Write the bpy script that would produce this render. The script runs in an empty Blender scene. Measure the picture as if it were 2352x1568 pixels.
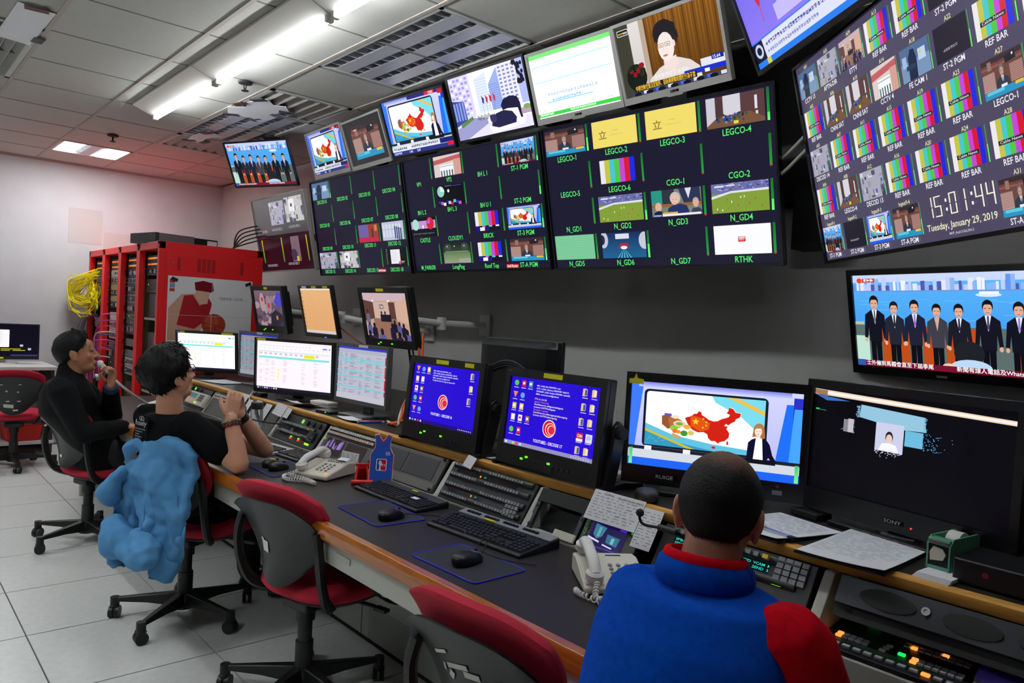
import bpy, bmesh, random
from math import *
from mathutils import Vector as V, Matrix as M
random.seed(7)
S = bpy.context.scene
COL = S.collection
# ------------------------------------------------------------------ camera
cam_d = bpy.data.cameras.new('camera'); cam = bpy.data.objects.new('camera', cam_d); COL.objects.link(cam)
S.camera = cam
cam_d.sensor_width = 36.0; cam_d.lens = 36.0*1705/2352; cam_d.clip_start = .02; cam_d.clip_end = 60
_y, _p, _r = -0.7249, -0.02608, 0.05283
_f = V((cos(_p)*cos(_y), cos(_p)*sin(_y), sin(_p))); _rt = _f.cross(V((0, 0, 1))).normalized(); _u = _rt.cross(_f)
_a = _rt*cos(_r)+_u*sin(_r); _b = _u*cos(_r)-_rt*sin(_r)
cam.matrix_world = M(((_a.x, _b.x, -_f.x, 0), (_a.y, _b.y, -_f.y, 0), (_a.z, _b.z, -_f.z, 1.48), (0, 0, 0, 1)))
# ------------------------------------------------------------------ world, exposure
w = bpy.data.worlds.new('world'); S.world = w; w.use_nodes = True
w.node_tree.nodes['Background'].inputs[0].default_value = (.5, .52, .55, 1)
w.node_tree.nodes['Background'].inputs[1].default_value = .02
S.view_settings.view_transform = 'Standard'; S.view_settings.look = 'None'
S.view_settings.gamma = 1; S.view_settings.use_curve_mapping = False
S.view_settings.exposure = 0.0
TUBE = 62.0        # radiance of the lit fluorescent tubes
TROF = 60.0         # radiance of the lit recessed fitting
AISLE = 100.0       # radiance of the lit louvred fittings over the aisle
SCR = 1.0          # screen brightness
# ------------------------------------------------------------------ helpers
def lin(c):
    return tuple((x/255/12.92 if x <= 10 else ((x/255+.055)/1.055)**2.4) for x in c[:3])
_mats = {}
def mat(name, col, rough=.5, metal=0, var=0, scale=60, bump=0, bscale=300, spec=.5, coat=0, emit=None, es=1, trans=0, alpha=1, ior=1.45, col2=None, stretch=None):
    if name in _mats: return _mats[name]
    m = bpy.data.materials.new(name); m.use_nodes = True; nt = m.node_tree; N = nt.nodes; L = nt.links
    b = N['Principled BSDF']; c = lin(col)+(1,)
    b.inputs['Base Color'].default_value = c; b.inputs['Roughness'].default_value = rough; b.inputs['Metallic'].default_value = metal
    b.inputs['Specular IOR Level'].default_value = spec; b.inputs['Coat Weight'].default_value = coat; b.inputs['Coat Roughness'].default_value = .08
    b.inputs['Transmission Weight'].default_value = trans; b.inputs['Alpha'].default_value = alpha; b.inputs['IOR'].default_value = ior
    if emit: b.inputs['Emission Color'].default_value = lin(emit)+(1,); b.inputs['Emission Strength'].default_value = es
    if var or bump or col2:
        tc = N.new('ShaderNodeTexCoord'); src = tc.outputs['Object']
        if stretch:
            mp = N.new('ShaderNodeMapping'); mp.inputs['Scale'].default_value = stretch; L.new(src, mp.inputs[0]); src = mp.outputs[0]
    if var or col2:
        n = N.new('ShaderNodeTexNoise'); n.inputs['Scale'].default_value = scale; n.inputs['Detail'].default_value = 5; L.new(src, n.inputs[0])
        r = N.new('ShaderNodeValToRGB'); r.color_ramp.elements[0].position = .3; r.color_ramp.elements[1].position = .7
        c2 = lin(col2)+(1,) if col2 else None
        r.color_ramp.elements[0].color = c2 or tuple(x*(1-var) for x in c[:3])+(1,)
        r.color_ramp.elements[1].color = c if c2 else tuple(min(1, x*(1+var)) for x in c[:3])+(1,)
        L.new(n.outputs[0], r.inputs[0]); L.new(r.outputs[0], b.inputs['Base Color'])
    if bump:
        n = N.new('ShaderNodeTexNoise'); n.inputs['Scale'].default_value = bscale; n.inputs['Detail'].default_value = 3; L.new(src, n.inputs[0])
        bp = N.new('ShaderNodeBump'); bp.inputs['Strength'].default_value = bump; bp.inputs['Distance'].default_value = .002
        L.new(n.outputs[0], bp.inputs['Height']); L.new(bp.outputs[0], b.inputs['Normal'])
    _mats[name] = m; return m
def glow(name, col, es=1.0): return mat(name, (10, 10, 10), .4, emit=col, es=es)

class MB:
    def __init__(s): s.v = []; s.f = []
    def add(s, vs, fs):
        o = len(s.v); s.v += [tuple(v) for v in vs]; s.f += [tuple(i+o for i in f) for f in fs]; return s
    def box(s, x0, x1, y0, y1, z0, z1, m=None):
        p = [V((x, y, z)) for z in (z0, z1) for y in (y0, y1) for x in (x0, x1)]
        if m: p = [m @ q for q in p]
        return s.add(p, [(0, 2, 3, 1), (4, 5, 7, 6), (0, 1, 5, 4), (2, 6, 7, 3), (0, 4, 6, 2), (1, 3, 7, 5)])
    def cb(s, c, d, m=None): return s.box(c[0]-d[0]/2, c[0]+d[0]/2, c[1]-d[1]/2, c[1]+d[1]/2, c[2]-d[2]/2, c[2]+d[2]/2, m)
    def tube(s, pts, r, n=8, cap=True, flat=None):
        pts = [V(p) for p in pts]; k = len(pts); R = r if isinstance(r, (list, tuple)) else [r]*k
        T = [(pts[min(i+1, k-1)]-pts[max(i-1, 0)]).normalized() for i in range(k)]
        a = T[0].orthogonal().normalized() if abs(T[0].z) > .9 else T[0].cross(V((0, 0, 1))).normalized()
        o = len(s.v)
        for i in range(k):
            a = (a-T[i]*a.dot(T[i])).normalized(); b = T[i].cross(a)
            for j in range(n):
                t = 2*pi*j/n; s.v.append(tuple(pts[i]+(a*cos(t)+b*sin(t)*(flat or 1))*R[i]))
        for i in range(k-1):
            for j in range(n):
                q = (j+1) % n; s.f.append((o+i*n+j, o+i*n+q, o+i*n+n+q, o+i*n+n+j))
        if cap: s.f.append(tuple(o+j for j in range(n))[::-1]); s.f.append(tuple(o+(k-1)*n+j for j in range(n)))
        return s
    def cyl(s, p0, p1, r, n=12, r2=None): return s.tube([p0, p1], [r, r if r2 is None else r2], n)
    def lathe(s, prof, n=16, c=(0, 0, 0), m=None):
        vs = [V((c[0]+r*cos(2*pi*j/n), c[1]+r*sin(2*pi*j/n), c[2]+z)) for r, z in prof for j in range(n)]
        if m: vs = [m @ q for q in vs]
        k = len(prof)
        return s.add(vs, [(i*n+j, i*n+(j+1) % n, i*n+n+(j+1) % n, i*n+n+j) for i in range(k-1) for j in range(n)]+[tuple(range(n))[::-1], tuple((k-1)*n+j for j in range(n))])
    def prism(s, out, d0, d1, ax='y'):
        n = len(out)
        def P(a, b, d): return (a, d, b) if ax == 'y' else ((a, b, d) if ax == 'z' else (d, a, b))
        vs = [P(a, b, d0) for a, b in out]+[P(a, b, d1) for a, b in out]
        return s.add(vs, [tuple(range(n))[::-1], tuple(range(n, 2*n))]+[(i, (i+1) % n, n+(i+1) % n, n+i) for i in range(n)])
    def ell(s, c, r, n=14, k=8, m=None):
        vs = []; fs = []
        for i in range(1, k):
            for j in range(n):
                t = pi*i/k; p = 2*pi*j/n; vs.append(V((r[0]*sin(t)*cos(p), r[1]*sin(t)*sin(p), r[2]*cos(t))))
        vs += [V((0, 0, r[2])), V((0, 0, -r[2]))]
        if m: vs = [m @ q for q in vs]
        vs = [q+V(c) for q in vs]; T = len(vs)-2
        for i in range(k-2):
            for j in range(n): fs.append((i*n+j, i*n+n+j, i*n+n+(j+1) % n, i*n+(j+1) % n))
        for j in range(n): fs.append((T, j, (j+1) % n)); fs.append((T+1, (k-2)*n+(j+1) % n, (k-2)*n+j))
        return s.add(vs, fs)
    def loft(s, rings, n=16):
        o = len(s.v); k = len(rings)
        for c, a, b in rings:
            c, a, b = V(c), V(a), V(b)
            for j in range(n):
                t = 2*pi*j/n; s.v.append(tuple(c+a*cos(t)+b*sin(t)))
        for i in range(k-1):
            for j in range(n):
                q = (j+1) % n; s.f.append((o+i*n+j, o+i*n+q, o+i*n+n+q, o+i*n+n+j))
        s.f.append(tuple(o+j for j in range(n))[::-1]); s.f.append(tuple(o+(k-1)*n+j for j in range(n)))
        return s
    def cap(s, p0, p1, r0, r1, n=12):
        p0, p1 = V(p0), V(p1); d = (p1-p0).normalized()
        pts = [p0-d*r0, p0-d*r0*.7, p0, p0.lerp(p1, .5), p1, p1+d*r1*.7, p1+d*r1]
        return s.tube(pts, [r0*.15, r0*.72, r0, (r0+r1)/2, r1, r1*.72, r1*.15], n)
    def sheet(s, fn, nu, nv, th):
        # fn(u,v)->(point, normal); closed slab of thickness th behind the surface
        P = [[fn(i/nu, j/nv) for i in range(nu+1)] for j in range(nv+1)]; w_ = nu+1; T = w_*(nv+1)
        vs = [V(p) for r in P for p, n in r]+[V(p)-V(n)*th for r in P for p, n in r]
        fs = []
        for j in range(nv):
            for i in range(nu):
                a = j*w_+i; fs.append((a, a+1, a+w_+1, a+w_)); fs.append((T+a, T+a+w_, T+a+w_+1, T+a+1))
        for i in range(nu):
            a = i; fs.append((a, T+a, T+a+1, a+1)); a = nv*w_+i; fs.append((a, a+1, T+a+1, T+a))
        for j in range(nv):
            a = j*w_; fs.append((a, a+w_, T+a+w_, T+a)); a = j*w_+nu; fs.append((a, T+a, T+a+w_, a+w_))
        return s.add(vs, fs)
def mesh(mb, name='mesh', sm=35):
    me = bpy.data.meshes.new(name); me.from_pydata(mb.v, [], mb.f); me.validate(); me.update()
    bm = bmesh.new(); bm.from_mesh(me); bmesh.ops.recalc_face_normals(bm, faces=bm.faces); bm.to_mesh(me); bm.free()
    if sm: me.shade_smooth(); me.set_sharp_from_angle(angle=radians(sm))
    return me
def obj(name, mb, m, parent=None, loc=(0, 0, 0), rot=(0, 0, 0), bev=0, sm=35, seg=2, label=None):
    me = mb if isinstance(mb, bpy.types.Mesh) else mesh(mb, name, sm)
    if m and not me.materials: me.materials.append(m)
    o = bpy.data.objects.new(name, me); COL.objects.link(o); o.parent = parent; o.location = loc; o.rotation_euler = rot
    if bev:
        b = o.modifiers.new('bevel', 'BEVEL'); b.width = bev; b.segments = seg; b.limit_method = 'ANGLE'; b.angle_limit = radians(40)
        b.harden_normals = False
    if label: o['label'] = label
    return o
def tag(o, label, cat, group=None):
    o['label'] = label; o['category'] = cat
    if group: o['group'] = group
    return o
def thing(name, label, cat, loc=(0, 0, 0), rot=(0, 0, 0), group=None):
    o = bpy.data.objects.new(name, None); COL.objects.link(o); o.location = loc; o.rotation_euler = rot; o.empty_display_size = .05
    return tag(o, label, cat, group)
def struct(o): o['kind'] = 'structure'; return o
def dup(root, loc, rot, label=None, group=None):
    r = root.copy(); COL.objects.link(r); r.location = loc; r.rotation_euler = rot
    if label: r['label'] = label
    if group: r['group'] = group
    def rec(a, b):
        for ch in a.children:
            c = ch.copy(); COL.objects.link(c); c.parent = b; rec(ch, c)
    rec(root, r)
    return r
B = lambda *a: MB().box(*a)
def bez(ps, n=24):
    # Catmull-Rom through points
    ps = [V(p) for p in ps]; out = []
    k = len(ps)-1; per = max(2, n//k)
    for i in range(k):
        a = ps[max(i-1, 0)]; b = ps[i]; c = ps[i+1]; d = ps[min(i+2, k)]
        for j in range(per):
            t = j/per; out.append(.5*((2*b)+(c-a)*t+(2*a-5*b+4*c-d)*t*t+(3*b-a-3*c+d)*t**3))
    out.append(ps[-1]); return out
ORD = ['first', 'second', 'third', 'fourth', 'fifth', 'sixth', 'seventh', 'eighth', 'ninth', 'tenth', 'eleventh', 'twelfth', 'thirteenth', 'fourteenth', 'fifteenth', 'sixteenth', 'seventeenth', 'eighteenth', 'nineteenth', 'twentieth']
# ------------------------------------------------------------------ common materials
BLK = mat('black_plastic', (22, 22, 24), .38)
BLKM = mat('black_matte', (20, 20, 21), .65)
DGR = mat('dark_grey_plastic', (52, 53, 56), .5)
GRY = mat('grey_plastic', (120, 121, 122), .45)
SILV = mat('silver_plastic', (150, 152, 153), .35, metal=.4)
LGR = mat('light_grey_metal', (176, 178, 174), .45)
WHT = mat('white_plastic', (226, 224, 216), .4)
CREAM = mat('cream_plastic', (214, 209, 192), .42)
PAPER = mat('paper', (236, 237, 240), .8)
YLW = mat('yellow_label', (222, 214, 30), .6)
CHROME = mat('chrome', (190, 190, 190), .2, metal=1)
RED = mat('red_paint', (226, 24, 28), .42, bump=.05)
WOOD = mat('wood_trim', (172, 98, 28), .28, var=.25, scale=9, stretch=(1, 14, 14), coat=.3)
LAMTOP = mat('grey_laminate', (44, 41, 37), .42, var=.06, scale=40, bump=.04, bscale=900, spec=.3)
BEIGE = mat('beige_paint', (186, 188, 178), .55)
# ================================================================== room
X0, X1, Y0, Y1, HC = -3.6, 8.79, -3.16, 4.2, 2.875
TILE = mat('floor_tile', (196, 197, 193), .36, var=.05, scale=30, bump=.03, bscale=500)
GAP = mat('floor_joint', (40, 40, 38), .8)
WALLP = mat('wall_paint', (194, 194, 196), .85, var=.03, scale=6, bump=.15, bscale=120)
CEILT = mat('ceiling_tile', (176, 175, 168), .9, var=.03, scale=50, bump=.2, bscale=160)
RUN = mat('ceiling_runner', (168, 158, 150), .7)
floor = struct(obj('floor', B(X0-.1, X1+.1, Y0-.1, Y1+.1, -.1, -.008), GAP))
tm = mesh(B(-.3015, .3015, -.2955, .2955, -.008, 0), 'floor_tile'); tm.materials.append(TILE)
nx = [3.15+.61*i for i in range(-11, 10)]
for x in nx:
    for k in range(-8, 6):
        y = -.59-.597*k
        a, b = x+.305, y-.2985
        if a > X1-.25 or b < Y0+.25 or a < X0+.3 or b > Y1-.3: continue
        o = obj('floor_tile', tm, None, floor, (a, b, 0)); 
walls = {}
walls['wall_far'] = struct(obj('wall_far', B(X1, X1+.12, Y0-.1, Y1+.1, -.1, HC+.2), WALLP))
walls['wall_screens'] = struct(obj('wall_screens', B(X0-.1, X1+.1, Y0-.12, Y0, -.1, HC+.2), mat('grey_wall_paint', (172, 172, 168), .85, var=.03, scale=6, bump=.15, bscale=120)))
struct(obj('wall_left', B(X0-.1, X1+.1, Y1, Y1+.12, -.1, HC+.2), WALLP))
struct(obj('wall_near', B(X0-.12, X0, Y0-.1, Y1+.1, -.1, HC+.2), WALLP))
# faint patched rectangles on the far wall
PATCH = mat('wall_patch', (190, 184, 180), .9)
obj('wall_patch', B(X1-.003, X1, -1.93, -1.62, 2.06, 2.42), PATCH, walls['wall_far'])
obj('wall_patch', B(X1-.003, X1, -2.25, -1.95, 2.02, 2.2), PATCH, walls['wall_far'])
ceil = struct(obj('ceiling', B(X0-.1, X1+.1, Y0-.1, Y1+.1, HC+.11, HC+.2), mat('ceiling_void', (60, 60, 58), .9)))
ct = mesh(B(-.293, .293, -.293, .293, HC-.004, HC+.011), 'ceiling_tile'); ct.materials.append(CEILT)
CX = [3.97+.603*i for i in range(-12, 9)]; CY = [-1.915+.6*i for i in range(-2, 10)]
# fittings take the place of tiles: (i,j) cells
skip = set()
def cell(i, j): return (CX[i]+.3, CY[j]-.3)
TROFF = [('lit', 7.62, -1.63), ('dark', 5.62, -2.22), ('dark', 3.2, -2.22), ('dark', 4.65, -.42)]
LIT_T = (7.59, 8.19, -1.915, -.715)
def inrect(a, b, r): return r[0]-.05 < a < r[1]+.05 and r[2]-.05 < b < r[3]+.05
HOLES = []
def holes():
    # x0,x1,y0,y1 snapped to the grid
    g = lambda v, c: min(c, key=lambda q: abs(q-v))
    for r in [(7.59, 8.19, -1.915, -1.315), (5.18, 6.38, -2.515, -1.915), (2.76, 3.97, -2.515, -1.915), (4.57, 5.18, -2.515, -1.915), (6.38, 6.98, -1.915, -2.515), (4.57, 5.78, -.715, -.115), (3.37, 3.97, -.715, -.115), (1.56, 2.16, .485, 1.085), (3.37, 3.97, .485, 1.085), (5.18, 5.78, .485, 1.085), (6.98, 7.59, .485, 1.085)]:
        HOLES.append((g(r[0], CX), g(r[1], CX), g(min(r[2:]), CY), g(max(r[2:]), CY)))
holes()
for x in CX:
    for y in CY:
        a, b = x+.3015, y-.3
        if a > X1 or a < X0+.2 or b > Y1 or b < Y0: continue
        if any(r[0] < a < r[1] and r[2] < b < r[3] for r in HOLES): continue
        obj('ceiling_tile', ct, None, ceil, (a, b, 0))
for y in CY:
    if Y0 < y < Y1: obj('ceiling_runner', B(X0, X1, y-.011, y+.011, HC-.009, HC+.011), RUN, ceil)
for x in CX:
    if X0 < x < X1: obj('ceiling_cross_tee', B(x-.005, x+.005, Y0, Y1, HC-.0055, HC+.011), mat('cross_tee', (120, 118, 112), .8), ceil)
# edge fill
obj('ceiling_tile', B(8.2, X1, Y0, Y1, HC-.003, HC+.011), CEILT, ceil)
obj('ceiling_tile', B(X0, X1, Y0, -2.53, HC-.003, HC+.011), CEILT, ceil)
struct(obj('trim_1', B(X1-.02, X1, Y0, Y1, HC-.025, HC-.003), RUN))
# ---- recessed louvre light fittings
LOUV = mat('louvre_aluminium', (196, 196, 200), .35, metal=.25)
def troffer(r, label, lit=(), nb=3, deep=.07):
    x0, x1, y0, y1 = r; t = thing('recessed_light', label, 'light', ((x0+x1)/2, (y0+y1)/2, HC))
    w_, d_ = (x1-x0)/2-.014, (y1-y0)/2-.014
    fr = MB()
    for a, b, c, d in ((-w_, w_, -d_, -d_+.02), (-w_, w_, d_-.02, d_), (-w_, -w_+.02, -d_, d_), (w_-.02, w_, -d_, d_)): fr.box(a, b, c, d, -.008, .012)
    obj('frame', fr, LGR, t)
    obj('reflector', MB().box(-w_, w_, -d_, d_, deep, deep+.01).box(-w_, w_, -d_, -d_+.004, 0, deep).box(-w_, w_, d_-.004, d_, 0, deep).box(-w_, -w_+.004, -d_, d_, 0, deep).box(w_-.004, w_, -d_, d_, 0, deep), mat('reflector', (170, 170, 178), .4, metal=.2), t)
    n = int(2*w_/.085)
    lm = mesh(B(-.0025, .0025, -d_+.02, d_-.02, 0, .045), 'blade'); lm.materials.append(LOUV)
    for i in range(1, n): obj('blade', lm, None, t, (-w_+2*w_*i/n, 0, 0), (0, .25, 0))
    for i in range(1, nb+1):
        y = -d_+2*d_*i/(nb+1)
        obj('spine', MB().prism([(y-.045, -.002), (y+.045, -.002), (y+.012, .045), (y-.012, .045)], -w_+.02, w_-.02, 'x'), LOUV, t)
    for a, b in lit:
        obj('lit_tube_bay', B(-w_+.02, w_-.02, a, b, -.004, .004), glow('troffer_glow', (250, 251, 255), TROF), t, label='bright lit diffuser')
    return t
troffer(HOLES[0], 'recessed ceiling light with two lit white bays above red racks', [(-.25, -.1), (.1, .25)])
troffer(HOLES[1], 'unlit louvred ceiling light above the line-up television', nb=3)
troffer(HOLES[2], 'unlit louvred ceiling light above the street scene television', nb=3)
def lit_troffer(r, label):
    x0, x1, y0, y1 = r; t = thing('recessed_light', label, 'light', ((x0+x1)/2, (y0+y1)/2, HC)); w_, d_ = (x1-x0)/2-.014, (y1-y0)/2-.014
    fr = MB()
    for a, b, c, d in ((-w_, w_, -d_, -d_+.02), (-w_, w_, d_-.02, d_), (-w_, -w_+.02, -d_, d_), (w_-.02, w_, -d_, d_)): fr.box(a, b, c, d, -.008, .1)
    obj('frame', fr, LGR, t); obj('lit_panel', B(-w_+.02, w_-.02, -d_+.02, d_-.02, .1, .104), glow('aisle_glow', (246, 251, 255), AISLE), t)
    for i in range(1, 5): y = -d_+2*d_*i/5; obj('spine', B(-w_+.02, w_-.02, y-.003, y+.003, 0, .09), LOUV, t); x = -w_+2*w_*i/5; obj('blade', B(x-.003, x+.003, -d_+.02, d_-.02, 0, .09), LOUV, t)
for k_, l_ in enumerate(('by the camera', 'above the empty chairs', 'above the hoodie', 'towards the far table')): lit_troffer(HOLES[7+k_], 'lit louvred ceiling light over the aisle '+l_)
# slotted air vents, partly papered over
def vent(r, label, n=6, name='air_vent'):
    x0, x1, y0, y1 = r; t = thing(name, label, 'vent', ((x0+x1)/2, (y0+y1)/2, HC)); w_, d_ = (x1-x0)/2-.014, (y1-y0)/2-.014
    fr = MB()
    for a, b, c, d in ((-w_, w_, -d_, -d_+.03), (-w_, w_, d_-.03, d_), (-w_, -w_+.03, -d_, d_), (w_-.03, w_, -d_, d_)): fr.box(a, b, c, d, -.01, .01)
    obj('frame', fr, LGR, t); obj('duct', B(-w_+.01, w_-.01, -d_+.01, d_-.01, .03, .04), BLKM, t)
    for i in range(n):
        y = -d_+.03+(2*d_-.06)*(i+.5)/n
        obj('slat', MB().prism([(y-.028, -.012), (y-.022, -.014), (y+.024, .02), (y+.018, .022)], -w_+.03, w_-.03, 'x'), mat('vent_slat', (140, 138, 132), .6), t)
    return t
vent(HOLES[3], 'slotted ceiling air vent under torn white paper patch')
vent(HOLES[4], 'slotted ceiling air vent beside the unlit light over the racks')
vent(HOLES[5], 'long louvred ceiling grille with torn paper strip', 10)
vent(HOLES[6], 'square ceiling grille with angled grey slats', 7)
def torn(x, y, sc, label, pts, tapes):
    t = thing('torn_paper', label, 'paper', (x, y, HC-.012))
    obj('sheet', MB().prism([(a*sc, b*sc) for a, b in pts], -.006, -.003, 'z'), PAPER, t, rot=(.02, .015, 0))
    for a, b, r, cw in tapes:
        obj('tape', MB().prism([(-.05, -.025), (.05, -.03), (.055, .022), (-.045, .028)], -.012, -.006, 'z'), mat('tape_%d' % cw, [(52, 54, 58), (84, 56, 52)][cw], .5), t, (a*sc, b*sc, 0), (0, 0, r))
torn(5.1, -2.06, 1, 'torn white paper taped over the ceiling vent above the grey televisions', [(-.28, .05), (-.1, .12), (.02, .08), (.12, .17), (.3, .1), (.25, -.05), (.3, -.13), (.1, -.17), (.06, -.1), (-.12, -.17), (-.22, -.1), (-.18, -.03)], [(-.24, .1, .6, 0), (-.05, .15, .3, 1), (.28, .08, 1.1, 0), (.27, -.1, .4, 0), (-.1, -.16, 1.3, 0)])
torn(6.32, -2.1, .8, 'small torn white paper taped beside the far ceiling vent', [(-.3, .05), (.0, .1), (.3, .07), (.28, -.08), (.05, -.04), (-.2, -.12)], [(-.25, .05, .4, 1), (.25, .05, 1, 0), (.2, -.08, .2, 0)])
torn(4.55, -.62, 1, 'white paper strip taped along the long ceiling grille', [(-.3, .08), (.3, .1), (.32, -.06), (-.28, -.08)], [(-.3, 0, 1.5, 1), (.2, -.08, .1, 0)])
# sprinklers
for x, y, l in ((6.95, -1.58, 'ceiling sprinkler head beside the lit recessed light'), (4.58, -1.76, 'ceiling sprinkler head beside the long fluorescent fitting')):
    t = thing('sprinkler', l, 'sprinkler', (x, y, HC))
    obj('escutcheon', MB().lathe([(.045, -.012), (.04, -.022), (.012, -.024)], 16), BLKM, t)
    obj('yoke', MB().tube([(.012, 0, -.02), (.018, 0, -.04), (.005, 0, -.06)], .004, 6).tube([(-.012, 0, -.02), (-.018, 0, -.04), (-.005, 0, -.06)], .004, 6), BLKM, t)
    obj('deflector', MB().lathe([(.022, -.066), (.022, -.062), (.006, -.058)], 14), BLKM, t)
# ---- fluorescent battens
TUBEM = glow('tube_glow', (246, 251, 255), TUBE)
BAT = mat('batten_white', (206, 204, 196), .45)
def batten(x0, x1, y, label, segs, z=HC-.01):
    t = thing('fluorescent_batten', label, 'light', ((x0+x1)/2, y, z))
    h = (x1-x0)/2
    prof = [(.075, 0), (.075, -.02), (.03, -.058), (-.075, -.02), (-.09, -.035), (-.09, 0)]
    for i, (a, b) in enumerate(segs):
        a -= (x0+x1)/2; b -= (x0+x1)/2
        obj('housing', MB().prism([(p, q) for p, q in ((-.09, 0), (-.09, -.05), (-.045, -.062), (.085, -.012), (.085, 0))], a+.004, b-.004, 'x'), BAT, t)
        obj('tube', MB().cyl((a+.06, -.065, -.072), (b-.06, -.065, -.072), .0135, 12), TUBEM, t, label='lit white fluorescent tube')
        for q in (a+.03, b-.03): obj('lamp_holder', MB().cb((q, -.06, -.066), (.03, .035, .045)), WHT, t, bev=.004)
    return t
batten(-.4, 5.72, -1.50, 'long white fluorescent batten with lit tubes over the desk', [(4.5, 5.72), (3.08, 4.5), (1.68, 3.08), (.3, 1.68)])

# ================================================================== flat pictures for screens: polygons carrying their own colour
def scr_mat():
    m = bpy.data.materials.new('screen_picture'); m.use_nodes = True; nt = m.node_tree; b = nt.nodes['Principled BSDF']
    b.inputs['Base Color'].default_value = (.004, .004, .005, 1); b.inputs['Roughness'].default_value = .18; b.inputs['Specular IOR Level'].default_value = .15
    a = nt.nodes.new('ShaderNodeAttribute'); a.attribute_name = 'Col'
    nt.links.new(a.outputs['Color'], b.inputs['Emission Color']); b.inputs['Emission Strength'].default_value = SCR
    return m
def print_mat():
    m = bpy.data.materials.new('flat_print'); m.use_nodes = True; nt = m.node_tree; b = nt.nodes['Principled BSDF']
    b.inputs['Roughness'].default_value = .75; b.inputs['Specular IOR Level'].default_value = .12
    a = nt.nodes.new('ShaderNodeAttribute'); a.attribute_name = 'Col'; nt.links.new(a.outputs['Color'], b.inputs['Base Color'])
    return m
SCRM = scr_mat(); PRINT = print_mat()
_tx = {}
def textgeo(s):
    if s in _tx: return _tx[s]
    c = bpy.data.curves.new('text', 'FONT'); c.body = s; c.resolution_u = 2; c.size = 1; c.offset = .012; c.fill_mode = 'FRONT'
    o = bpy.data.objects.new('text', c); COL.objects.link(o)
    dg = bpy.context.evaluated_depsgraph_get()
    me = bpy.data.meshes.new_from_object(o.evaluated_get(dg))
    vs = [(v.co.x, v.co.y) for v in me.vertices]; fs = [tuple(p.vertices) for p in me.polygons]
    bpy.data.objects.remove(o); bpy.data.curves.remove(c); bpy.data.meshes.remove(me)
    w = max([v[0] for v in vs], default=0)
    _tx[s] = (vs, fs, w); return _tx[s]
_tq = []
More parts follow.
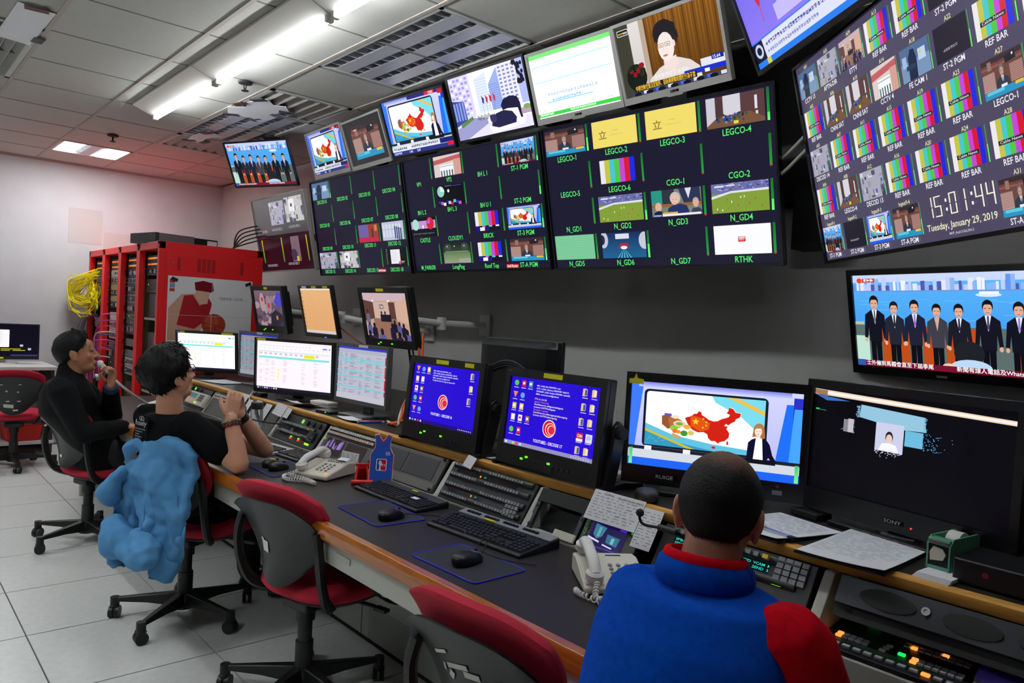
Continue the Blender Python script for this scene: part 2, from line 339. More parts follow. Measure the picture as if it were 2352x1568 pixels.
class Cv:
    """canvas in units 0..W, 0..H (y down); colours sRGB 0..255"""
    def __init__(s, W=16, H=9): s.W, s.H = W, H; s.P = []; s.st = [(0, 0, 1, 1)]; s.cl = [(0, 0, W, H)]; s.k = 1.0; s.lay = 0
    def push(s, x, y, w, h, W=16, H=9, k=None, clip=True):
        ox, oy, sx, sy = s.st[-1]; s.st.append((ox+x*sx, oy+y*sy, sx*w/W, sy*h/H)); s._k = getattr(s, '_k', [])+[s.k]
        c = s.cl[-1]; a = (ox+x*sx, oy+y*sy, ox+(x+w)*sx, oy+(y+h)*sy)
        s.cl.append(c if not clip else (max(c[0], a[0]), max(c[1], a[1]), min(c[2], a[2]), min(c[3], a[3])))
        if k is not None: s.k *= k
    def pop(s): s.st.pop(); s.cl.pop(); s.k = s._k.pop()
    def raw(s, pts, cols):
        ox, oy, sx, sy = s.st[-1]; q = [(ox+x*sx, oy+y*sy)+tuple(v*s.k for v in lin(c)) for (x, y), c in zip(pts, cols)]
        x0, y0, x1, y1 = s.cl[-1]
        for ax, lim, sg in ((0, x0, 1), (0, x1, -1), (1, y0, 1), (1, y1, -1)):
            if all((p[ax]-lim)*sg >= 0 for p in q): continue
            r = []
            for i in range(len(q)):
                a, b = q[i-1], q[i]; da, db = (a[ax]-lim)*sg, (b[ax]-lim)*sg
                if (da >= 0) != (db >= 0):
                    t = da/(da-db); r.append(tuple(u+(v-u)*t for u, v in zip(a, b)))
                if db >= 0: r.append(b)
            q = r
            if len(q) < 3: return
        s.P.append((q, s.lay))
    def poly(s, pts, c): s.lay += 1; s.raw(pts, [c]*len(pts))
    def rect(s, x, y, w, h, c, c2=None, side=None):
        s.lay += 1; c2 = c2 or c
        s.raw([(x, y), (x+w, y), (x+w, y+h), (x, y+h)], [c, c2, c2, c] if side else [c, c, c2, c2])
    def ell(s, x, y, rx, ry, c, n=18): s.poly([(x+rx*cos(2*pi*i/n), y+ry*sin(2*pi*i/n)) for i in range(n)], c)
    def rrect(s, x, y, w, h, r, c):
        p = []
        for cx, cy, a in ((x+w-r, y+h-r, 0), (x+r, y+h-r, 90), (x+r, y+r, 180), (x+w-r, y+r, 270)):
            for t in (0, 30, 60, 90): p.append((cx+r*cos(radians(a+t)), cy+r*sin(radians(a+t))))
        s.poly(p, c)
    def line(s, x0, y0, x1, y1, t, c):
        d = hypot(x1-x0, y1-y0) or 1; nx, ny = -(y1-y0)/d*t/2, (x1-x0)/d*t/2
        s.poly([(x0+nx, y0+ny), (x1+nx, y1+ny), (x1-nx, y1-ny), (x0-nx, y0-ny)], c)
    def text(s, t, x, y, h, c, al='l', sx=1.0, w=None):
        s.lay += 1; vs, fs, tw = textgeo(t)
        if not vs: return
        k = h/.70; kx = k*sx
        if w: kx = w/max(tw, 1e-3)
        dx = {'l': 0, 'c': -tw*kx/2, 'r': -tw*kx}[al]
        for f in fs: s.raw([(x+dx+vs[i][0]*kx, y-vs[i][1]*k) for i in f], [c]*len(f))
    def glyphs(s, x, y, n, h, c, gap=1.05, seed=0):
        """a run of dense square ideograph-like strokes, too small to read"""
        r = random.Random(seed); s.lay += 1
        for i in range(n):
            a = x+i*h*gap
            for _ in range(3):
                u = r.random()*.6; s.raw([(a, y+h*u), (a+h*.85, y+h*u), (a+h*.85, y+h*(u+.14)), (a, y+h*(u+.14))], [c]*4)
            for _ in range(2):
                u = r.random()*.7; s.raw([(a+h*u, y), (a+h*(u+.14), y), (a+h*(u+.14), y+h*.85), (a+h*u, y+h*.85)], [c]*4)
    def build(s, name, w, h, parent, loc=(0, 0, 0), m=None, dz=None, rot=(0, 0, 0)):
        m = m or SCRM; vs = []; fs = []; cs = []; nl = max(1, s.lay)
        dz = dz or min(.00004, .004/nl)
        for q, l in s.P:
            o = len(vs)
            for p in q: vs.append(((p[0]/s.W-.5)*w, -dz*l, (.5-p[1]/s.H)*h)); cs.append(p[2:5])
            fs.append(tuple(range(o, o+len(q)))[::-1])
        # backing so that the picture is a thin slab, not a lone plane
        o = len(vs); fr = [(-w/2, -h/2), (w/2, -h/2), (w/2, h/2), (-w/2, h/2)]
        vs += [(a, .0002, b) for a, b in fr]+[(a, .0022, b) for a, b in fr]; cs += [(0, 0, 0)]*8
        fs += [(o, o+1, o+2, o+3), (o+7, o+6, o+5, o+4), (o, o+4, o+5, o+1), (o+1, o+5, o+6, o+2), (o+2, o+6, o+7, o+3), (o+3, o+7, o+4, o)]
        me = bpy.data.meshes.new(name); me.from_pydata(vs, [], fs)
        at = me.color_attributes.new('Col', 'FLOAT_COLOR', 'POINT')
        at.data.foreach_set('color', [x for c in cs for x in (*c, 1)])
        me.materials.append(m); me.update()
        o = bpy.data.objects.new(name, me); COL.objects.link(o); o.parent = parent; o.location = loc; o.rotation_euler = rot
        return o
W_ = (255, 255, 255); K_ = (8, 8, 16)
GRN = (90, 235, 110)
BARS = [(235, 235, 235), (200, 196, 70), (70, 200, 205), (80, 200, 70), (200, 70, 215), (215, 25, 45), (30, 40, 225)]
def p_bars(c, x, y, w, h, low=True):
    hh = h*.74 if low else h
    for i, b in enumerate(BARS): c.rect(x+w*i/7, y, w/7+.001, hh, b)
    if low:
        for i, b in enumerate([(30, 20, 170), K_, (200, 90, 220), K_, (90, 200, 205), K_, (235, 235, 235)]): c.rect(x+w*i/7, y+hh, w/7, h*.08, b)
        c.rect(x, y+h*.82, w*.18, h*.18, (20, 10, 140)); c.rect(x+w*.18, y+h*.82, w*.2, h*.18, W_); c.rect(x+w*.38, y+h*.82, w*.18, h*.18, (50, 10, 130)); c.rect(x+w*.56, y+h*.82, w*.44, h*.18, (14, 12, 28))
CHINA = [(0, 3.2), (.5, 2.9), (1.2, 2.7), (1.6, 2.1), (2.2, 2.0), (2.5, 1.4), (3.0, 1.6), (3.1, 2.2), (3.8, 2.6), (4.4, 3.1), (5.3, 3.35), (6.1, 3.2), (6.7, 2.7), (7.4, 2.4), (8.0, 2.1), (8.2, 1.6), (7.6, 1.3), (7.9, .7), (8.0, 0), (8.8, .3), (9.2, 1.0), (10.2, 1.1), (10.0, 2.0), (9.3, 2.4), (9.2, 2.9), (8.6, 3.3), (8.0, 3.9), (7.6, 3.6), (7.3, 4.1), (8.0, 4.2), (7.7, 4.7), (8.3, 5.6), (8.2, 6.6), (7.5, 7.4), (6.7, 7.7), (6.3, 8.1), (5.8, 7.6), (5.1, 7.7), (4.5, 7.1), (4.3, 6.3), (3.6, 5.9), (2.6, 6.1), (1.6, 5.7), (.9, 5.0), (.5, 4.3)]
def star(c, x, y, r, col):
    c.poly([(x+(r if i % 2 == 0 else r*.4)*sin(pi*i/5), y-(r if i % 2 == 0 else r*.4)*cos(pi*i/5)) for i in range(10)], col)
def anchor_woman(c, x, y, s, big=True):
    # head-and-shoulders figure at a news desk
    c.poly([(x-1.5*s, y+5*s), (x-1.35*s, y+2.6*s), (x-.9*s, y+2.1*s), (x-.2*s, y+1.75*s), (x+.5*s, y+1.75*s), (x+1.1*s, y+2.1*s), (x+1.5*s, y+2.7*s), (x+1.9*s, y+4.2*s), (x+2.5*s, y+5.2*s), (x+1.9*s, y+5.3*s), (x+1.4*s, y+4.6*s), (x+1.2*s, y+5*s)], (14, 12, 44))
    c.poly([(x-.35*s, y+1.75*s), (x+.45*s, y+1.75*s), (x+.7*s, y+5*s), (x-.6*s, y+5*s)], (250, 248, 250))
    c.ell(x, y+.55*s, .72*s, .95*s, (176, 120, 70)); c.poly([(x-.72*s, y+.5*s), (x-.85*s, y+1.75*s), (x-.4*s, y+1.6*s), (x+.45*s, y+1.85*s), (x+.85*s, y+1.75*s), (x+.72*s, y+.4*s)], (168, 112, 62))
    c.ell(x-.08*s, y+.85*s, .48*s, .72*s, (252, 226, 214)); c.poly([(x-.2*s, y+1.4*s), (x+.2*s, y+1.4*s), (x+.28*s, y+1.85*s), (x-.25*s, y+1.85*s)], (244, 214, 200))
    c.poly([(x-.6*s, y+.6*s), (x-.1*s, y-.15*s), (x+.5*s, y+.2*s), (x+.3*s, y+.35*s), (x-.3*s, y+.4*s)], (182, 126, 76))
    if big:
        for d in (-.26, .12): c.ell(x+d*s, y+.8*s, .09*s, .04*s, (70, 40, 40), 8)
        c.ell(x-.06*s, y+1.23*s, .14*s, .05*s, (205, 90, 90), 8); c.line(x-.06*s, y+.85*s, x-.1*s, y+1.03*s, .03*s, (230, 190, 176))
def p_china(c, big=True, ticker=True, ov=True):
    c.rect(0, 0, 16, 9, (206, 208, 246), (176, 182, 236)); c.poly([(0, 0), (1.2, 0), (.4, 9), (0, 9)], (60, 120, 250))
    c.rect(.7, 0, 14.3, .55, (110, 120, 220), (190, 195, 245)); c.poly([(14.6, 1.2), (15.6, 1.2), (14.9, 9), (13.6, 9)], (30, 110, 245)); c.rect(15.2, .5, .8, 8.5, (40, 50, 190)); c.poly([(15.3, 1.6), (16, 1.6), (16, 9), (14.9, 9)], (70, 160, 250))
    c.rrect(1.3, .75, 11.7, 6.2, .45, (18, 26, 44)); c.rrect(1.55, .98, 11.2, 5.75, .3, (250, 253, 255))
    c.push(1.55, .98, 11.2, 5.75)
    c.poly([(9, 0), (16, 0), (16, 6), (13, 3), (9.5, 1)], (120, 214, 232)); c.poly([(11, 0), (12.5, 0), (16, 1.8), (16, 2.5)], (222, 190, 90)); c.poly([(0, 5.4), (4, 7.0), (9, 7.8), (16, 8.3), (16, 9), (0, 9)], (96, 190, 220)); c.poly([(0, 6.5), (5, 8.2), (10, 9), (0, 9)], (52, 150, 190)); c.poly([(0, 6.3), (0, 6.7), (6, 9), (7, 9)], (206, 186, 40))
    for i in range(5):
        c.line(.4+.5*i, 8.2-.3*(i % 2), .9+.5*i, 7.4+.5*(i % 3), .03, (170, 230, 240))
    c.pop()
    c.push(4.6, 1.7, 8, 5, 16, 10, clip=False)
    m = [(1.6+a*1.02, .6+b*.95) for a, b in CHINA]
    c.poly([(a*1.02-.14, b*1.02-.1) for a, b in m], (255, 246, 240)); c.poly(m, (205, 32, 16)); c.poly([(2.6, 3.0), (4.4, 3.2), (6.4, 4.2), (6.2, 5.6), (4.6, 6.2), (2.8, 5.2)], (222, 84, 18))
    star(c, 3.7, 4.2, .75, (255, 206, 40))
    for a, b in ((5.1, 3.5), (5.7, 4.1), (5.7, 4.8), (5.1, 5.3)): star(c, a, b, .28, (255, 206, 40))
    c.ell(7.3, 9.2, .4, .26, (205, 32, 16)); c.ell(9.8, 8.0, .18, .4, (205, 32, 16))
    # groceries
    c.poly([(-2.9, 3.6), (-2.0, 3.3), (-.9, 3.8), (-.9, 6), (-1.6, 6.3), (-2.8, 5.4)], (150, 84, 44)); c.poly([(-1.7, 3.9), (-.2, 3.7), (1.0, 4.2), (.9, 5.8), (-1.2, 6.2)], (178, 104, 58)); c.rect(-2.4, 3.0, 1.4, .6, (110, 80, 170)); c.ell(-.2, 3.6, .8, .4, (236, 220, 200))
    c.ell(.6, 5.0, 1.2, .7, (225, 205, 170)); c.ell(.6, 5.0, .7, .35, (120, 175, 40)); c.ell(-.4, 6.0, .8, .6, (140, 200, 60)); c.ell(-.2, 6.6, .5, .45, (240, 110, 40)); c.ell(.5, 6.7, .45, .4, (240, 140, 50)); c.ell(2.1, 5.5, .7, .5, (236, 170, 60)); c.ell(1.6, 6.9, .7, .6, (60, 150, 40)); c.ell(2.9, 6.7, .6, .5, (220, 190, 90)); c.poly([(-.8, 7.0), (1.0, 7.6), (.9, 8.1), (-.6, 7.9)], (206, 160, 90))
    c.pop()
    c.rect(0, 6.95, 16, .35, (30, 32, 44)); 
    for a in (1.6, 5.4, 9.4): c.rect(a, 6.85, .7, .5, (232, 234, 246))
    c.rect(0, 7.3, 16, 1.0, (206, 212, 222)); c.rect(0, 8.2, 16, .8, (30, 98, 240))
    anchor_woman(c, 12.3, 3.6, .68, big); c.rect(10.3, 7.0, 3.6, .45, (16, 18, 26))
    if ov:
        for x in (.1, 15.6): c.rect(x, 7.2, .34, 1.75, (70, 190, 120), (120, 240, 140))
    if ticker:
        c.rect(0, 7.6, 16, 1.4, (226, 228, 240)); c.rect(0, 8.35, 16, .65, (40, 50, 130)); c.glyphs(.4, 7.72, 7, .5, (30, 40, 110), seed=3); c.glyphs(5.2, 7.7, 14, .48, (30, 34, 60), seed=5); c.glyphs(.3, 8.5, 5, .4, (230, 235, 255), seed=8); c.text('1.46', 4.4, 8.85, .36, W_); c.text('5.07', 6.5, 8.85, .36, W_); c.rect(12.6, 7.5, 3.4, .8, (20, 30, 110)); c.rect(14.4, 8.2, 1.6, .6, (210, 30, 50))
        c.rect(7, 0, 9, .55, (34, 40, 120)); c.rect(11.5, 0, 2.4, .5, (200, 40, 60)); c.text('15:01', 12.4, .48, .38, W_); c.rect(14.6, .1, 1.2, .7, (180, 30, 50))
def suit(c, x, y, h, tie=(60, 60, 90), hair=(20, 18, 22), skin=(226, 170, 140), w=1.0, jac=(16, 18, 34), lady=False):
    s = h/7.6*w; q = h/7.6
    c.poly([(x-.55*s, y+2.2*q), (x+.55*s, y+2.2*q), (x+.5*s, y+7.6*q), (x+.06*s, y+7.6*q), (x, y+4.4*q), (x-.06*s, y+7.6*q), (x-.5*s, y+7.6*q)], (14, 14, 24))
    c.poly([(x-.95*s, y+1.75*q), (x-.3*s, y+1.25*q), (x+.3*s, y+1.25*q), (x+.95*s, y+1.75*q), (x+1.12*s, y+4.0*q), (x+.8*s, y+4.1*q), (x+.66*s, y+3.0*q), (x+.6*s, y+4.4*q), (x-.6*s, y+4.4*q), (x-.66*s, y+3.0*q), (x-.8*s, y+4.1*q), (x-1.12*s, y+4.0*q)], jac)
    c.poly([(x-.26*s, y+1.25*q), (x+.26*s, y+1.25*q), (x, y+2.7*q)], (236, 236, 244) if not lady else (210, 170, 160)); 
    if not lady: c.poly([(x-.07*s, y+1.3*q), (x+.07*s, y+1.3*q), (x+.1*s, y+2.5*q), (x-.1*s, y+2.5*q)], tie)
    for d in (-1, 1): c.ell(x+d*.95*s, y+4.25*q, .16*s, .24*q, skin, 8)
    c.ell(x, y+.45*q, .44*s, .6*q, hair); c.ell(x, y+.66*q, .36*s, .56*q, skin, 12)
    c.poly([(x-.4*s, y+.5*q), (x-.36*s, y+.05*q), (x, y-.16*q), (x+.36*s, y+.05*q), (x+.4*s, y+.5*q), (x+.2*s, y+.28*q), (x-.2*s, y+.28*q)], hair)
    c.rect(x-.26*s, y+.6*q, .18*s, .06*q, (70, 40, 36)); c.rect(x+.08*s, y+.6*q, .18*s, .06*q, (70, 40, 36)); c.rect(x-.13*s, y+.98*q, .26*s, .06*q, (170, 90, 84))
def p_lineup(c, big=True):
    c.rect(0, 0, 16, 9, (90, 180, 250), (50, 140, 235)); c.rect(0, 0, 16, .75, (200, 214, 250))
    r = random.Random(4)
    for i in range(46):
        x = i*.36; h = .4+r.random()*.9; c.rect(x, 1.55-h, .22+r.random()*.25, h+.1, r.choice([(226, 228, 250), (140, 180, 240), (190, 205, 246), (96, 150, 232), (240, 240, 252), (80, 90, 170)]))
    c.rect(0, 1.55, 16, .12, (110, 150, 220)); c.ell(12.0, 2.0, 1.0, .18, (220, 232, 245)); c.rect(11.3, 1.7, 1.5, .22, (240, 244, 250))
    for i in range(26): c.rect(r.random()*15, 1.8+r.random()*2.8, .5+r.random()*1.2, .04, (110, 196, 252))
    c.rect(0, 4.6, .9, .3, (180, 190, 180)); c.rect(0, 4.9, 16, 4.1, (90, 110, 108)); c.rect(0, 6.0, 1.3, 2.6, (190, 226, 210))
    for a in (2.6, 4.3, 6.4, 8.4, 10.2, 13.8): c.rect(a, 5.0, .9, 4, (190, 76, 24))
    for x, y, h, tie, jac, l in ((2.0, 2.15, 7.6, (110, 110, 130), (18, 20, 34), 0), (3.9, 2.7, 7, (40, 40, 50), (34, 38, 52), 0), (5.8, 2.55, 7.2, (150, 110, 210), (30, 34, 56), 0), (7.75, 2.9, 6.8, (0, 0, 0), (62, 62, 72), 1), (9.6, 2.9, 7, (60, 40, 70), (26, 28, 40), 0), (11.9, 2.55, 7.4, (70, 70, 110), (20, 20, 34), 0), (14.2, 2.7, 7.2, (150, 130, 210), (18, 20, 34), 0)):
        suit(c, x, y, h, tie, (22, 20, 24), (226, 172, 146), 1.0, jac, l)
    c.ell(10.3, 7.2, 1.25, 1.1, (30, 34, 40)); c.ell(10.4, 8.5, 1.7, .75, (186, 214, 244)); c.ell(8.6, 8.5, .6, .3, (236, 206, 190), 8)
    c.rect(0, 8.45, 16, .55, (120, 16, 50)); c.rect(0, 8.4, .8, .6, (50, 90, 170))
    if big: c.text('士外僱到馬體會直至下屆季尾', .9, 8.86, .36, W_, sx=.95); c.text('新聞有線人電話及Whats', 9.2, 8.86, .36, W_, sx=.95)
    else: c.glyphs(.9, 8.55, 14, .32, W_, seed=2); c.glyphs(9, 8.55, 12, .32, W_, seed=9)
    c.ell(.72, .55, .26, .26, (236, 70, 30)); c.rect(1.0, .35, 1.25, .38, (200, 60, 60)); c.glyphs(1.15, .38, 3, .32, W_, seed=1)
def p_council(c, big=True):
    c.rect(0, 0, 16, 9, (106, 70, 62)); c.rect(0, 0, 16, 1.2, (60, 44, 46)); c.rect(0, 1.8, 16, .5, (150, 84, 74)); c.rect(0, 3.2, 5, 4, (186, 150, 142)); c.rect(11, 3.0, 5, 4, (176, 132, 124))
    for i in range(9): c.rect(0, 3.3+i*.42, 5, .1, (130, 90, 86)); c.rect(11, 3.2+i*.42, 5, .1, (120, 80, 76))
    c.rect(2.5, .6, 1.6, 2.0, (150, 116, 108)); c.poly([(9.5, .8), (13.6, .4), (13.8, 2.2), (9.6, 2.5)], (34, 34, 40)); c.line(5, .2, 8.8, 3.0, .08, (40, 30, 32)); c.ell(12.6, 1.0, .35, .3, (220, 220, 226))
    c.poly([(5.0, 7.6), (5.4, 5.6), (7.0, 4.8), (8.8, 4.8), (10.2, 5.6), (10.8, 7.6)], (52, 56, 72)); c.poly([(7.4, 4.8), (8.5, 4.8), (8.0, 6.6)], (226, 228, 236)); c.rect(7.85, 5.0, .25, 1.8, (60, 66, 84))
    c.ell(7.8, 3.4, .95, 1.25, (110, 108, 112)); c.ell(7.85, 3.8, .72, 1.05, (196, 150, 132)); c.rect(7.3, 3.6, .4, .1, (70, 50, 46)); c.rect(8.0, 3.6, .4, .1, (70, 50, 46)); c.rect(7.6, 4.35, .5, .09, (150, 90, 84))
    c.rect(0, 7.3, 16, 1.7, (40, 150, 196)); c.rect(1, 7.3, 7, .8, (96, 200, 226)); c.rect(7.0, 6.7, 2.4, .6, (236, 236, 240)); c.rect(12.4, 7.2, 3.0, .7, (230, 196, 60)); 
    if big: c.glyphs(1.4, 7.5, 8, .42, (20, 60, 120), seed=6); c.ell(1.3, .9, .38, .38, (220, 40, 40)); c.glyphs(1.9, .7, 4, .4, W_, seed=2)
def p_street(c):
    c.rect(0, 0, 16, 9, (250, 250, 255)); c.poly([(0, 0), (4.5, 0), (4.8, 6), (0, 7.4)], (214, 206, 244))
    for i in range(9):
        for j in range(5): c.rect(.2+j*.85, .3+i*.62, .55, .34, (150, 150, 222) if (i+j) % 3 else (235, 232, 250))
    c.poly([(0, 3.2), (2.6, 3.6), (2.7, 6.3), (0, 7.0)], (60, 70, 150))
    for i in range(4): c.rect(.1+i*.65, 3.6, .4, 2.6, (130, 150, 220))
    c.poly([(5.6, 1.0), (8.2, .4), (8.2, 5.8), (5.6, 5.8)], (214, 224, 248)); c.poly([(8.4, 2.2), (10.6, .2), (10.8, 5.8), (8.4, 5.8)], (150, 170, 226))
    for i in range(12): c.rect(5.7, 1.2+i*.38, 2.4, .05, (170, 184, 230)); c.rect(8.5, 2.3+i*.3, 2.2, .05, (90, 110, 180))
    c.poly([(10.6, 0), (14.2, 0), (14.4, 6.2), (10.8, 5.6)], (226, 224, 246))
    for i in range(10):
        for j in range(4): c.rect(10.9+j*.85, .3+i*.52, .5, .26, (130, 134, 190))
    c.poly([(14.2, 0), (16, 0), (16, 5.8), (14.5, 5.8)], (170, 180, 236)); r = random.Random(2)
    for i in range(26): c.ell(13.9+r.random()*1.6, .2+r.random()*2.8, .25, .3, (20, 24, 34), 7)
    for x, cc in ((6.6, (60, 60, 140)), (7.4, (200, 50, 60)), (8.2, (210, 40, 60)), (9.0, (190, 60, 90))): c.line(x, 3.4, x, 6.2, .05, (110, 110, 150)); c.poly([(x, 3.5), (x+.45, 3.9), (x+.3, 4.7), (x, 4.4)], cc)
    c.poly([(0, 7.4), (4.2, 6.2), (7, 6.6), (7, 7.6), (2, 9), (0, 9)], (150, 150, 196)); 
    for i in range(14): c.ell(1.2+i*.2, 7.0-.06*i, .2, .3, (70, 120, 60) if i % 2 else (100, 150, 70), 7)
    c.poly([(2, 9), (7, 7.4), (16, 7.4), (16, 9)], (222, 216, 246)); 
    for i in range(12): c.rect(5.0+i*.25, 6.0+.1*(i % 3), .12, .6, (50, 40, 70))
    c.poly([(7.0, 7.9), (14.8, 7.2), (14.2, 8.5), (7.6, 8.9)], (244, 240, 252))
    bull = (34, 32, 70)
    c.poly([(7.6, 7.9), (8.1, 6.7), (9.0, 6.3), (10.6, 6.1), (12.2, 6.5), (12.9, 7.4), (12.6, 8.1), (9.0, 8.3)], bull); c.ell(8.2, 6.9, .7, .6, (52, 50, 96)); c.line(7.6, 6.4, 8.0, 6.7, .12, bull); c.line(8.7, 6.2, 8.5, 6.6, .12, bull)
    c.poly([(10.2, 5.4), (10.8, 4.7), (12.2, 4.4), (13.6, 4.7), (14.0, 5.6), (14.1, 7.6), (13.7, 7.6), (13.4, 6.2), (11.4, 6.0), (10.4, 6.1)], (26, 24, 56))
    c.rect(14.0, 6.4, 2, .8, (180, 150, 170)); c.ell(15.2, 6.3, .7, .35, (120, 160, 90))
def p_stock(c):
    c.rect(0, 0, 16, 9, (252, 254, 253)); c.rect(0, 0, 16, .6, (120, 220, 120)); c.rect(.6, 1.2, 14.6, .5, (232, 246, 236)); c.rect(.3, 1.7, 15, .14, (170, 236, 226)); c.rect(.3, 3.9, 15, .12, (160, 230, 222))
    for i in range(4): c.glyphs(.8+4*i, 2.0, 4, .28, (214, 226, 222), seed=i)
    for i in range(3): c.glyphs(1.2+4*i, 3.0+.2*i, 5, .26, (222, 232, 230), seed=i+5)
    c.rect(2.4, 6.2, 10.4, .75, (236, 246, 255)); c.glyphs(2.6, 5.7, 17, .55, (170, 190, 214), seed=31); c.glyphs(3.4, 6.5, 12, .45, (120, 176, 236), seed=33); c.rect(2.2, 6.9, 9, .12, (120, 200, 236))
    c.rect(0, 8.35, 16, .5, (60, 200, 70)); c.glyphs(.3, 8.42, 8, .34, W_, seed=14); c.glyphs(6.5, 8.42, 14, .34, (240, 255, 240), seed=15)
    c.text('1.2', 1.0, 8.2, .34, (120, 150, 130)); c.text('15.41', 13.6, 8.2, .34, (160, 190, 170))
def p_podium(c):
    c.rect(0, 0, 16, 9, (70, 66, 46)); c.rect(2.2, 0, 2.2, 9, (232, 226, 222), (206, 198, 196)); c.rect(4.0, 0, .8, 9, (190, 170, 150)); c.rect(4.8, 0, 11.2, 9, (132, 84, 22), (92, 54, 10))
    for i in range(22): c.rect(4.9+i*.5, 0, .16, 9, (166, 108, 32) if i % 3 else (98, 58, 12), (84, 48, 8))
    c.rect(0, 0, 2.0, 9, (62, 62, 48)); c.ell(2.3, 6.7, 1.7, 1.7, (20, 26, 18)); r = random.Random(5)
    for i in range(12): c.ell(1.5+r.random()*2.2, 5.2+r.random()*1.2, .35, .35, (150, 18, 34) if i % 2 else (24, 44, 26), 7)
    c.poly([(4.0, 9), (4.4, 7.4), (6.2, 6.3), (7.4, 6.0), (9.2, 5.6), (11.0, 6.3), (12.2, 7.3), (12.4, 9)], (232, 222, 216)); c.poly([(7.0, 5.6), (9.0, 5.3), (9.2, 6.4), (8.1, 7.2), (7.0, 6.6)], (246, 226, 218))
    c.ell(7.7, 2.35, 1.75, 1.5, (38, 34, 38)); c.ell(8.1, 3.0, 1.7, 1.35, (44, 38, 42)); c.ell(7.7, 4.05, 1.25, 1.75, (252, 236, 230)); c.poly([(6.0, 3.3), (6.3, 1.6), (8, .8), (9.5, 1.6), (9.6, 3.5), (9.0, 2.6), (7.6, 2.3), (6.6, 2.8)], (34, 30, 34))
    for d in (-.55, .5):
        for a, b, w, h in ((-.4, -.22, .8, .05), (-.4, .2, .8, .05), (-.42, -.22, .05, .45), (.38, -.22, .05, .45)): c.rect(7.5+d+a, 3.75+b, w, h, (120, 70, 60))
        c.rect(7.5+d-.22, 3.75, .44, .07, (120, 80, 70))
    c.ell(7.45, 5.05, .4, .13, (214, 120, 116), 10); c.line(7.4, 4.1, 7.3, 4.6, .06, (236, 206, 196)); c.ell(9.0, 3.9, .2, .4, (246, 222, 212))
    c.rect(12.4, 6.6, 3.6, .9, (230, 232, 246)); c.rect(14.0, 6.4, 1.7, .6, (24, 40, 150)); c.text('15.64', 14.1, 6.9, .36, W_); c.text('6.06', 14.3, 7.4, .36, W_); c.rect(9.8, 7.5, 6.2, .6, (26, 50, 200)); c.rect(12.8, 7.8, .7, .4, W_)
    c.rect(1.6, 7.75, 10, .75, (24, 22, 28)); c.text('中國啟動世貿法定程序，投訴美國徵收關稅行為不當', 1.75, 8.36, .5, (250, 200, 60), w=9.6); c.glyphs(5.0, 7.0, 9, .6, (246, 240, 240), seed=5)
    c.rect(1, 8.5, 15, .5, (60, 66, 100)); 
    for i in range(7): c.ell(2+i*2, 8.8, .6, .25, (14, 16, 30)); c.rect(3+i*2, 8.5, .8, .4, (70, 110, 220) if i % 2 else (220, 224, 236))
    c.rrect(.35, .5, 1.9, .75, .12, W_); c.rrect(.42, .57, 1.76, .61, .1, (20, 20, 24)); c.text('now', .52, 1.05, .36, (250, 190, 30), w=.75); c.text('news', 1.32, 1.05, .36, W_, w=.75)
def p_football(c):
    c.rect(0, 0, 16, 9, (120, 150, 60), (134, 160, 52)); c.rect(0, 0, 16, 3.0, (110, 112, 170)); r = random.Random(8)
    for i in range(70): c.rect(r.random()*15.6, r.random()*2.0, .5, .22, r.choice([(70, 80, 170), (150, 150, 200), (40, 46, 110), (190, 190, 220)]))
    c.poly([(0, 3.8), (5.6, 2.5), (16, 2.3), (16, 3.0), (5.6, 3.1), (0, 4.6)], (226, 228, 236)); c.poly([(0, 4.6), (5.6, 3.1), (16, 3.0), (16, 9), (0, 9)], (132, 160, 56)); c.rect(1, .6, 2.6, .5, (226, 228, 236)); c.rect(4.4, .5, 2.4, .5, (210, 212, 226))
    for x, y, q in ((8.2, 4.2, 0), (9.2, 4.1, 0), (5.6, 5.4, 0), (1.4, 7.4, 0), (2.9, 7.8, 0), (4.4, 4.6, 1), (7.4, 6.6, 1), (12.2, 4.9, 1), (14.0, 7.2, 1), (1.6, 8.4, 1), (10.6, 6.2, 1)): c.rect(x, y, .26, .62, (236, 238, 246) if not q else (196, 70, 50))
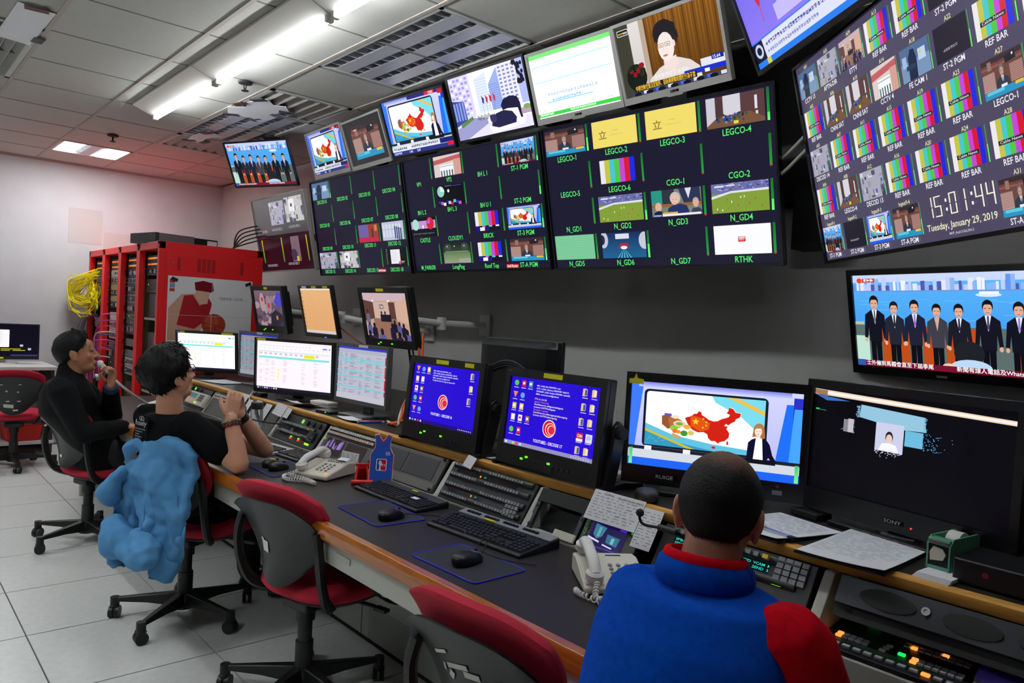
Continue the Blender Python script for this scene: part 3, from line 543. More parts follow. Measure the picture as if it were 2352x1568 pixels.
def p_parliament(c):
    c.rect(0, 0, 16, 9, (120, 130, 120)); c.rect(0, 0, 4.4, 4.2, (40, 150, 130)); c.poly([(9, 0), (15.6, 0), (15.8, 5), (10.5, 4.6)], (44, 52, 84)); c.poly([(11, 0), (13, 0), (12, 3.4)], (220, 224, 236)); c.rect(3.6, 0, 4, 4.6, (48, 50, 64)); c.rect(0, 4.6, 16, 1.0, (150, 100, 50))
    c.poly([(5, 8.6), (5.4, 6.0), (7.4, 5.0), (9.6, 4.9), (11.4, 5.6), (12.4, 8.6)], (34, 50, 104)); c.ell(7.8, 2.9, 1.7, 2.0, (200, 194, 184)); c.ell(7.6, 3.5, 1.2, 1.6, (232, 192, 172)); c.rect(6.9, 3.3, .5, .12, (120, 80, 70)); c.rect(7.9, 3.3, .5, .12, (120, 80, 70)); c.rect(7.3, 4.4, .7, .12, (180, 90, 90))
    c.ell(2.2, 5.4, 1.1, 1.5, (226, 178, 156)); c.poly([(.4, 8.6), (.8, 7.2), (2.2, 6.6), (3.8, 7.2), (4.2, 8.6)], (26, 30, 48)); c.ell(14.2, 4.6, 1.0, 1.4, (180, 170, 160)); c.ell(14.2, 5.1, .8, 1.2, (222, 176, 150)); c.poly([(12.6, 8), (13.2, 6.6), (15.2, 6.5), (16, 7.4), (16, 8)], (60, 64, 90))
    c.rect(3.4, 7.3, 5, .6, (216, 180, 80)); c.rect(3.4, 7.9, 12.2, .7, (236, 238, 242)); c.rect(.3, 7.9, 3, .7, (40, 90, 190)); c.text('WORLD', .5, 8.45, .42, W_, w=2.5); c.rect(0, 8.6, 16, .4, (30, 30, 40))
def p_hearing(c):
    c.rect(0, 0, 16, 9, (206, 204, 214)); c.rect(2.6, 0, 2.2, 6, (80, 54, 56)); c.rect(9.6, 0, 6.4, 8, (92, 60, 62)); c.rect(5, 0, 4.6, 5.5, (216, 212, 222)); c.rect(13.4, 1.4, .7, 3.8, (226, 226, 234)); c.rect(13.6, 5.8, .6, 1.6, (230, 230, 234)); c.poly([(0, 9), (0, 8.3), (3, 6), (12, 5.5), (16, 8), (16, 9)], (120, 84, 60)); r = random.Random(3)
    for i in range(40): c.rect(2.6+r.random()*8.6, 5.2+r.random()*2, .5, .5+r.random()*.5, r.choice([(26, 34, 50), (60, 70, 80), (30, 70, 190), (140, 150, 170), (40, 80, 90)]))
    c.rect(7.6, 7.6, 1.3, .9, (230, 220, 60))
def p_yellow(c):
    c.rect(0, 0, 16, 9, (243, 222, 108)); c.text('立', 2.2, 6.0, 2.2, (140, 120, 60)); c.glyphs(7.6, 3.6, 4, .5, (206, 180, 96), seed=2); c.text('Conference Room', 6.4, 5.4, .55, (214, 190, 110), w=5)
def p_lobby(c):
    c.rect(0, 0, 16, 9, (222, 206, 200)); c.poly([(0, 1.6), (16, .6), (16, 2.4), (0, 3.6)], (196, 96, 100)); c.rect(3.6, 4.0, 8, 5, (246, 248, 252)); c.rect(3.6, 4.6, 8, .2, (120, 120, 120))
    for i in range(5): c.rect(4+i*1.6, 6.5, .8, 2.5, (90, 110, 110))
    c.rect(12, 2.4, 4, 6.6, (214, 160, 150))
def p_studio(c):
    c.rect(0, 0, 16, 9, (84, 110, 150)); c.rect(0, 4, 16, 5, (120, 150, 186)); c.poly([(4, 9), (4.4, 3), (6, 1), (8, 1.2), (9, 4), (8.6, 9)], (26, 40, 70)); c.rect(10, 2, 4, 3, (190, 214, 240)); c.rect(1, 2.2, 2.4, 3, (160, 190, 226)); c.rect(10.6, 2.5, 1.2, 1, (226, 200, 120)); c.rect(3, 5, 5, 1.2, (40, 60, 90))
def p_cctv(c, k=0):
    c.rect(0, 0, 16, 9, [(170, 168, 186), (196, 194, 190), (186, 196, 220)][k]); r = random.Random(k+20)
    for i in range(26): c.rect(r.random()*15, r.random()*8, .6+r.random()*2.2, .5+r.random()*1.6, r.choice([(120, 120, 146), (210, 210, 220), (84, 84, 110), (160, 150, 160), (60, 66, 90), (60, 80, 170)]))
    if k == 1: c.rect(4, .8, 5, 4.4, (236, 236, 240)); c.rect(5.5, 2.4, 1.6, 1.2, (80, 80, 90))
def p_night(c):
    c.rect(0, 0, 16, 9, (22, 30, 26), (70, 96, 70)); c.ell(3, 1.8, 2, 1.6, (60, 76, 66)); c.ell(13, 1.6, 2, 1.6, (60, 76, 66)); c.rect(0, 4.2, 16, 4.8, (96, 130, 74), (150, 160, 130)); c.rect(1, 3.6, 14, .5, (130, 140, 120)); c.rect(9, 7, 7, 2, (160, 164, 150))
    for x in (2.6, 12.8, 7): c.ell(x, 1.4, .3, .25, W_)
def p_redroom(c):
    c.rect(0, 0, 16, 9, (150, 60, 50)); c.rect(0, 0, 8, 6.5, (110, 96, 160)); c.poly([(0, 6.4), (16, 7.0), (16, 9), (0, 9)], (196, 36, 70)); c.rect(10.6, 2.4, 1.2, 4.4, (90, 40, 34)); c.rect(13, .6, 2, 3, (200, 130, 70))
def p_hall(c):
    c.rect(0, 0, 16, 9, (190, 196, 214)); 
    for i in range(6): c.rect(.6+i*2.4, 1.2, 1.5, 6.2, (214, 220, 236)); c.rect(.6+i*2.4, 3.5, 1.5, .3, (150, 156, 180))
    for i in range(4): c.rect(9.2+i*1.4, 2.2+.4*i, 1, 6, (70, 84, 130))
def p_scan(c):
    c.rect(0, 0, 16, 9, (120, 200, 150))
    for i in range(28): c.rect(0, i*.33, 16, .1, (150, 220, 180) if i % 2 else (108, 186, 140))
def p_stage(c):
    c.rect(0, 0, 16, 9, (22, 44, 92), (30, 100, 150)); c.ell(.6, 2.4, 1.8, 3.0, (200, 200, 214)); c.ell(.2, 2.4, 1.0, 1.8, (40, 40, 70)); c.ell(15.6, 3.2, 2, 3.0, (200, 202, 216)); c.rect(5.2, .5, 5, 1.8, (222, 224, 236)); c.poly([(6, 5.6), (7, 3.8), (9.4, 3.8), (10.2, 5.6)], (170, 40, 60)); c.ell(8.1, 5.4, 1.2, .6, (255, 246, 255))
    for d in (-2, -1, 0, 1, 2): c.poly([(8.1+d*.2, 6), (8.1+d*1.2-.16, 9), (8.1+d*1.2+.16, 9)], (110, 220, 230))
def p_rthk(c):
    c.rect(0, 0, 16, 9, (252, 252, 255)); c.rrect(6.9, 3.6, 2.1, 1.6, .2, (206, 40, 60)); c.rect(7.1, 3.75, 1.7, .55, W_); c.text('RTHK', 7.15, 4.2, .36, (206, 40, 60), w=1.6); c.glyphs(7.15, 4.5, 4, .36, W_, seed=4); c.rect(7, 5.5, 1.9, .12, (220, 220, 226)); c.rect(7.2, 5.8, 1.5, .1, (228, 228, 232))
def p_scope(c):
    c.rect(0, 0, 16, 9, (10, 9, 20)); c.ell(2.6, 2.6, 2.2, 2.4, (150, 214, 196)); c.poly([(2.6, 2.6), (2.6, .2), (4.8, 2.6)], W_); c.ell(7.2, 2.6, .6, .7, W_)
    for i in range(9): c.rect(.6+i*1.5, 6.6+(i % 3)*.5, 1.5, 1.3, [(40, 40, 160), (200, 90, 214), W_, (30, 20, 120), (200, 200, 210), (200, 30, 60), (100, 200, 200)][i % 7])
    c.rect(5.4, .3, 4, .3, (120, 120, 130)); c.rect(10, .5, 5, .3, (60, 60, 160))
def p_pie(c):
    c.rect(0, 0, 16, 9, (10, 9, 20)); c.rect(0, 1.6, 16, 3.6, (196, 150, 210)); c.ell(3, 3.2, 2.2, 2.6, (170, 226, 210)); c.ell(12.6, 3.0, 2.4, 2.8, (214, 30, 50)); c.poly([(12.6, 3), (12.6, .2), (10.2, 3)], (196, 90, 210)); c.rect(7.4, 3.6, .8, 1.6, W_)
    for i in range(20): c.rect(1.2+i*.7, 7.2, .12, .5+.3*(i % 5 == 0), (200, 200, 206))
def p_list(c):
    c.rect(0, 0, 16, 9, (8, 8, 16)); c.rect(4.6, .8, 7, 7, (236, 236, 242)); c.ell(11, 7.4, .8, .8, (230, 70, 140))
    for i in range(8): c.rect(1.2, .4+i*1, 1.0, .5, (120, 130, 120)); c.rect(5.2, 1.4+i*.7, 4, .1, (190, 190, 200))
    c.rect(12, 6.6, 2.6, .4, (200, 200, 60)); c.rect(12, 7.3, 2, .3, (200, 120, 160))
def p_bwsoldier(c):
    c.rect(0, 0, 16, 9, (120, 96, 112), (54, 44, 66)); r = random.Random(6)
    for i in range(26): c.ell(r.random()*16, r.random()*9, .6+r.random()*1.6, .5+r.random()*1.1, r.choice([(140, 116, 130), (70, 58, 74), (104, 84, 98), (166, 140, 150)]), 9)
    c.ell(4.4, 3.0, 1.5, 2.4, (170, 146, 152)); c.ell(8.0, 3.6, 1.6, 2.4, (150, 124, 132)); c.rect(3.9, 1.8, 1.2, 1.0, (200, 50, 60)); c.poly([(11, 3), (13.6, .2), (16, 1), (16, 4), (12.4, 3.8)], (70, 66, 190)); c.rect(7.4, 3.2, 1.2, 1.2, (196, 40, 60)); c.poly([(8, 9), (8.6, 6), (11.5, 4.8), (15, 6), (16, 9)], (40, 36, 52)); c.ell(12, 6.8, .6, .6, (190, 120, 60))
def p_meeting(c):
    c.rect(0, 0, 16, 9, (196, 160, 140)); c.rect(0, 0, 16, 1.6, (206, 178, 186)); c.poly([(0, 1.4), (3.6, 1.9), (3.6, 5), (0, 5.6)], (96, 62, 56)); c.rect(3.6, 1.8, 5.6, 3.6, (206, 176, 160)); c.rect(9.2, 1.8, 2.2, 3.4, (96, 60, 54)); c.poly([(11.4, 1.9), (16, .9), (16, 6), (11.4, 5.0)], (212, 172, 150)); c.poly([(3, 5), (11, 5), (16, 9), (4, 9)], (150, 108, 90)); c.rect(5.8, 2.3, 1.5, .8, (90, 70, 80)); c.text('FM', 5.9, 3.0, .55, (226, 220, 226), w=1.2); c.rect(5.8, 4.2, 3.8, 1.4, (26, 22, 36))
    for x in (6.3, 7.6): c.ell(x, 3.9, .3, .36, (40, 32, 40), 10)
    for x in (3.2, 9.0): c.rect(x, 1.4, .7, .35, (240, 236, 244))
    r = random.Random(12)
    for x, y, s in [(1.2, 6, 1), (3.0, 6.4, 1.1), (.9, 8, 1.2), (2.8, 7.9, 1.3), (5.6, 7.6, 1.4), (9.6, 6.3, 1.1), (10.6, 5.6, .9), (12.2, 5.9, .9), (13.6, 6.2, 1), (14.6, 7.4, 1.2), (11.8, 8.0, 1.3), (9.8, 8.2, 1.2), (13.8, 8.5, 1.3)]:
        c.poly([(x-.9*s, y+2.2*s), (x-.8*s, y+.5*s), (x, y+.2*s), (x+.8*s, y+.5*s), (x+.9*s, y+2.2*s)], r.choice([(30, 28, 62), (44, 36, 70), (26, 24, 44), (90, 90, 150)])); c.ell(x, y, .42*s, .5*s, (26, 22, 36), 10)
    c.ell(1.2, 3.6, .35, .4, (60, 44, 44)); c.poly([(.5, 6), (.6, 4.2), (1.8, 4.2), (1.9, 6)], (110, 100, 120))
def p_sheet(c, base=(252, 246, 252), dark=False):
    c.rect(0, 0, 16, 9.6, base); c.rect(0, 0, 16, .45, tuple(v-8 for v in base)); r = random.Random(3)
    for i in range(16): c.rect(.6+i*.7, .8, .4, .12, (196, 200, 206)); c.rect(.6+i*.95, 1.3, .3, .12, (200, 204, 210))
    c.rect(14.0, .75, .9, .3, (110, 140, 220)); c.ell(15.4, .9, .2, .2, (120, 170, 180), 8); c.rect(.4, 2.0, 15, .1, (150, 206, 206))
    for i in range(12): c.rect(.5+i*1.1, 2.25, .6, .4, tuple(v-46 for v in base))
    c.rect(10.2, 2.3, 2.2, .6, (232, 226, 40)); c.rect(.4, 3.0, 15, .4, (120, 222, 222))
    for j in range(22): c.rect(.4, 3.5+j*.25, 15, .015, (222, 216, 222))
    for i in range(12): c.rect(.4+i*1.25, 3.4, .02, 5.4, (222, 216, 222))
    for j in range(18):
        for i in (0, 1, 2, 4, 7, 9):
            if r.random() < .6: c.rect(.6+i*1.3, 3.6+j*.27, .5+r.random()*.4, .09, tuple(v-50 for v in base))
    for y in (5.5, 6.3, 6.8): c.rect(4.6, y, .4, .22, (236, 230, 60))
    c.rect(0, 9.1, 16, .5, (26, 24, 44))
    for i in range(9): c.rect(.3+i*.5, 9.22, .3, .25, [(220, 220, 230), (60, 100, 220), (200, 50, 80), (230, 230, 236)][i % 4])
def p_table(c):
    c.rect(0, 0, 16, 12, (190, 190, 206)); c.rect(0, 0, 16, .5, (50, 60, 200)); c.rect(0, .5, 16, .9, (178, 180, 196)); r = random.Random(4)
    for j in range(46):
        y = 1.6+j*.2
        for x, w in ((.5, 1.2), (2.2, 1.4), (4, 2.8), (7.4, 1.2), (9.4, 2), (12.4, 2.2)):
            if r.random() < .7: c.rect(x, y, w*(.4+.6*r.random()), .08, (120, 122, 140))
    for y in (2.6, 3.2, 5.4, 6.6, 9.0): c.rect(0, y, 15.4, .28, (120, 206, 220))
    c.rect(15.4, 1.6, .4, 8.6, (206, 40, 60)); 
    for y in (3.4, 6.2, 8.8): c.rect(15.4, y, .4, .4, (190, 190, 206))
    c.rect(0, 10.8, 16, 1.2, (196, 196, 208))
def p_desktop(c, t1, bar, n):
    c.rect(0, 0, 16, 12, (40, 12, 214)); r = random.Random(n)
    ic = [(236, 206, 150), (236, 150, 40), (90, 200, 90), (230, 230, 240), (110, 160, 240), (214, 40, 50), (250, 250, 250), (220, 210, 40), (60, 150, 170), (150, 110, 90)]
    L = [(.6, .5), (2.0, .5), (3.3, .5), (.6, 2.6), (2.0, 2.6), (.6, 4.6), (2.0, 4.6), (.6, 6.6), (2.0, 6.6), (3.4, 6.6), (.6, 8.8), (2.0, 8.8)]
    for i, (x, y) in enumerate(L):
        if n == 1 and i == 9: continue
        k = (i*3+n) % 10; 
        if k in (2, 4): c.ell(x+.45, y+.55, .42, .5, ic[k])
        elif k == 1: c.poly([(x, y), (x+.9, y), (x+.45, y+1.1)], ic[k])
        else: c.rect(x+.1, y, .75, 1.1, ic[k]); c.rect(x+.25, y+.3, .4, .4, (255, 255, 255) if k != 6 else (200, 60, 60))
        c.rect(x, y+1.3, .9, .12, (214, 210, 240))
    R = [(13.8, .6), (13.8, 3.0), (13.6, 5.4)] if n == 1 else [(13.0, .4), (14.5, .4), (13.0, 2.8), (14.4, 2.8), (12.9, 5.2), (14.3, 5.2), (12.8, 7.6), (14.3, 7.6), (12.8, 9.8), (14.2, 9.8)]
    for i, (x, y) in enumerate(R):
        if n == 2 and i == 6: c.rect(x, y, 1.05, .95, (205, 20, 40)); c.text('CNN', x+.1, y+.75, .5, W_, w=.85); c.rect(x, y+.95, 1.05, .45, W_)
        elif n == 2 and i == 7: c.rect(x, y, 1.05, 1.4, (226, 224, 244)); c.ell(x+.5, y+.6, .35, .35, (190, 190, 226))
        else: c.poly([(x, y+.1), (x+.4, y), (x+.75, y+.15), (x+.75, y+1.2), (x, y+1.3)], (232, 200, 150)); c.rect(x+.35, y+.2, .35, .95, (246, 226, 190) if i % 2 else (60, 90, 160))
        c.rect(x, y+1.5, .9, .12, (214, 210, 240))
    ls = ['CMS - LOGIN : Mic_PASSWORD : tread', 'CCTV - LOGIN : kablenews, PASSWORD : kablei112', 'CHINANEWS - LOGIN : hkcabletv, PASSWORD : cabletv0422', 'EMAIL : news.linearroom@gmail.com']
    for i, l in enumerate(ls): c.text(l, 5.0, 1.2+.48*i, .26, (240, 240, 255), w=min(6, .125*len(l)))
    y = 3.3
    if n == 2:
        for l, col in (('FTP: 61.10.4.28', (246, 220, 110)), ('(guest = livenews)', (220, 120, 110)), ('User/Password: cableguest/cableguest', (250, 240, 230)), ('Location: D:/FTP/cableguest', (250, 240, 230)), ('(livenews > guest)', (220, 120, 110)), ('User/Password: cableoutgoing/cableoutgoing', (250, 230, 180)), ('Location: D:/FTP/cableoutgoing', (250, 230, 180))): c.text(l, 4.9, y+.2, .28, col, w=.145*len(l)); y += .46
    else: c.text('FTV (BSS) FTP: 86.131.123 / Login abc, Password 7301', 5.0, 3.15, .26, (240, 240, 255), w=5.4)
    cy = 7.1 if n == 1 else 8.0
    c.ell(8.1, cy, 1.15, 1.5, W_, 28); c.ell(8.1, cy, 1.03, 1.36, (214, 28, 44), 28); c.ell(8.3, cy+.1, .86, 1.1, W_, 24); c.ell(8.36, cy+.12, .8, 1.0, (222, 34, 48), 24); c.ell(8.5, cy+.16, .62, .78, W_, 24); c.ell(8.55, cy+.18, .56, .7, (230, 40, 54), 24)
    c.text(t1, 8.1, 10.0 if n == 1 else 10.75, .52, W_, 'c', w=5.2)
    c.rect(0, 11.35, 16, .65, bar)
    for i in range(5): c.ell(.4+i*.7, 11.68, .22, .22, [(230, 230, 250), (90, 170, 240), (236, 200, 120), (226, 60, 60), (220, 220, 220)][i], 8)
    for i in range(8): c.rect(12.3+i*.4, 11.6, .2, .2, (200, 196, 226))
def vu(c, x, y, w, h, lvl=0, mark=(205, 30, 40)):
    c.rect(x, y, w*.46, h, (24, 120, 44), (40, 170, 60)); c.rect(x+w*.54, y, w*.46, h, (24, 120, 44), (40, 170, 60))
    if lvl: c.rect(x, y+h*(1-lvl), w, h*lvl, (80, 240, 110), (120, 255, 130))
    else: c.rect(x, y+h*.97, w, h*.03+.02, mark)
def multiview(rows, base=(26, 24, 46), k=1.0, W=16, H=9):
    c = Cv(W, H); c.rect(0, 0, W, H, base)
    n = len(rows); m = len(rows[0]); cw, chh = W/m, H/n
    for j, row in enumerate(rows):
        for i, (lab, pic, lvl) in enumerate(row):
            x, y = i*cw, j*chh
            if pic:
                fn, a = pic if isinstance(pic, tuple) else (pic, 1)
                if fn is p_bars: p_bars(c, x+cw*.12, y+chh*.1, cw*.66, chh*.62, a != 2)
                else: c.push(x+cw*.03, y+chh*.06, cw*.84, chh*.7); fn(c, *([False] if fn in (p_lineup, p_council) else ([False, False, False] if fn is p_china else (([a-1] if fn is p_cctv else []))))); c.pop()
            vu(c, x+cw*.9, y+chh*.05, cw*.035, chh*.72, lvl)
            if lab: c.text(lab, x+cw*.46, y+chh*.96, chh*.15, GRN, 'c', sx=.86)
    return c
# ================================================================== displays
GREYB = mat('grey_bezel', (150, 148, 144), .45)
BEZ = mat('gloss_black_bezel', (14, 14, 16), .25)
PDK = mat('monitor_back', (26, 27, 30), .5)
def display(name, label, pose, cv, bz=(.012, .012, .012, .016), depth=.045, m=None, cat='television', group=None, base=None, bev=.004, mount=None, back=True, pic_y=.001):
    x, y, z, yaw, tilt, w, h = pose; m = m or BEZ; zb = base if base is not None else z
    t = thing(name, label, cat, (x, y, zb), (0, 0, radians(yaw+90)), group)
    l, r, tp, bt = bz; y1 = .008
    body = MB().box(-w/2, w/2, .006, depth*.5, -h/2, h/2)
    if back: body.loft([((0, depth*.5-.002, 0), (w*.46, 0, 0), (0, 0, h*.44)), ((0, depth, 0), (w*.36, 0, 0), (0, 0, h*.34))], 4) if False else body.box(-w*.38, w*.38, depth*.5-.001, depth, -h*.36, h*.36)
    hs = obj('housing', body, m, t, (0, 0, z-zb), (radians(-tilt), 0, 0), bev)
    fr = MB().box(-w/2, w/2, -.006, y1, h/2-tp, h/2).box(-w/2, w/2, -.006, y1, -h/2, -h/2+bt).box(-w/2, -w/2+l, -.006, y1, -h/2+bt, h/2-tp).box(w/2-r, w/2, -.006, y1, -h/2+bt, h/2-tp)
    obj('bezel', fr, m, hs, sm=0)
    cv.build('picture', w-l-r, h-tp-bt, hs, ((l-r)/2, pic_y+.003, (bt-tp)/2))
    if mount == 'wall':
        d = (y-Y0)/max(.5, sin(radians(yaw)))
        obj('wall_bracket', MB().cb((0, depth+.004, 0), (.2, .012, .16)).cb((0, (depth+d)/2, .0), (.05, d-depth-.004, .05)).cb((0, d-.012, 0), (.14, .012, .2)), BLKM, t, (0, 0, z-zb))
    if mount == 'ceiling':
        obj('ceiling_pole', MB().cyl((0, depth+.06, -.1), (0, depth+.06, HC-z), .024, 12).cb((0, depth+.03, 0), (.14, .07, .14)).lathe([(.07, 0), (.07, -.02), (.03, -.03)][::-1], 14, (0, depth+.06, HC-z)), BLKM, t, (0, 0, z-zb))
    return t, hs
def label_tag(hs, x, z, w, h, m=YLW, y=-.0075): return obj('sticker', MB().box(x-w/2, x+w/2, y, y+.0015, z-h/2, z+h/2), m, hs, sm=0)
N = None
def T(lab, pic=None, lvl=0): return (lab, pic, lvl)
c_legco = multiview([[T('LEGCO-1', p_council, .5), T('LEGCO-2', p_yellow), T('LEGCO-3', p_yellow), T('LEGCO-4', p_hearing, .25)],
    [T('LEGCO-5'), T('LEGCO-6', (p_bars, 2)), T('CGO-1'), T('CGO-2')],
    [T('N_GD1'), T('N_GD2', p_football, .35), T('N_GD3', p_parliament), T('N_GD4', p_football, .35)],
    [T('N_GD5', p_scan), T('N_GD6', p_stage, .5), T('N_GD7'), T('RTHK', p_rthk)]])
c_vp = multiview([[T('VP1'), T('VP2', p_lobby), T('BH L 1'), T('ST-1 PGM', p_lineup, .2)],
    [T('BH L 2'), T('BH L 3', p_scope), T('BH U 1'), T('ST-2 PGM', N, .35)],
    [T('CASTLE', p_pie), T('CLOUDY1'), T('BRICK', p_bars), T('ST-3 PGM', p_china, .4)],
    [T('M_PARKER'), T('LongPing', p_night), T('Roof Top', p_bars), T('ST-A PGM', p_council, .5)]])
c_vp.rect(11.5, 8.68, 1.3, .28, (214, 40, 50)); c_vp.text('Avid Router', 12.15, 8.9, .2, W_, 'c', w=1.15)
c_dec = multiview([[T('DECOD 01', p_studio, .3), T('DECOD 02'), T('DECOD 03'), T('DECOD 04')],
    [T('DECOD 05'), T('DECOD 06'), T('DECOD 07'), T('DECOD 08')],
    [T('DECOD 09'), T('DECOD 10'), T('DECOD 11', p_redroom), T('DECOD 12', p_hall)],
    [T('DECOD 13', (p_cctv, 1)), T('DECOD 14', (p_cctv, 2)), T('DECOD 15'), T('DECOD 18', p_list)]])
c_dec.rect(10.8, 8.66, 1.3, .28, (214, 40, 50)); c_dec.text('Avid Router', 11.45, 8.88, .2, W_, 'c', w=1.15)
MVB = (.009, .009, .009, .012)
g = 'wall multiview panels'
display('multiview_panel', 'large multiview panel with two yellow tiles and RTHK tile', (2.126, -2.653, 2.105, 92.3, -13.6, 1.24, .71), c_legco, MVB, .06, mount='wall')
display('multiview_panel', 'large multiview panel with two stacked colour bar tiles above Roof Top', (3.395, -2.63, 2.108, 91, -12.2, 1.235, .705), c_vp, MVB, .06, mount='wall')
display('multiview_panel', 'large multiview panel with green DECOD labels', (4.659, -2.617, 2.106, 90.4, -10.8, 1.24, .71), c_dec, MVB, .06, mount='wall')
# grey-framed multiview next to it
c = Cv(); c.rect(0, 0, 16, 4.6, (92, 92, 92), (74, 72, 74)); c.rect(0, 4.6, 16, 4.4, (40, 10, 24))
c.push(5.2, .6, 4.4, 2.8); p_cctv(c, 0); c.pop(); c.push(10, .4, 5, 2.9); p_cctv(c, 1); c.pop()
for x, y, l in ((.6, 4.2, 'ILONG BK FEED 1'), (5.2, 4.1, 'ILONG BK FEED 2'), (10.4, 4.0, 'ILONG BK FEED 3'), (2.0, 8.5, 'ILONG BK FEED 5'), (8.6, 8.4, 'ILONG BK FEED 7')): c.text(l, x, y, .3, (170, 165, 175), w=3.2)
for x in (1.2, 7.4, 14.6): c.rect(x, 5.0, .25, 3, (200, 190, 40), (60, 150, 60))
c.rect(10.2, 5.0, 2.4, 3.0, (120, 96, 110)); c.ell(10.8, 7.2, .9, .7, (60, 50, 80)); c.rect(11.4, 7.4, .6, .6, (210, 180, 40))
display('multiview_panel', 'grey-edged dim multiview panel beside the red racks', (5.93, -2.636, 2.113, 89.2, -12.4, 1.06, .63), c, MVB, .06, GREYB, mount='wall')
# upper row
def full(fn, *a, W=16, H=9, k=1.0):
    c = Cv(W, H); c.k = k; fn(c, *a); return c
GB = (.014, .014, .014, .03)
def lg_lip(hs, h, w):
    obj('lip', MB().prism([(-.05, -h/2+.003), (.05, -h/2+.003), (.035, -h/2-.006), (-.035, -h/2-.006)], -.006, .012), GREYB, hs)
    cc = Cv(4, 1); cc.ell(.6, .5, .4, .4, (90, 90, 90), 12); cc.text('LG', 1.3, .85, .7, (90, 90, 90), w=1.6); cc.build('brand_mark', .045, .011, hs, (0, -.0066, -h/2+.015), PRINT)
_, hs = display('television', 'small grey-framed television with red map newscast', (5.24, -2.662, 2.697, 88, -19, .600, .357), full(p_china, False), GB, .05, GREYB, mount='wall')
c = Cv(); c.rect(0, 0, 16, 9, (44, 44, 46)); c.push(2.6, 1.3, 11.6, 6.6); p_council(c); c.pop()
display('television', 'grey-framed television with council speaker in a dark border', (4.586, -2.613, 2.673, 87, -21, .57, .343), c, GB, .05, GREYB, mount='wall')
display('television', 'black television with red map newscast and market ticker', (3.917, -2.584, 2.677, 94, -22, .632, .367), full(p_china, True, k=1.15), (.012, .012, .012, .016), .05, mount='wall')
display('television', 'black television with street of towers and bronze bulls', (3.185, -2.562, 2.672, 92, -21, .637, .370), full(p_street, k=1.2), (.012, .012, .012, .016), .05, mount='wall')
_, hs = display('television', 'grey-framed television with almost white stock page', (2.541, -2.551, 2.655, 91.4, -21.1, .56, .349), full(p_stock, k=1.25), GB, .05, GREYB, mount='wall'); lg_lip(hs, .349, .56)
_, hs = display('television', 'grey-framed television with speaker before brown curtain', (1.976, -2.545, 2.654, 88.5, -22.4, .562, .349), full(p_podium), GB, .05, GREYB, mount='wall'); lg_lip(hs, .349, .56)
display('television', 'black ceiling-hung television with line-up of suited people by the sea', (5.834, -2.391, 2.632, 113.8, -25.8, .66, .370), full(p_lineup, False), (.012, .012, .012, .016), .045, mount='ceiling')
# right-hand angled multiview
c = Cv(16, 10); c.rect(0, 0, 16, 10, (78, 72, 98))
PV = {(0, 0): ('A01', 'CCTV 13', p_studio), (1, 0): ('A05', 'APTN-DIR', p_cctv), (2, 0): ('A09', 'ETTV', p_meeting), (3, 0): ('A13', 'REF BAR', 1), (4, 0): ('A17', 'REF BAR', 1), (5, 0): ('A21', 'ST-2 PGM', 0), (6, 0): ('A25', 'REF BAR', 1), (7, 0): ('A29', 'REF BAR', 1),
 (0, 1): ('A02', 'REF BAR', 1), (1, 1): ('A06', 'CNNI SAT', p_hearing), (2, 1): ('A10', 'CNNI SAT', p_hearing), (3, 1): ('A14', 'CCTV 4', p_lobby), (4, 1): ('A18', 'FE CAM 1', p_studio), (5, 1): ('A22', 'ST-2 PGM', 0), (6, 1): ('A26', 'REF BAR', 1), (7, 1): ('A30', 'REF BAR', 1),
 (0, 2): ('A03', 'DECOD 14', p_cctv), (1, 2): ('A07', 'REF BAR', 1), (2, 2): ('A11', 'REF BAR', 1), (3, 2): ('A15', 'REF BAR', 1), (4, 2): ('A19', 'REF BAR', 1), (5, 2): ('A23', 'REF BAR', 1), (6, 2): ('A27', 'LEGCO-1', p_council), (7, 2): ('A31', 'REF BAR', 1),
 (0, 3): ('A04', 'REF BAR', 1), (1, 3): ('A08', 'LEGCO-4', p_hearing), (2, 3): ('A12', 'DECOD 13', p_cctv), (3, 3): ('A16', 'REF BAR', 1), (4, 3): ('A20', 'REF BAR', 1), (5, 3): ('A24', 'REF BAR', 1), (6, 3): ('A28', 'REF BAR', 1), (7, 3): ('A32', 'REF BAR', 1),
 (0, 4): ('Ingest9-1', 'ST-1 PGM', p_lineup), (1, 4): ('Ingest9-2', 'ST-2 PGM', 0), (2, 4): ('Ingest9-3', 'ST-3 PGM', p_china), (3, 4): ('Ingest9-4', 'ST-A PGM', p_council), (6, 4): ('A31', 'ST-A PGM', p_council)}
for (i, j), (a, l, f) in PV.items():
    x, y = i*2, j*2; c.text(a, x+.95, y+.27, .17, (226, 222, 170), 'c', sx=.85)
    if f == 1:
        p_bars(c, x+.12, y+.32, 1.6, 1.28, False); c.rect(x+.35, y+1.05, 1.1, .16, (40, 40, 44)); c.text('Cable News', x+.42, y+1.17, .1, (220, 220, 220), w=.95); c.rect(x+.12, y+1.25, 1.6, .35, (236, 190, 90) if False else (200, 200, 60)); p_bars(c, x+.12, y+1.22, 1.6, .38, False)
    elif f == 0: c.rect(x+.1, y+.32, 1.7, 1.3, (36, 32, 46)); c.glyphs(x+.5, y+1.2, 6, .12, (160, 150, 170), seed=i)
    else:
        c.push(x+.1, y+.32, 1.7, 1.3); f(c, *([False, False, False] if f is p_china else ([False] if f in (p_lineup, p_council) else []))); c.pop()
    c.rect(x+1.84, y+.32, .05, 1.3, (70, 150, 80)); c.rect(x+1.84, y+1.0, .05, .62, (110, 240, 120)); c.text(l, x+.92, y+1.9, .22, (240, 240, 246), 'c', sx=.85)
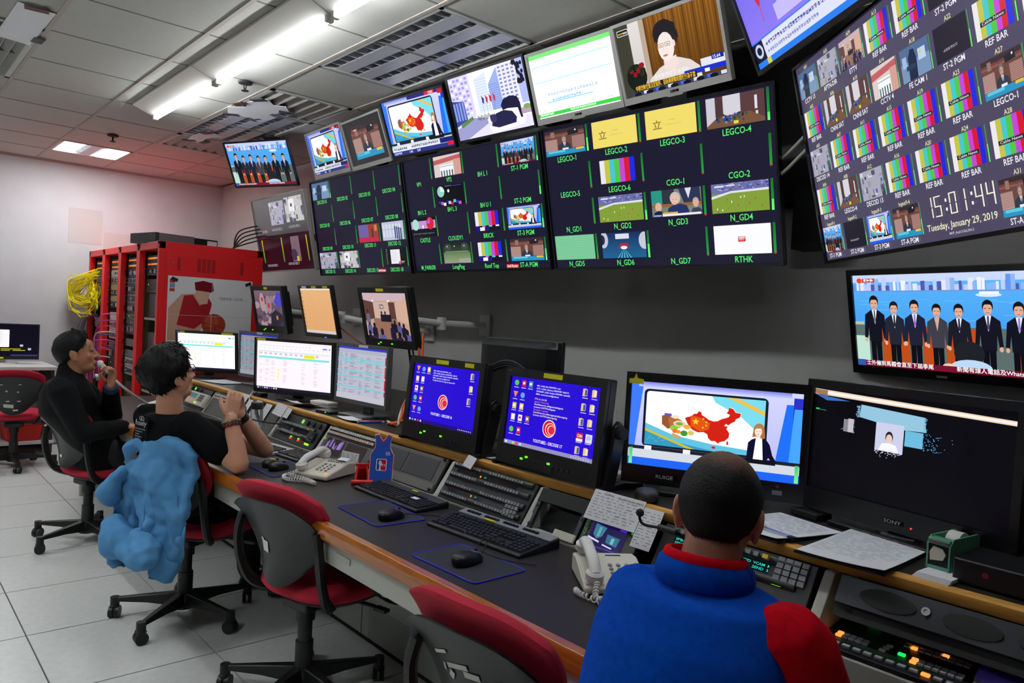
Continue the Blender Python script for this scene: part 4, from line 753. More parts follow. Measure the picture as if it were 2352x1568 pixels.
def seg7(c, d, x, y, w, h, t, col):
    S7 = {'1': 'bc', '5': 'afgcd', '0': 'abcdef', '4': 'fgbc'}; P = {'a': (0, 0, w, t), 'g': (0, h/2-t/2, w, t), 'd': (0, h-t, w, t), 'f': (0, 0, t, h/2), 'e': (0, h/2, t, h/2), 'b': (w-t, 0, t, h/2), 'c': (w-t, h/2, t, h/2)}
    for q in S7[d]: a, b, e, f_ = P[q]; c.rect(x+a+.01, y+b+.02, e-.02, f_-.04, col)
for q, x in (('1', 8.25), ('5', 8.75), ('0', 9.6), ('1', 10.1), ('4', 10.95), ('4', 11.5)): seg7(c, q, x, 8.25, .4, .85, .085, (246, 240, 220))
for x in (9.38, 10.75): c.rect(x, 8.45, .09, .12, W_); c.rect(x, 8.8, .09, .12, W_)
c.text('Tuesday, January 29, 2019', 10.0, 9.58, .26, (236, 232, 200), 'c', w=3.7); c.text('MVP_Audi 5.0xLXN-2', 10.0, 9.85, .1, (200, 196, 206), 'c')
display('multiview_panel', 'angled ceiling-hung multiview panel with colour bars and digital clock', (.849, -2.17, 2.095, 50.5, -13.5, 1.24, .71), c, MVB, .06, mount='ceiling')
c = Cv(); c.rect(0, 0, 16, 9, (110, 100, 236), (150, 130, 250)); c.poly([(4.2, 0), (16, 0), (16, 5.6), (5.2, 5.6)], (120, 200, 246)); c.poly([(4.8, 0), (13, 0), (13, 5.2), (5.2, 5.2)], (250, 250, 240)); c.rect(5.6, .4, 6, 3.6, (90, 104, 140)); c.rect(5.6, 4.0, 7.4, .4, (190, 226, 40))
for i in range(5): c.text('最大貿易夥伴', 6.0, 1.2+.7*i, .42, (226, 230, 240), w=3.6)
c.rect(4.6, 5.4, 11.4, 1.2, (200, 190, 250)); c.ell(13.6, 4.4, 1.4, 1.2, (246, 224, 216)); c.ell(2.9, 2.6, .5, 2.2, (214, 40, 60)); c.text('吉', 2.6, 1.9, .6, (250, 220, 120)); c.text('祥', 2.6, 2.9, .6, (250, 220, 120)); c.text('如', 2.6, 3.9, .6, (250, 220, 120)); c.rect(2.85, 4.7, .1, 1.3, (214, 60, 80))
c.rect(0, 6.9, 16, 2.1, (40, 130, 246)); c.rect(1.6, 7.0, 12, 1.5, (226, 230, 250)); c.glyphs(2.0, 7.35, 30, .36, (60, 70, 160), seed=11); c.glyphs(2.0, 7.95, 22, .32, (120, 130, 190), seed=12); c.rect(0, 7.0, 1.6, 1.5, (20, 26, 54)); c.ell(.8, 7.7, .6, .55, (200, 214, 240)); c.ell(.8, 7.7, .35, .32, (20, 26, 54)); c.text('15:01', 13.7, 7.9, .6, W_, w=1.9); c.rect(1.5, 8.5, .6, .5, (220, 210, 90))
display('television', 'black ceiling-hung television with violet and blue programme at 15:01', (1.232, -2.179, 2.622, 56, -25, .74, .43), c, (.012, .012, .012, .016), .05, mount='ceiling')
_, hs = display('television', 'wide black wall television with line-up of suited people by the sea', (1.018, -3.021, 1.556, 78.6, -12.7, .744, .428), full(p_lineup, True, k=1.05), (.022, .022, .022, .034), .05, mount='wall', bev=.008)
obj('brand_badge', MB().cb((0, -.007, -.428/2+.014), (.04, .003, .008)), GRY, hs)
# ---- desk monitors with broadcast housing
LED = glow('green_led', (90, 255, 40), 2.2)
def knobs(hs, w, h, zc, y=-.0065, big=True):
    n = MB()
    for i in range(5): n.cyl((w*.1+i*.026, y, zc-.008), (w*.1+i*.026, y-.006, zc-.008), .0052, 10)
    obj('control_knob', n, DGR, hs)
    k = MB()
    for i in range(5): k.cb((-w*.1+i*.024-.05, y, zc), (.012, .003, .005))
    obj('function_key', k, DGR, hs)
    for i, (dx, dz) in enumerate(((-.22, -.006), (-.17, .004), (.055, .0))): obj('power_led', MB().cb((w*dx, y-.001, zc+dz), (.012, .003, .0065)), LED, hs)
def broadcast(pose, cv, label, base=None, tags=(), sidearms=True, bt=.075, depth=.09, mount=None):
    x, y, z, yaw, tilt, w, h = pose
    t, hs = display('broadcast_monitor', label, pose, cv, (.03, .03, .034, bt), depth, BLK, 'monitor', None, base, .006)
    knobs(hs, w, h, -h/2+bt*.5)
    for a, b in tags: label_tag(hs, a, h/2-.016, b, .018)
    cc = Cv(6, 1); cc.rect(0, 0, 6, 1, (40, 40, 42)); cc.text('IKEGAMI', .3, .85, .7, (150, 150, 150), w=4) if False else cc.rect(.6, .3, 4, .4, (130, 130, 130)); cc.build('brand_mark', .03, .006, hs, (-w/2+.03, -.0066, h/2-.012), PRINT)
    if base is not None:
        zb = base-z
        for s in (-1, 1):
            q = s*(w/2+.012)
            obj('side_arm', MB().prism([(.0, -h/2-.005), (.05, -h/2-.005), (.09, -h*.1), (.085, .02), (.06, .04), (.035, .02), (.03, -h*.1)], q-.009, q+.009, 'x'), BLK, t, (0, 0, z-base), bev=.003)
            obj('pivot_knob', MB().cyl((q+s*.009, .06, .0), (q+s*.03, .06, .0), .022, 14), BLKM, t, (0, 0, z-base))
            obj('foot', MB().prism([(-.02, 0), (.2, 0), (.2, .012), (.1, .022), (-.02, .014)], q-.012, q+.012, 'x'), BLK, t)
        obj('base_bar', B(-w/2-.02, w/2+.02, .12, .17, 0, .014), BLK, t, bev=.003)
    return t, hs
RZ = .921
broadcast((2.60, -1.915, 1.120, 90.2, 5.0, .54, .37), full(p_desktop, 'YOUTUBE 1 - DECODE 16', (36, 12, 130), 1, W=16, H=12), 'broadcast monitor with blue desktop labelled YOUTUBE 1', RZ, [(-.02, .09), (.17, .06)])
broadcast((1.936, -1.917, 1.119, 88.8, 5.3, .54, .37), full(p_desktop, 'YOUTUBE2 - DECODE 17', (150, 146, 190), 2, W=16, H=12), 'broadcast monitor with blue desktop labelled YOUTUBE2', RZ, [(0, .1)])
ARM = mat('white_arm', (206, 206, 200), .4)
def armmount(t, pts, m=ARM):
    obj('arm', MB().tube(pts, .022, 10), m, t)
    for p in pts[1:-1]: obj('arm_joint', MB().cyl((p[0], p[1], p[2]-.04), (p[0], p[1], p[2]+.04), .03, 12), m, t)
    obj('wall_plate', MB().cb((pts[-1][0], pts[-1][1]-.008, pts[-1][2]), (.1, .016, .14)), m, t); obj('mount_plate', MB().cb(pts[0], (.1, .012, .1)), m, t)
t, hs = broadcast((3.858, -2.396, 1.467, 91.4, -13.6, .54, .37), full(p_meeting), 'broadcast monitor on wall arm with seated meeting picture', None, [(-.02, .08)], bt=.05)
armmount(t, [(0, .1, 0), (.0, .42, -.02), (.05, .755, -.02)])
t, hs = broadcast((5.509, -2.375, 1.477, 95.8, -11.6, .47, .363), full(p_bwsoldier), 'broadcast monitor on wall arm with purple-grey picture of armoured figures', None, [(.0, .05)], bt=.055)
armmount(t, [(0, .1, 0), (.0, .4, -.02), (.05, .785, -.02)])
c = Cv(10, 8); c.rect(0, 0, 10, 8, (232, 178, 124), (226, 168, 112)); c.rect(3.4, 1.6, .08, 5.5, (220, 160, 104)); c.rect(0, 7.5, 10, .5, (214, 206, 206)); c.rect(0, 0, 10, .3, (240, 226, 210))
for i in range(9): c.rect(.15, .8+i*.75, .2, .2, (120, 96, 90))
t, hs = display('monitor', 'thin monitor on wall arm with plain orange screen', (4.49, -2.268, 1.482, 91.5, -13, .438, .345), c, (.014, .014, .02, .026), .05, BLK, 'monitor')
for a, m_ in ((-.13, PAPER), (.0, YLW), (.15, YLW)): label_tag(hs, a, .345/2-.011, .06, .015, m_)
obj('power_button', MB().cb((.06, -.007, -.345/2+.004), (.02, .004, .006)), glow('blue_led', (60, 90, 255), 2), hs)
armmount(t, [(0, .06, 0), (-.22, .3, -.03), (.0, .55, -.08), (.05, .885, -.1)])
def office(label, pose, cv, m=BLK, group=None, tags=(), bz=(.016, .016, .018, .022), foot='oval'):
    x, y, z, yaw, tilt, w, h = pose
    t, hs = display('computer_monitor', label, pose, cv, bz, .05, m, 'monitor', group, RZ)
    zz = z-RZ
    obj('neck', MB().box(-.035, .035, .045, .075, .01, zz), m, t, bev=.006)
    if foot == 'oval': obj('stand_base', MB().loft([((0, .05, 0), (.14, 0, 0), (0, .1, 0)), ((0, .05, .008), (.14, 0, 0), (0, .1, 0)), ((0, .055, .018), (.06, 0, 0), (0, .05, 0))], 24), m, t)
    else: obj('stand_base', MB().prism([(-.12, -.06), (.12, -.06), (.1, .13), (-.1, .13)], 0, .012, 'z'), GRY, t, bev=.003)
    for a, b, mm in tags: label_tag(hs, a, h/2-.009, b, .014, mm)
    return t, hs
office('black monitor with pink-white spreadsheet beside the hands', (4.335, -2.040, 1.127, 115.5, -1.7, .61, .345), full(p_sheet, (252, 240, 248), W=16, H=9.6, k=1.1), BLK, None, [(-.25, .07, YLW)])
office('black monitor with white spreadsheet before the poster', (5.90, -2.055, 1.122, 135.1, -6.7, .49, .32), full(p_sheet, (250, 252, 255), W=16, H=9.6, k=1.15), BLK, None, [(-.19, .04, YLW), (.17, .09, YLW), (-.22, .03, mat('blue_sticker', (60, 100, 200), .5))])
office('silver-edged monitor with grey data table next to orange cables', (3.574, -2.076, 1.149, 92.4, .5, .52, .33), full(p_table, W=16, H=12), mat('silver_grey_bezel', (92, 94, 98), .4, metal=.3), None, [(0.02, .09, PAPER)], foot='plate')
office('grey monitor with dim data table behind the white spreadsheet', (5.289, -2.215, 1.139, 99.8, -1.3, .51, .34), full(p_table, W=16, H=12, k=.6), mat('silver_grey_bezel', (92, 94, 98), .4), None, [(0.02, .07, PAPER)], foot='plate')
# anchor monitor
_, hs = display('studio_monitor', 'large monitor with red map newscast behind the blue jacket', (1.386, -2.13, 1.142, 115, 1.0, .59, .378), full(p_china, True, False, k=1.1), (.018, .018, .03, .062), .075, BEZ, 'monitor', None, RZ, .006)
cc = Cv(10, 2); cc.text('RUIGE', .2, 1.7, 1.4, (200, 200, 205), w=8); cc.build('brand_mark', .075, .017, hs, (-.14, -.0066, -.378/2+.03), PRINT)
obj('sticker', MB().cb((.215, -.0068, -.378/2+.028), (.03, .0014, .014)), GRY, hs); obj('indicator', MB().cyl((.215, -.0066, -.378/2+.048), (.215, -.008, -.378/2+.048), .005, 10), mat('dull_red', (120, 20, 40), .5), hs)
obj('warning_label', MB().prism([(-.285, .150), (-.235, .150), (-.235, .166), (-.255, .168), (-.262, .186), (-.269, .168), (-.285, .166)], -.0085, -.006), YLW, hs)
st = bpy.data.objects[hs.parent.name]
obj('stand_base', MB().cb((0, .06, .008), (.34, .16, .016)).cb((0, .06, .02), (.1, .06, .03)), BLK, st, bev=.004)
# sony dark monitor
c = Cv(16, 10); c.rect(0, 0, 16, 10, (5, 4, 10)); c.poly([(0, .05), (16, .75), (16, 1.15), (0, .6)], (240, 214, 190)); c.poly([(0, .2), (16, .85), (16, 1.05), (0, .45)], (255, 246, 236)); c.poly([(0, .1), (1.2, .15), (1.2, .7), (0, .55)], (160, 120, 90)); c.poly([(0, .6), (3.4, .95), (1.2, 1.15)], (60, 110, 190)); c.poly([(4.4, 1.1), (9.6, 1.5), (9.8, 2.8), (8, 2.9), (4.3, 2.3)], (150, 200, 226))
c.push(5.8, 2.5, 2.3, 2.6); c.rect(0, 0, 16, 9, (206, 210, 236)); c.ell(8, 4.4, 2.2, 1.9, (40, 30, 34)); c.ell(8, 5.0, 1.8, 1.6, (236, 206, 190)); c.poly([(2, 9), (4, 6.6), (8, 6.2), (12, 6.6), (14, 9)], (250, 250, 255)); c.pop()
c.rect(8.2, 2.9, 1.4, 1.4, (110, 190, 226)); r = random.Random(1)
for i in range(420):
    a = abs(r.gauss(0, 1)); x, y, cl = r.choice([(9.6+a*.8, 2.9+r.random()*1.5, (90, 150, 200)), (5.8+r.random()*2.3, 4.9+a*.25, (220, 220, 236)), (3.9-a*.5, 2.6+r.random()*1.3, (170, 166, 176)), (9.6+a*.1, 1.5+r.random()*1.3, (130, 190, 220)), (4.3-a*.12, 1.2+r.random()*1.1, (120, 170, 200))])
    c.rect(x, y, .07, .06, cl)
c.rect(3.0, 2.7, .9, 1.2, (140, 136, 146)); c.rect(3.4, 2.6, .5, 1.3, (196, 192, 200)); c.rect(.25, 2.1, 1.0, .06, (60, 140, 120)); c.rect(.25, 2.0, .35, .1, (60, 220, 90))
_, hs = display('studio_monitor', 'wide black monitor with mostly dark frozen picture', (.816, -2.187, 1.152, 77, 1.2, .64, .4), c, (.022, .022, .026, .066), .08, BEZ, 'monitor', None, RZ, .006)
cc = Cv(10, 2); cc.text('SONY', .2, 1.8, 1.5, (150, 150, 155), w=8.5); cc.build('brand_mark', .062, .013, hs, (.0, -.0066, -.2+.028), PRINT)
obj('standby_led', MB().prism([(.05, -.175), (.056, -.175), (.053, -.18)], -.0085, -.006), glow('red_led', (255, 40, 10), 3), hs); obj('power_led', MB().prism([(.22, -.175), (.226, -.175), (.223, -.18)], -.0085, -.006), LED, hs)
st = hs.parent; obj('stand_base', MB().cb((0, .07, .008), (.4, .2, .016)).cb((0, .07, .02), (.1, .06, .024)), BLK, st, bev=.004); obj('stand_foot', MB().cb((-.28, .0, .011), (.1, .07, .022)), BLKM, st, bev=.004)
# monitor turned away, seen from behind
t = thing('turned_monitor', 'black monitor turned to face the wall behind YOUTUBE screens', 'monitor', (2.60, -2.36, RZ), (radians(0), 0, radians(-92)))
t.rotation_euler = (0, 0, radians(2))
z0 = .295
def shell(u, v):
    x = (u-.5)*.5; zz = (v-.5)*.36; b = 1-(abs(u-.5)*2)**4; d = 1-(abs(v-.5)*2)**4
    return (V((x, .012+.05*min(1, 2*b)*min(1, 2*d), z0+zz)), V((0, 1, 0)))
obj('rear_shell', MB().sheet(shell, 16, 12, .03), BLK, t)
obj('bezel', B(-.255, .255, -.035, -.012, z0-.185, z0+.185), BLK, t, bev=.004)
gr = MB()
for k in range(3):
    pts = [(.19*cos(a), .066+.004*k, z0-.09+(.15+.012*k)*sin(a)) for a in [pi*i/16 for i in range(17)]]; gr.tube(pts, .005, 6)
obj('vent_arch', gr, DGR, t); obj('neck', B(-.06, .06, .0, .04, .01, z0-.05), BLK, t, bev=.008); obj('stand_base', MB().loft([((0, .0, 0), (.15, 0, 0), (0, .11, 0)), ((0, 0, .01), (.15, 0, 0), (0, .11, 0)), ((0, 0, .02), (.07, 0, 0), (0, .05, 0))], 24), BLK, t)
# ================================================================== control desk
DZ = .745
t = thing('control_desk', 'long control desk with dark grey top and brown wood edge', 'desk', (0, 0, 0))
obj('desktop', B(.9, 6.3, -1.83, -1.262, DZ-.03, DZ), LAMTOP, t)
obj('wood_edge', MB().prism([(-1.262, .689), (-1.232, .689), (-1.228, .70), (-1.228, .733), (-1.234, .7455), (-1.262, .7455)], .9, 6.3, 'x'), WOOD, t, bev=.002)
obj('apron', B(.9, 6.3, -1.30, -1.262, .60, .6885), BEIGE, t)
kp = obj('knee_panel', B(.9, 6.3, -1.80, -1.778, 0, .70), BEIGE, t)
for x in (1.55, 2.25, 2.95, 3.65, 4.35, 5.05): obj('panel_seam', B(x-.002, x+.002, -1.7785, -1.777, .0, .70), DGR, kp)
pf = MB()
for i in range(34):
    for j in range(17):
        x = 2.56+i*.0098; z = .012+j*.0098; pf.add([(x+.0026*cos(a), -1.7775, z+.0026*sin(a)) for a in [pi*q/3 for q in range(6)]], [(0, 1, 2, 3, 4, 5)])
o = obj('vent_holes', pf, BLKM, kp, sm=0); o['kind'] = 'stuff'
obj('skirting', B(.9, 6.3, -1.779, -1.77, 0, .012), BLKM, t)
for x in (.92, 6.28): obj('end_panel', B(x-.015, x+.015, -1.778, -1.29, 0, .715), BEIGE, t)
obj('name_plate', B(2.18, 2.28, -1.263, -1.2605, .635, .655), LGR, t, (0, 0.003, 0))
# console frame behind it
t = thing('console_frame', 'beige sloping console frame carrying the equipment row', 'console', (0, 0, 0))
UPX = [.853, 1.915, 2.45, 3.52, 4.09, 5.19, 6.28]
for x in UPX:
    obj('upright', MB().prism([(-1.795, .745), (-1.802, .745), (-2.02, .745), (-2.02, .884), (-1.886, .884), (-1.792, .752)], x-.014, x+.014, 'x'), BEIGE, t, bev=.002)
obj('rear_panel', B(-.6, 6.3, -2.06, -2.03, .70, .884), BLKM, t)
obj('plinth', B(.86, 6.3, -2.06, -1.835, 0, .715), DGR, t)
obj('bottom_rail', B(.867, 6.265, -1.836, -1.793, .745, .752), BEIGE, t)
obj('low_front', B(-.6, .838, -1.83, -1.79, .60, .722), BEIGE, t, bev=.004)
obj('low_shelf', B(-.6, .838, -2.03, -1.83, .70, .722), DGR, t)
obj('low_plinth', B(-.6, .838, -2.06, -2.0, 0, .70), BLKM, t)
obj('end_panel', B(-.62, -.6, -2.06, -1.80, 0, .884), BEIGE, t)
t = thing('riser_shelf', 'raised dark grey shelf with honey wood front edge', 'shelf', (0, 0, 0))
obj('shelf_top', B(-.6, 6.36, -3.1, -1.924, .886, .9205), LAMTOP, t)
obj('wood_edge', MB().prism([(-1.924, .886), (-1.903, .886), (-1.899, .892), (-1.899, .914), (-1.904, .921), (-1.924, .921)], -.6, 6.36, 'x'), mat('honey_wood_trim', (228, 168, 78), .35, var=.2, scale=8, stretch=(1, 12, 12)), t)
for x in (-.58, 1.2, 3.0, 4.8, 6.34): obj('support_panel', B(x-.015, x+.015, -3.08, -2.07, 0, .886), DGR, t)
# ---- console units; local x = viewer's right, z = up the slope, -y = outwards
def unit(name, label, cat, xc, s0=.0): return thing(name, label, cat, (xc, -1.8015-s0*.527, .752+s0*.85), (radians(-31.8), 0, pi))
KEY = mat('grey_key', (126, 130, 132), .4); KEYL = mat('light_key', (196, 200, 192), .45); PNL = mat('unit_panel', (40, 41, 44), .45); PNLG = mat('grey_unit_panel', (86, 84, 82), .5)
GLG = glow('green_key', (150, 240, 40), 1.6); GLO = glow('orange_key', (255, 150, 60), 1.4); GLC = glow('cyan_digits', (40, 214, 200), 1.0)
def keyrow(t, n, x0, dx, z, w, h, m=KEY, y=-.006, d=.006, name='key', every=None):
    me = mesh(MB().cb((0, 0, 0), (w, d, h)), name)
    for i in range(n):
        mm = m if not every else every(i); k = me if mm is m else me.copy()
        if not k.materials: k.materials.append(mm)
        obj(name, k, None, t, (x0+i*dx, y-d/2+.001, z))
def body(t, w, h, m=PNL, d=.08, z0=0): return obj('front_panel', B(-w/2, w/2, -.006, .006, z0, z0+h), m, t, bev=.0015), obj('chassis', B(-w/2+.02, w/2-.02, .006, d, z0+.008, z0+h-.04), BLKM, t)
def disp(t, x, z, w, h, cv): return cv.build('display_window', w, h, t, (x, -.0075, z))
def cyan(rows=2, n=7):
    c = Cv(16, 4); c.rect(0, 0, 16, 4, (6, 12, 14))
    for j in range(rows):
        for i in range(n): c.text(['IFB3', '2END', '3CAM', 'SPKR', 'CARS', 'FEED', 'VCAM', 'MXER'][(i+3*j) % 8], .3+i*2.2, 1.7+j*1.6, .95, (40, 220, 205), w=1.8)
    return c
def dark(c=(6, 6, 8)): q = Cv(4, 2); q.rect(0, 0, 4, 2, c); return q
def barrel(t, z, w, m=None): return obj('key_barrel', MB().tube([(-w/2, 0, z), (w/2, 0, z)], .0135, 12), m or mat('barrel', (50, 52, 55), .4), t, (0, -.004, 0))
# triple stacked intercom
t = unit('intercom_station', 'large black intercom station with four lever rows beside YOUTUBE2', 'intercom', 2.185)
body(t, .50, .158, PNL)
for k, z in enumerate((.148, .106, .064, .022)):
    barrel(t, z, .47); keyrow(t, 10, -.215, .0165, z, .012, .010, KEY, -.016, .008, 'lever'); keyrow(t, 12, .0, .0165, z, .012, .010, KEY, -.016, .008, 'lever')
for z in (.127, .043):
    disp(t, -.03, z, .36, .022, dark((16, 8, 8))); c = Cv(4, 2); c.rect(0, 0, 4, 2, (6, 6, 8)); c.text('STV', .3, 1.5, 1.1, (30, 190, 190), w=3); disp(t, -.03, z, .02, .012, c).location.y = -.009
    obj('amber_led', MB().cb((-.06, -.008, z), (.006, .003, .008)), glow('amber_led', (230, 150, 20), 1), t)
for j in range(4): keyrow(t, 4, .155, .018, .018+j*.016, .014, .012, KEY, -.012, .008, 'keypad_key')
# black aperture bay
t = unit('open_rack_bay', 'black open rack bay between intercom station and waveform scope', 'bay', 1.79)
obj('rack_flange', MB().box(.1, .118, -.004, .01, 0, .15), DGR, t); obj('rack_flange', MB().box(-.118, -.1, -.004, .01, 0, .15), DGR, t)
obj('blanking_plate', B(-.118, .12, -.006, .004, .108, .158), BLKM, t, bev=.001); obj('recess', B(-.1, .1, .05, .06, 0, .108), BLKM, t)
for x, z in ((-.109, .02), (-.109, .09), (.109, .02), (.109, .09)): obj('screw', MB().cyl((x, -.004, z), (x, -.009, z), .005, 8), DGR, t)
obj('beige_cover', B(.02, .118, -.012, .01, .0, .03), CREAM, t, bev=.003)
# waveform scope
t = unit('waveform_scope', 'grey waveform scope with green side buttons and violet traces', 'scope', 1.545, .0)
body(t, .225, .125, mat('scope_grey', (84, 86, 84), .5))
c = Cv(16, 12); c.rect(0, 0, 16, 12, (24, 12, 70)); c.poly([(1.5, 1.5), (6.8, 2.2), (6.0, 6), (4, 7.6), (1.8, 6)], (60, 120, 150)); c.rect(3.6, 2.6, 1.2, 4, (90, 170, 180)); c.poly([(8, 4.6), (14, 5), (13.6, 8.6), (8.4, 8)], (50, 110, 140)); c.rect(10.4, 5.6, 1.4, 2.4, (110, 190, 190)); c.poly([(0, 7.2), (5.6, 8.2), (5.6, 8.9), (0, 7.9)], (220, 214, 255)); c.poly([(7.4, 8.8), (12, 9.4), (12, 9.9), (7.4, 9.4)], (214, 206, 255)); c.rect(0, 10.6, 16, .2, (110, 80, 214))
for i in range(10): c.rect(.2, .6+i*1.1, .6, .12, (110, 80, 200)); c.rect(0, 1+i*1.1, 16, .05, (40, 24, 100))
c.rect(12.6, .8, 3, 1.2, (70, 40, 170)); disp(t, -.008, .056, .145, .098, c)
for i in range(7): obj('side_button', MB().cb((-.098, -.008, .108-i*.015), (.014, .005, .010)), GLG if i == 0 else mat('button_green_dim', (60, 110, 60), .4), t)
obj('arrow_pad', MB().cb((.088, -.008, .094), (.022, .004, .022)), DGR, t); obj('menu_button', MB().cb((.086, -.011, .094), (.009, .004, .009)), glow('green_dim', (70, 170, 60), .6), t); obj('jog_knob', MB().cyl((.104, -.006, .086), (.104, -.02, .086), .009, 14), CREAM, t)
cc = Cv(10, 1); cc.text('Tektronix  WFM 7004', .2, .8, .7, (210, 210, 205), w=8); cc.build('brand_mark', .07, .007, t, (-.05, -.0072, .115), PRINT)
# cyan display intercom
t = unit('intercom_unit', 'black intercom panel with cyan lettering near the clipboard', 'intercom', 1.12)
body(t, .48, .158, PNL)
barrel(t, .142, .40); barrel(t, .088, .40); keyrow(t, 12, -.19, .024, .142, .014, .012, KEY, -.016, .008, 'lever'); keyrow(t, 12, -.19, .024, .088, .014, .012, KEY, -.016, .008, 'lever')
disp(t, -.04, .115, .31, .03, cyan(2, 8)); obj('talk_lever', MB().cb((.105, -.024, .140), (.016, .012, .012)), mat('yellow_key', (230, 190, 50), .4), t)
for j in range(4): keyrow(t, 4, .145, .0225, .098+j*.0165, .018, .0135, KEY, -.010, .008, 'keypad_key')
obj('lit_key', MB().cb((.15, -.009, .081), (.026, .006, .008)), GLG, t)
obj('lit_key', MB().cb((.226, -.012, .028), (.026, .012, .02)), glow('amber_key', (255, 214, 90), 2.2), t); obj('lit_key', MB().cb((.232, -.012, .006), (.02, .012, .016)), glow('green_key2', (60, 200, 70), .8), t)
# dual dark lcd
t = unit('dual_display_panel', 'grey panel with two blank dark displays behind the jersey board', 'panel', 2.735)
body(t, .50, .158, PNLG)
for x in (-.135, .1): obj('display_bezel', B(x-.11, x+.11, -.008, -.004, .05, .142), DGR, t); disp(t, x, .096, .2, .08, dark((16, 14, 15)))
obj('lower_plate', B(-.245, .245, -.009, -.005, .004, .04), mat('olive_grey', (104, 102, 94), .5), t); 
for x in (-.235, .235):
    for z in (.012, .15): obj('thumb_screw', MB().cyl((x, -.006, z), (x, -.018, z), .006, 10), BLKM, t)
# waveform with key rows
t = unit('waveform_unit', 'grey panel with rows of lit keys above two waveform windows', 'panel', 3.265)
body(t, .48, .158, PNLG)
obj('key_strip', B(-.235, .235, -.010, -.004, .108, .158), BLKM, t)
def ev(i): return GLG if i in (17, 18) else (GLO if False else KEYL)
keyrow(t, 20, -.222, .0226, .146, .018, .013, KEYL, -.010, .005, 'lit_key_cap', ev)
def ev2(i): return GLG if i in (16, 17) else (GLO if i == 8 else (mat('pale_pink_key', (206, 176, 166), .45) if i < 5 else KEYL))
keyrow(t, 20, -.222, .0226, .124, .018, .013, mat('pale_pink_key', (206, 176, 166), .45), -.010, .005, 'lit_key_cap', ev2)
for x in (-.115, .09):
    c = Cv(16, 9); c.rect(0, 0, 16, 9, (44, 34, 34)); r = random.Random(int(x*1000))
    for i in range(70):
        a = r.random(); h = (abs(sin(a*5))*4+r.random()*2.5) if x < 0 else (4 if .55 < a < .7 else .3)*r.random(); c.rect(.6+a*14.4, 7.8-h-(1.5 if x < 0 else 0), .16, h*.8, (170, 150, 230) if i % 3 else (110, 90, 170))
    disp(t, x, .055, .18, .085, c)
obj('sticker', MB().cb((-.228, -.0075, .085), (.014, .002, .014)), YLW, t); 
for z in (.012, .15): obj('thumb_screw', MB().cyl((.234, -.006, z), (.234, -.018, z), .006, 10), BLKM, t)
# mid intercom
t = unit('intercom_unit', 'black intercom panel with red and green leds beside the bottle', 'intercom', 3.81)
body(t, .5, .158, PNL); barrel(t, .10, .36); barrel(t, .052, .36)
keyrow(t, 9, -.225, .018, .10, .013, .010, KEY, -.016, .008, 'lever'); keyrow(t, 9, -.045, .018, .10, .013, .010, KEY, -.016, .008, 'lever'); keyrow(t, 18, -.225, .018, .052, .013, .010, KEY, -.016, .008, 'lever')
disp(t, -.16, .076, .13, .026, dark()); disp(t, .03, .076, .16, .026, dark())
for j in range(4): keyrow(t, 4, .155, .018, .045+j*.015, .014, .011, DGR, -.012, .008, 'keypad_key')
for x, m_ in ((-.03, LED), (.06, LED)): obj('green_led', MB().cb((x, -.009, .036), (.014, .004, .006)), m_, t)
for x in (-.03, .065): obj('red_led', MB().cb((x, -.009, .026), (.016, .004, .006)), glow('red_led', (255, 40, 10), 3), t)
obj('lit_key', MB().cb((.17, -.009, .022), (.04, .006, .01)), GLG, t); obj('yellow_lever', MB().cb((.125, -.02, .10), (.016, .01, .01)), mat('yellow_key', (230, 190, 50), .4), t)
for x in (.06, .13, .2): obj('dial', MB().cyl((x, -.006, .135), (x, -.016, .135), .015, 16), BLKM, t)
obj('green_meter', MB().cb((-.0, -.008, .135), (.014, .004, .02)), LED, t)
# far bays
t = unit('blank_panel', 'plain grey blanking panel with taped note sheets', 'panel', 4.42); body(t, .62, .158, PNLG)
t = unit('key_panel', 'grey panel with pale and green key rows behind clasped hands', 'panel', 4.96); body(t, .42, .158, PNLG)
keyrow(t, 16, -.18, .024, .142, .018, .013, KEYL, -.007, .005, 'key_cap', lambda i: GLG if i in (12, 13) else KEYL); keyrow(t, 16, -.18, .024, .12, .018, .013, mat('pale_pink_key', (206, 176, 166), .45), -.007, .005, 'key_cap')
t = unit('intercom_unit', 'dark intercom panel carrying a beige talkback unit', 'intercom', 5.5); body(t, .56, .158, PNL)
for x in (-.1, .0, .08): obj('dial', MB().cyl((x, -.006, .138), (x, -.016, .138), .014, 14), BLKM, t)
obj('green_led', MB().cb((-.05, -.009, .14), (.012, .004, .016)), LED, t)
t = unit('talkback_unit', 'beige talkback unit with teal display and keypad', 'intercom', 5.36, .02)
obj('casing', MB().box(-.17, .17, -.035, -.007, 0, .095), CREAM, t, bev=.005); c = Cv(8, 3); c.rect(0, 0, 8, 3, (50, 110, 104)); c.rect(.5, .8, 5, .4, (30, 70, 66)); disp(t, -.07, .065, .12, .032, c).location.y = -.0365
for j in range(3): keyrow(t, 4, .05, .022, .04+j*.018, .014, .011, GRY, -.036, .006, 'keypad_key')
for x in (-.1, -.05): obj('red_led', MB().cb((x, -.037, .028), (.012, .004, .008)), glow('red_led', (255, 40, 10), 3), t)
obj('lit_key', MB().cb((.03, -.037, .018), (.03, .004, .01)), GLG, t)
t = unit('blank_panel', 'dark blank panel at the rack end of the console', 'panel', 6.02); body(t, .46, .158, PNL)
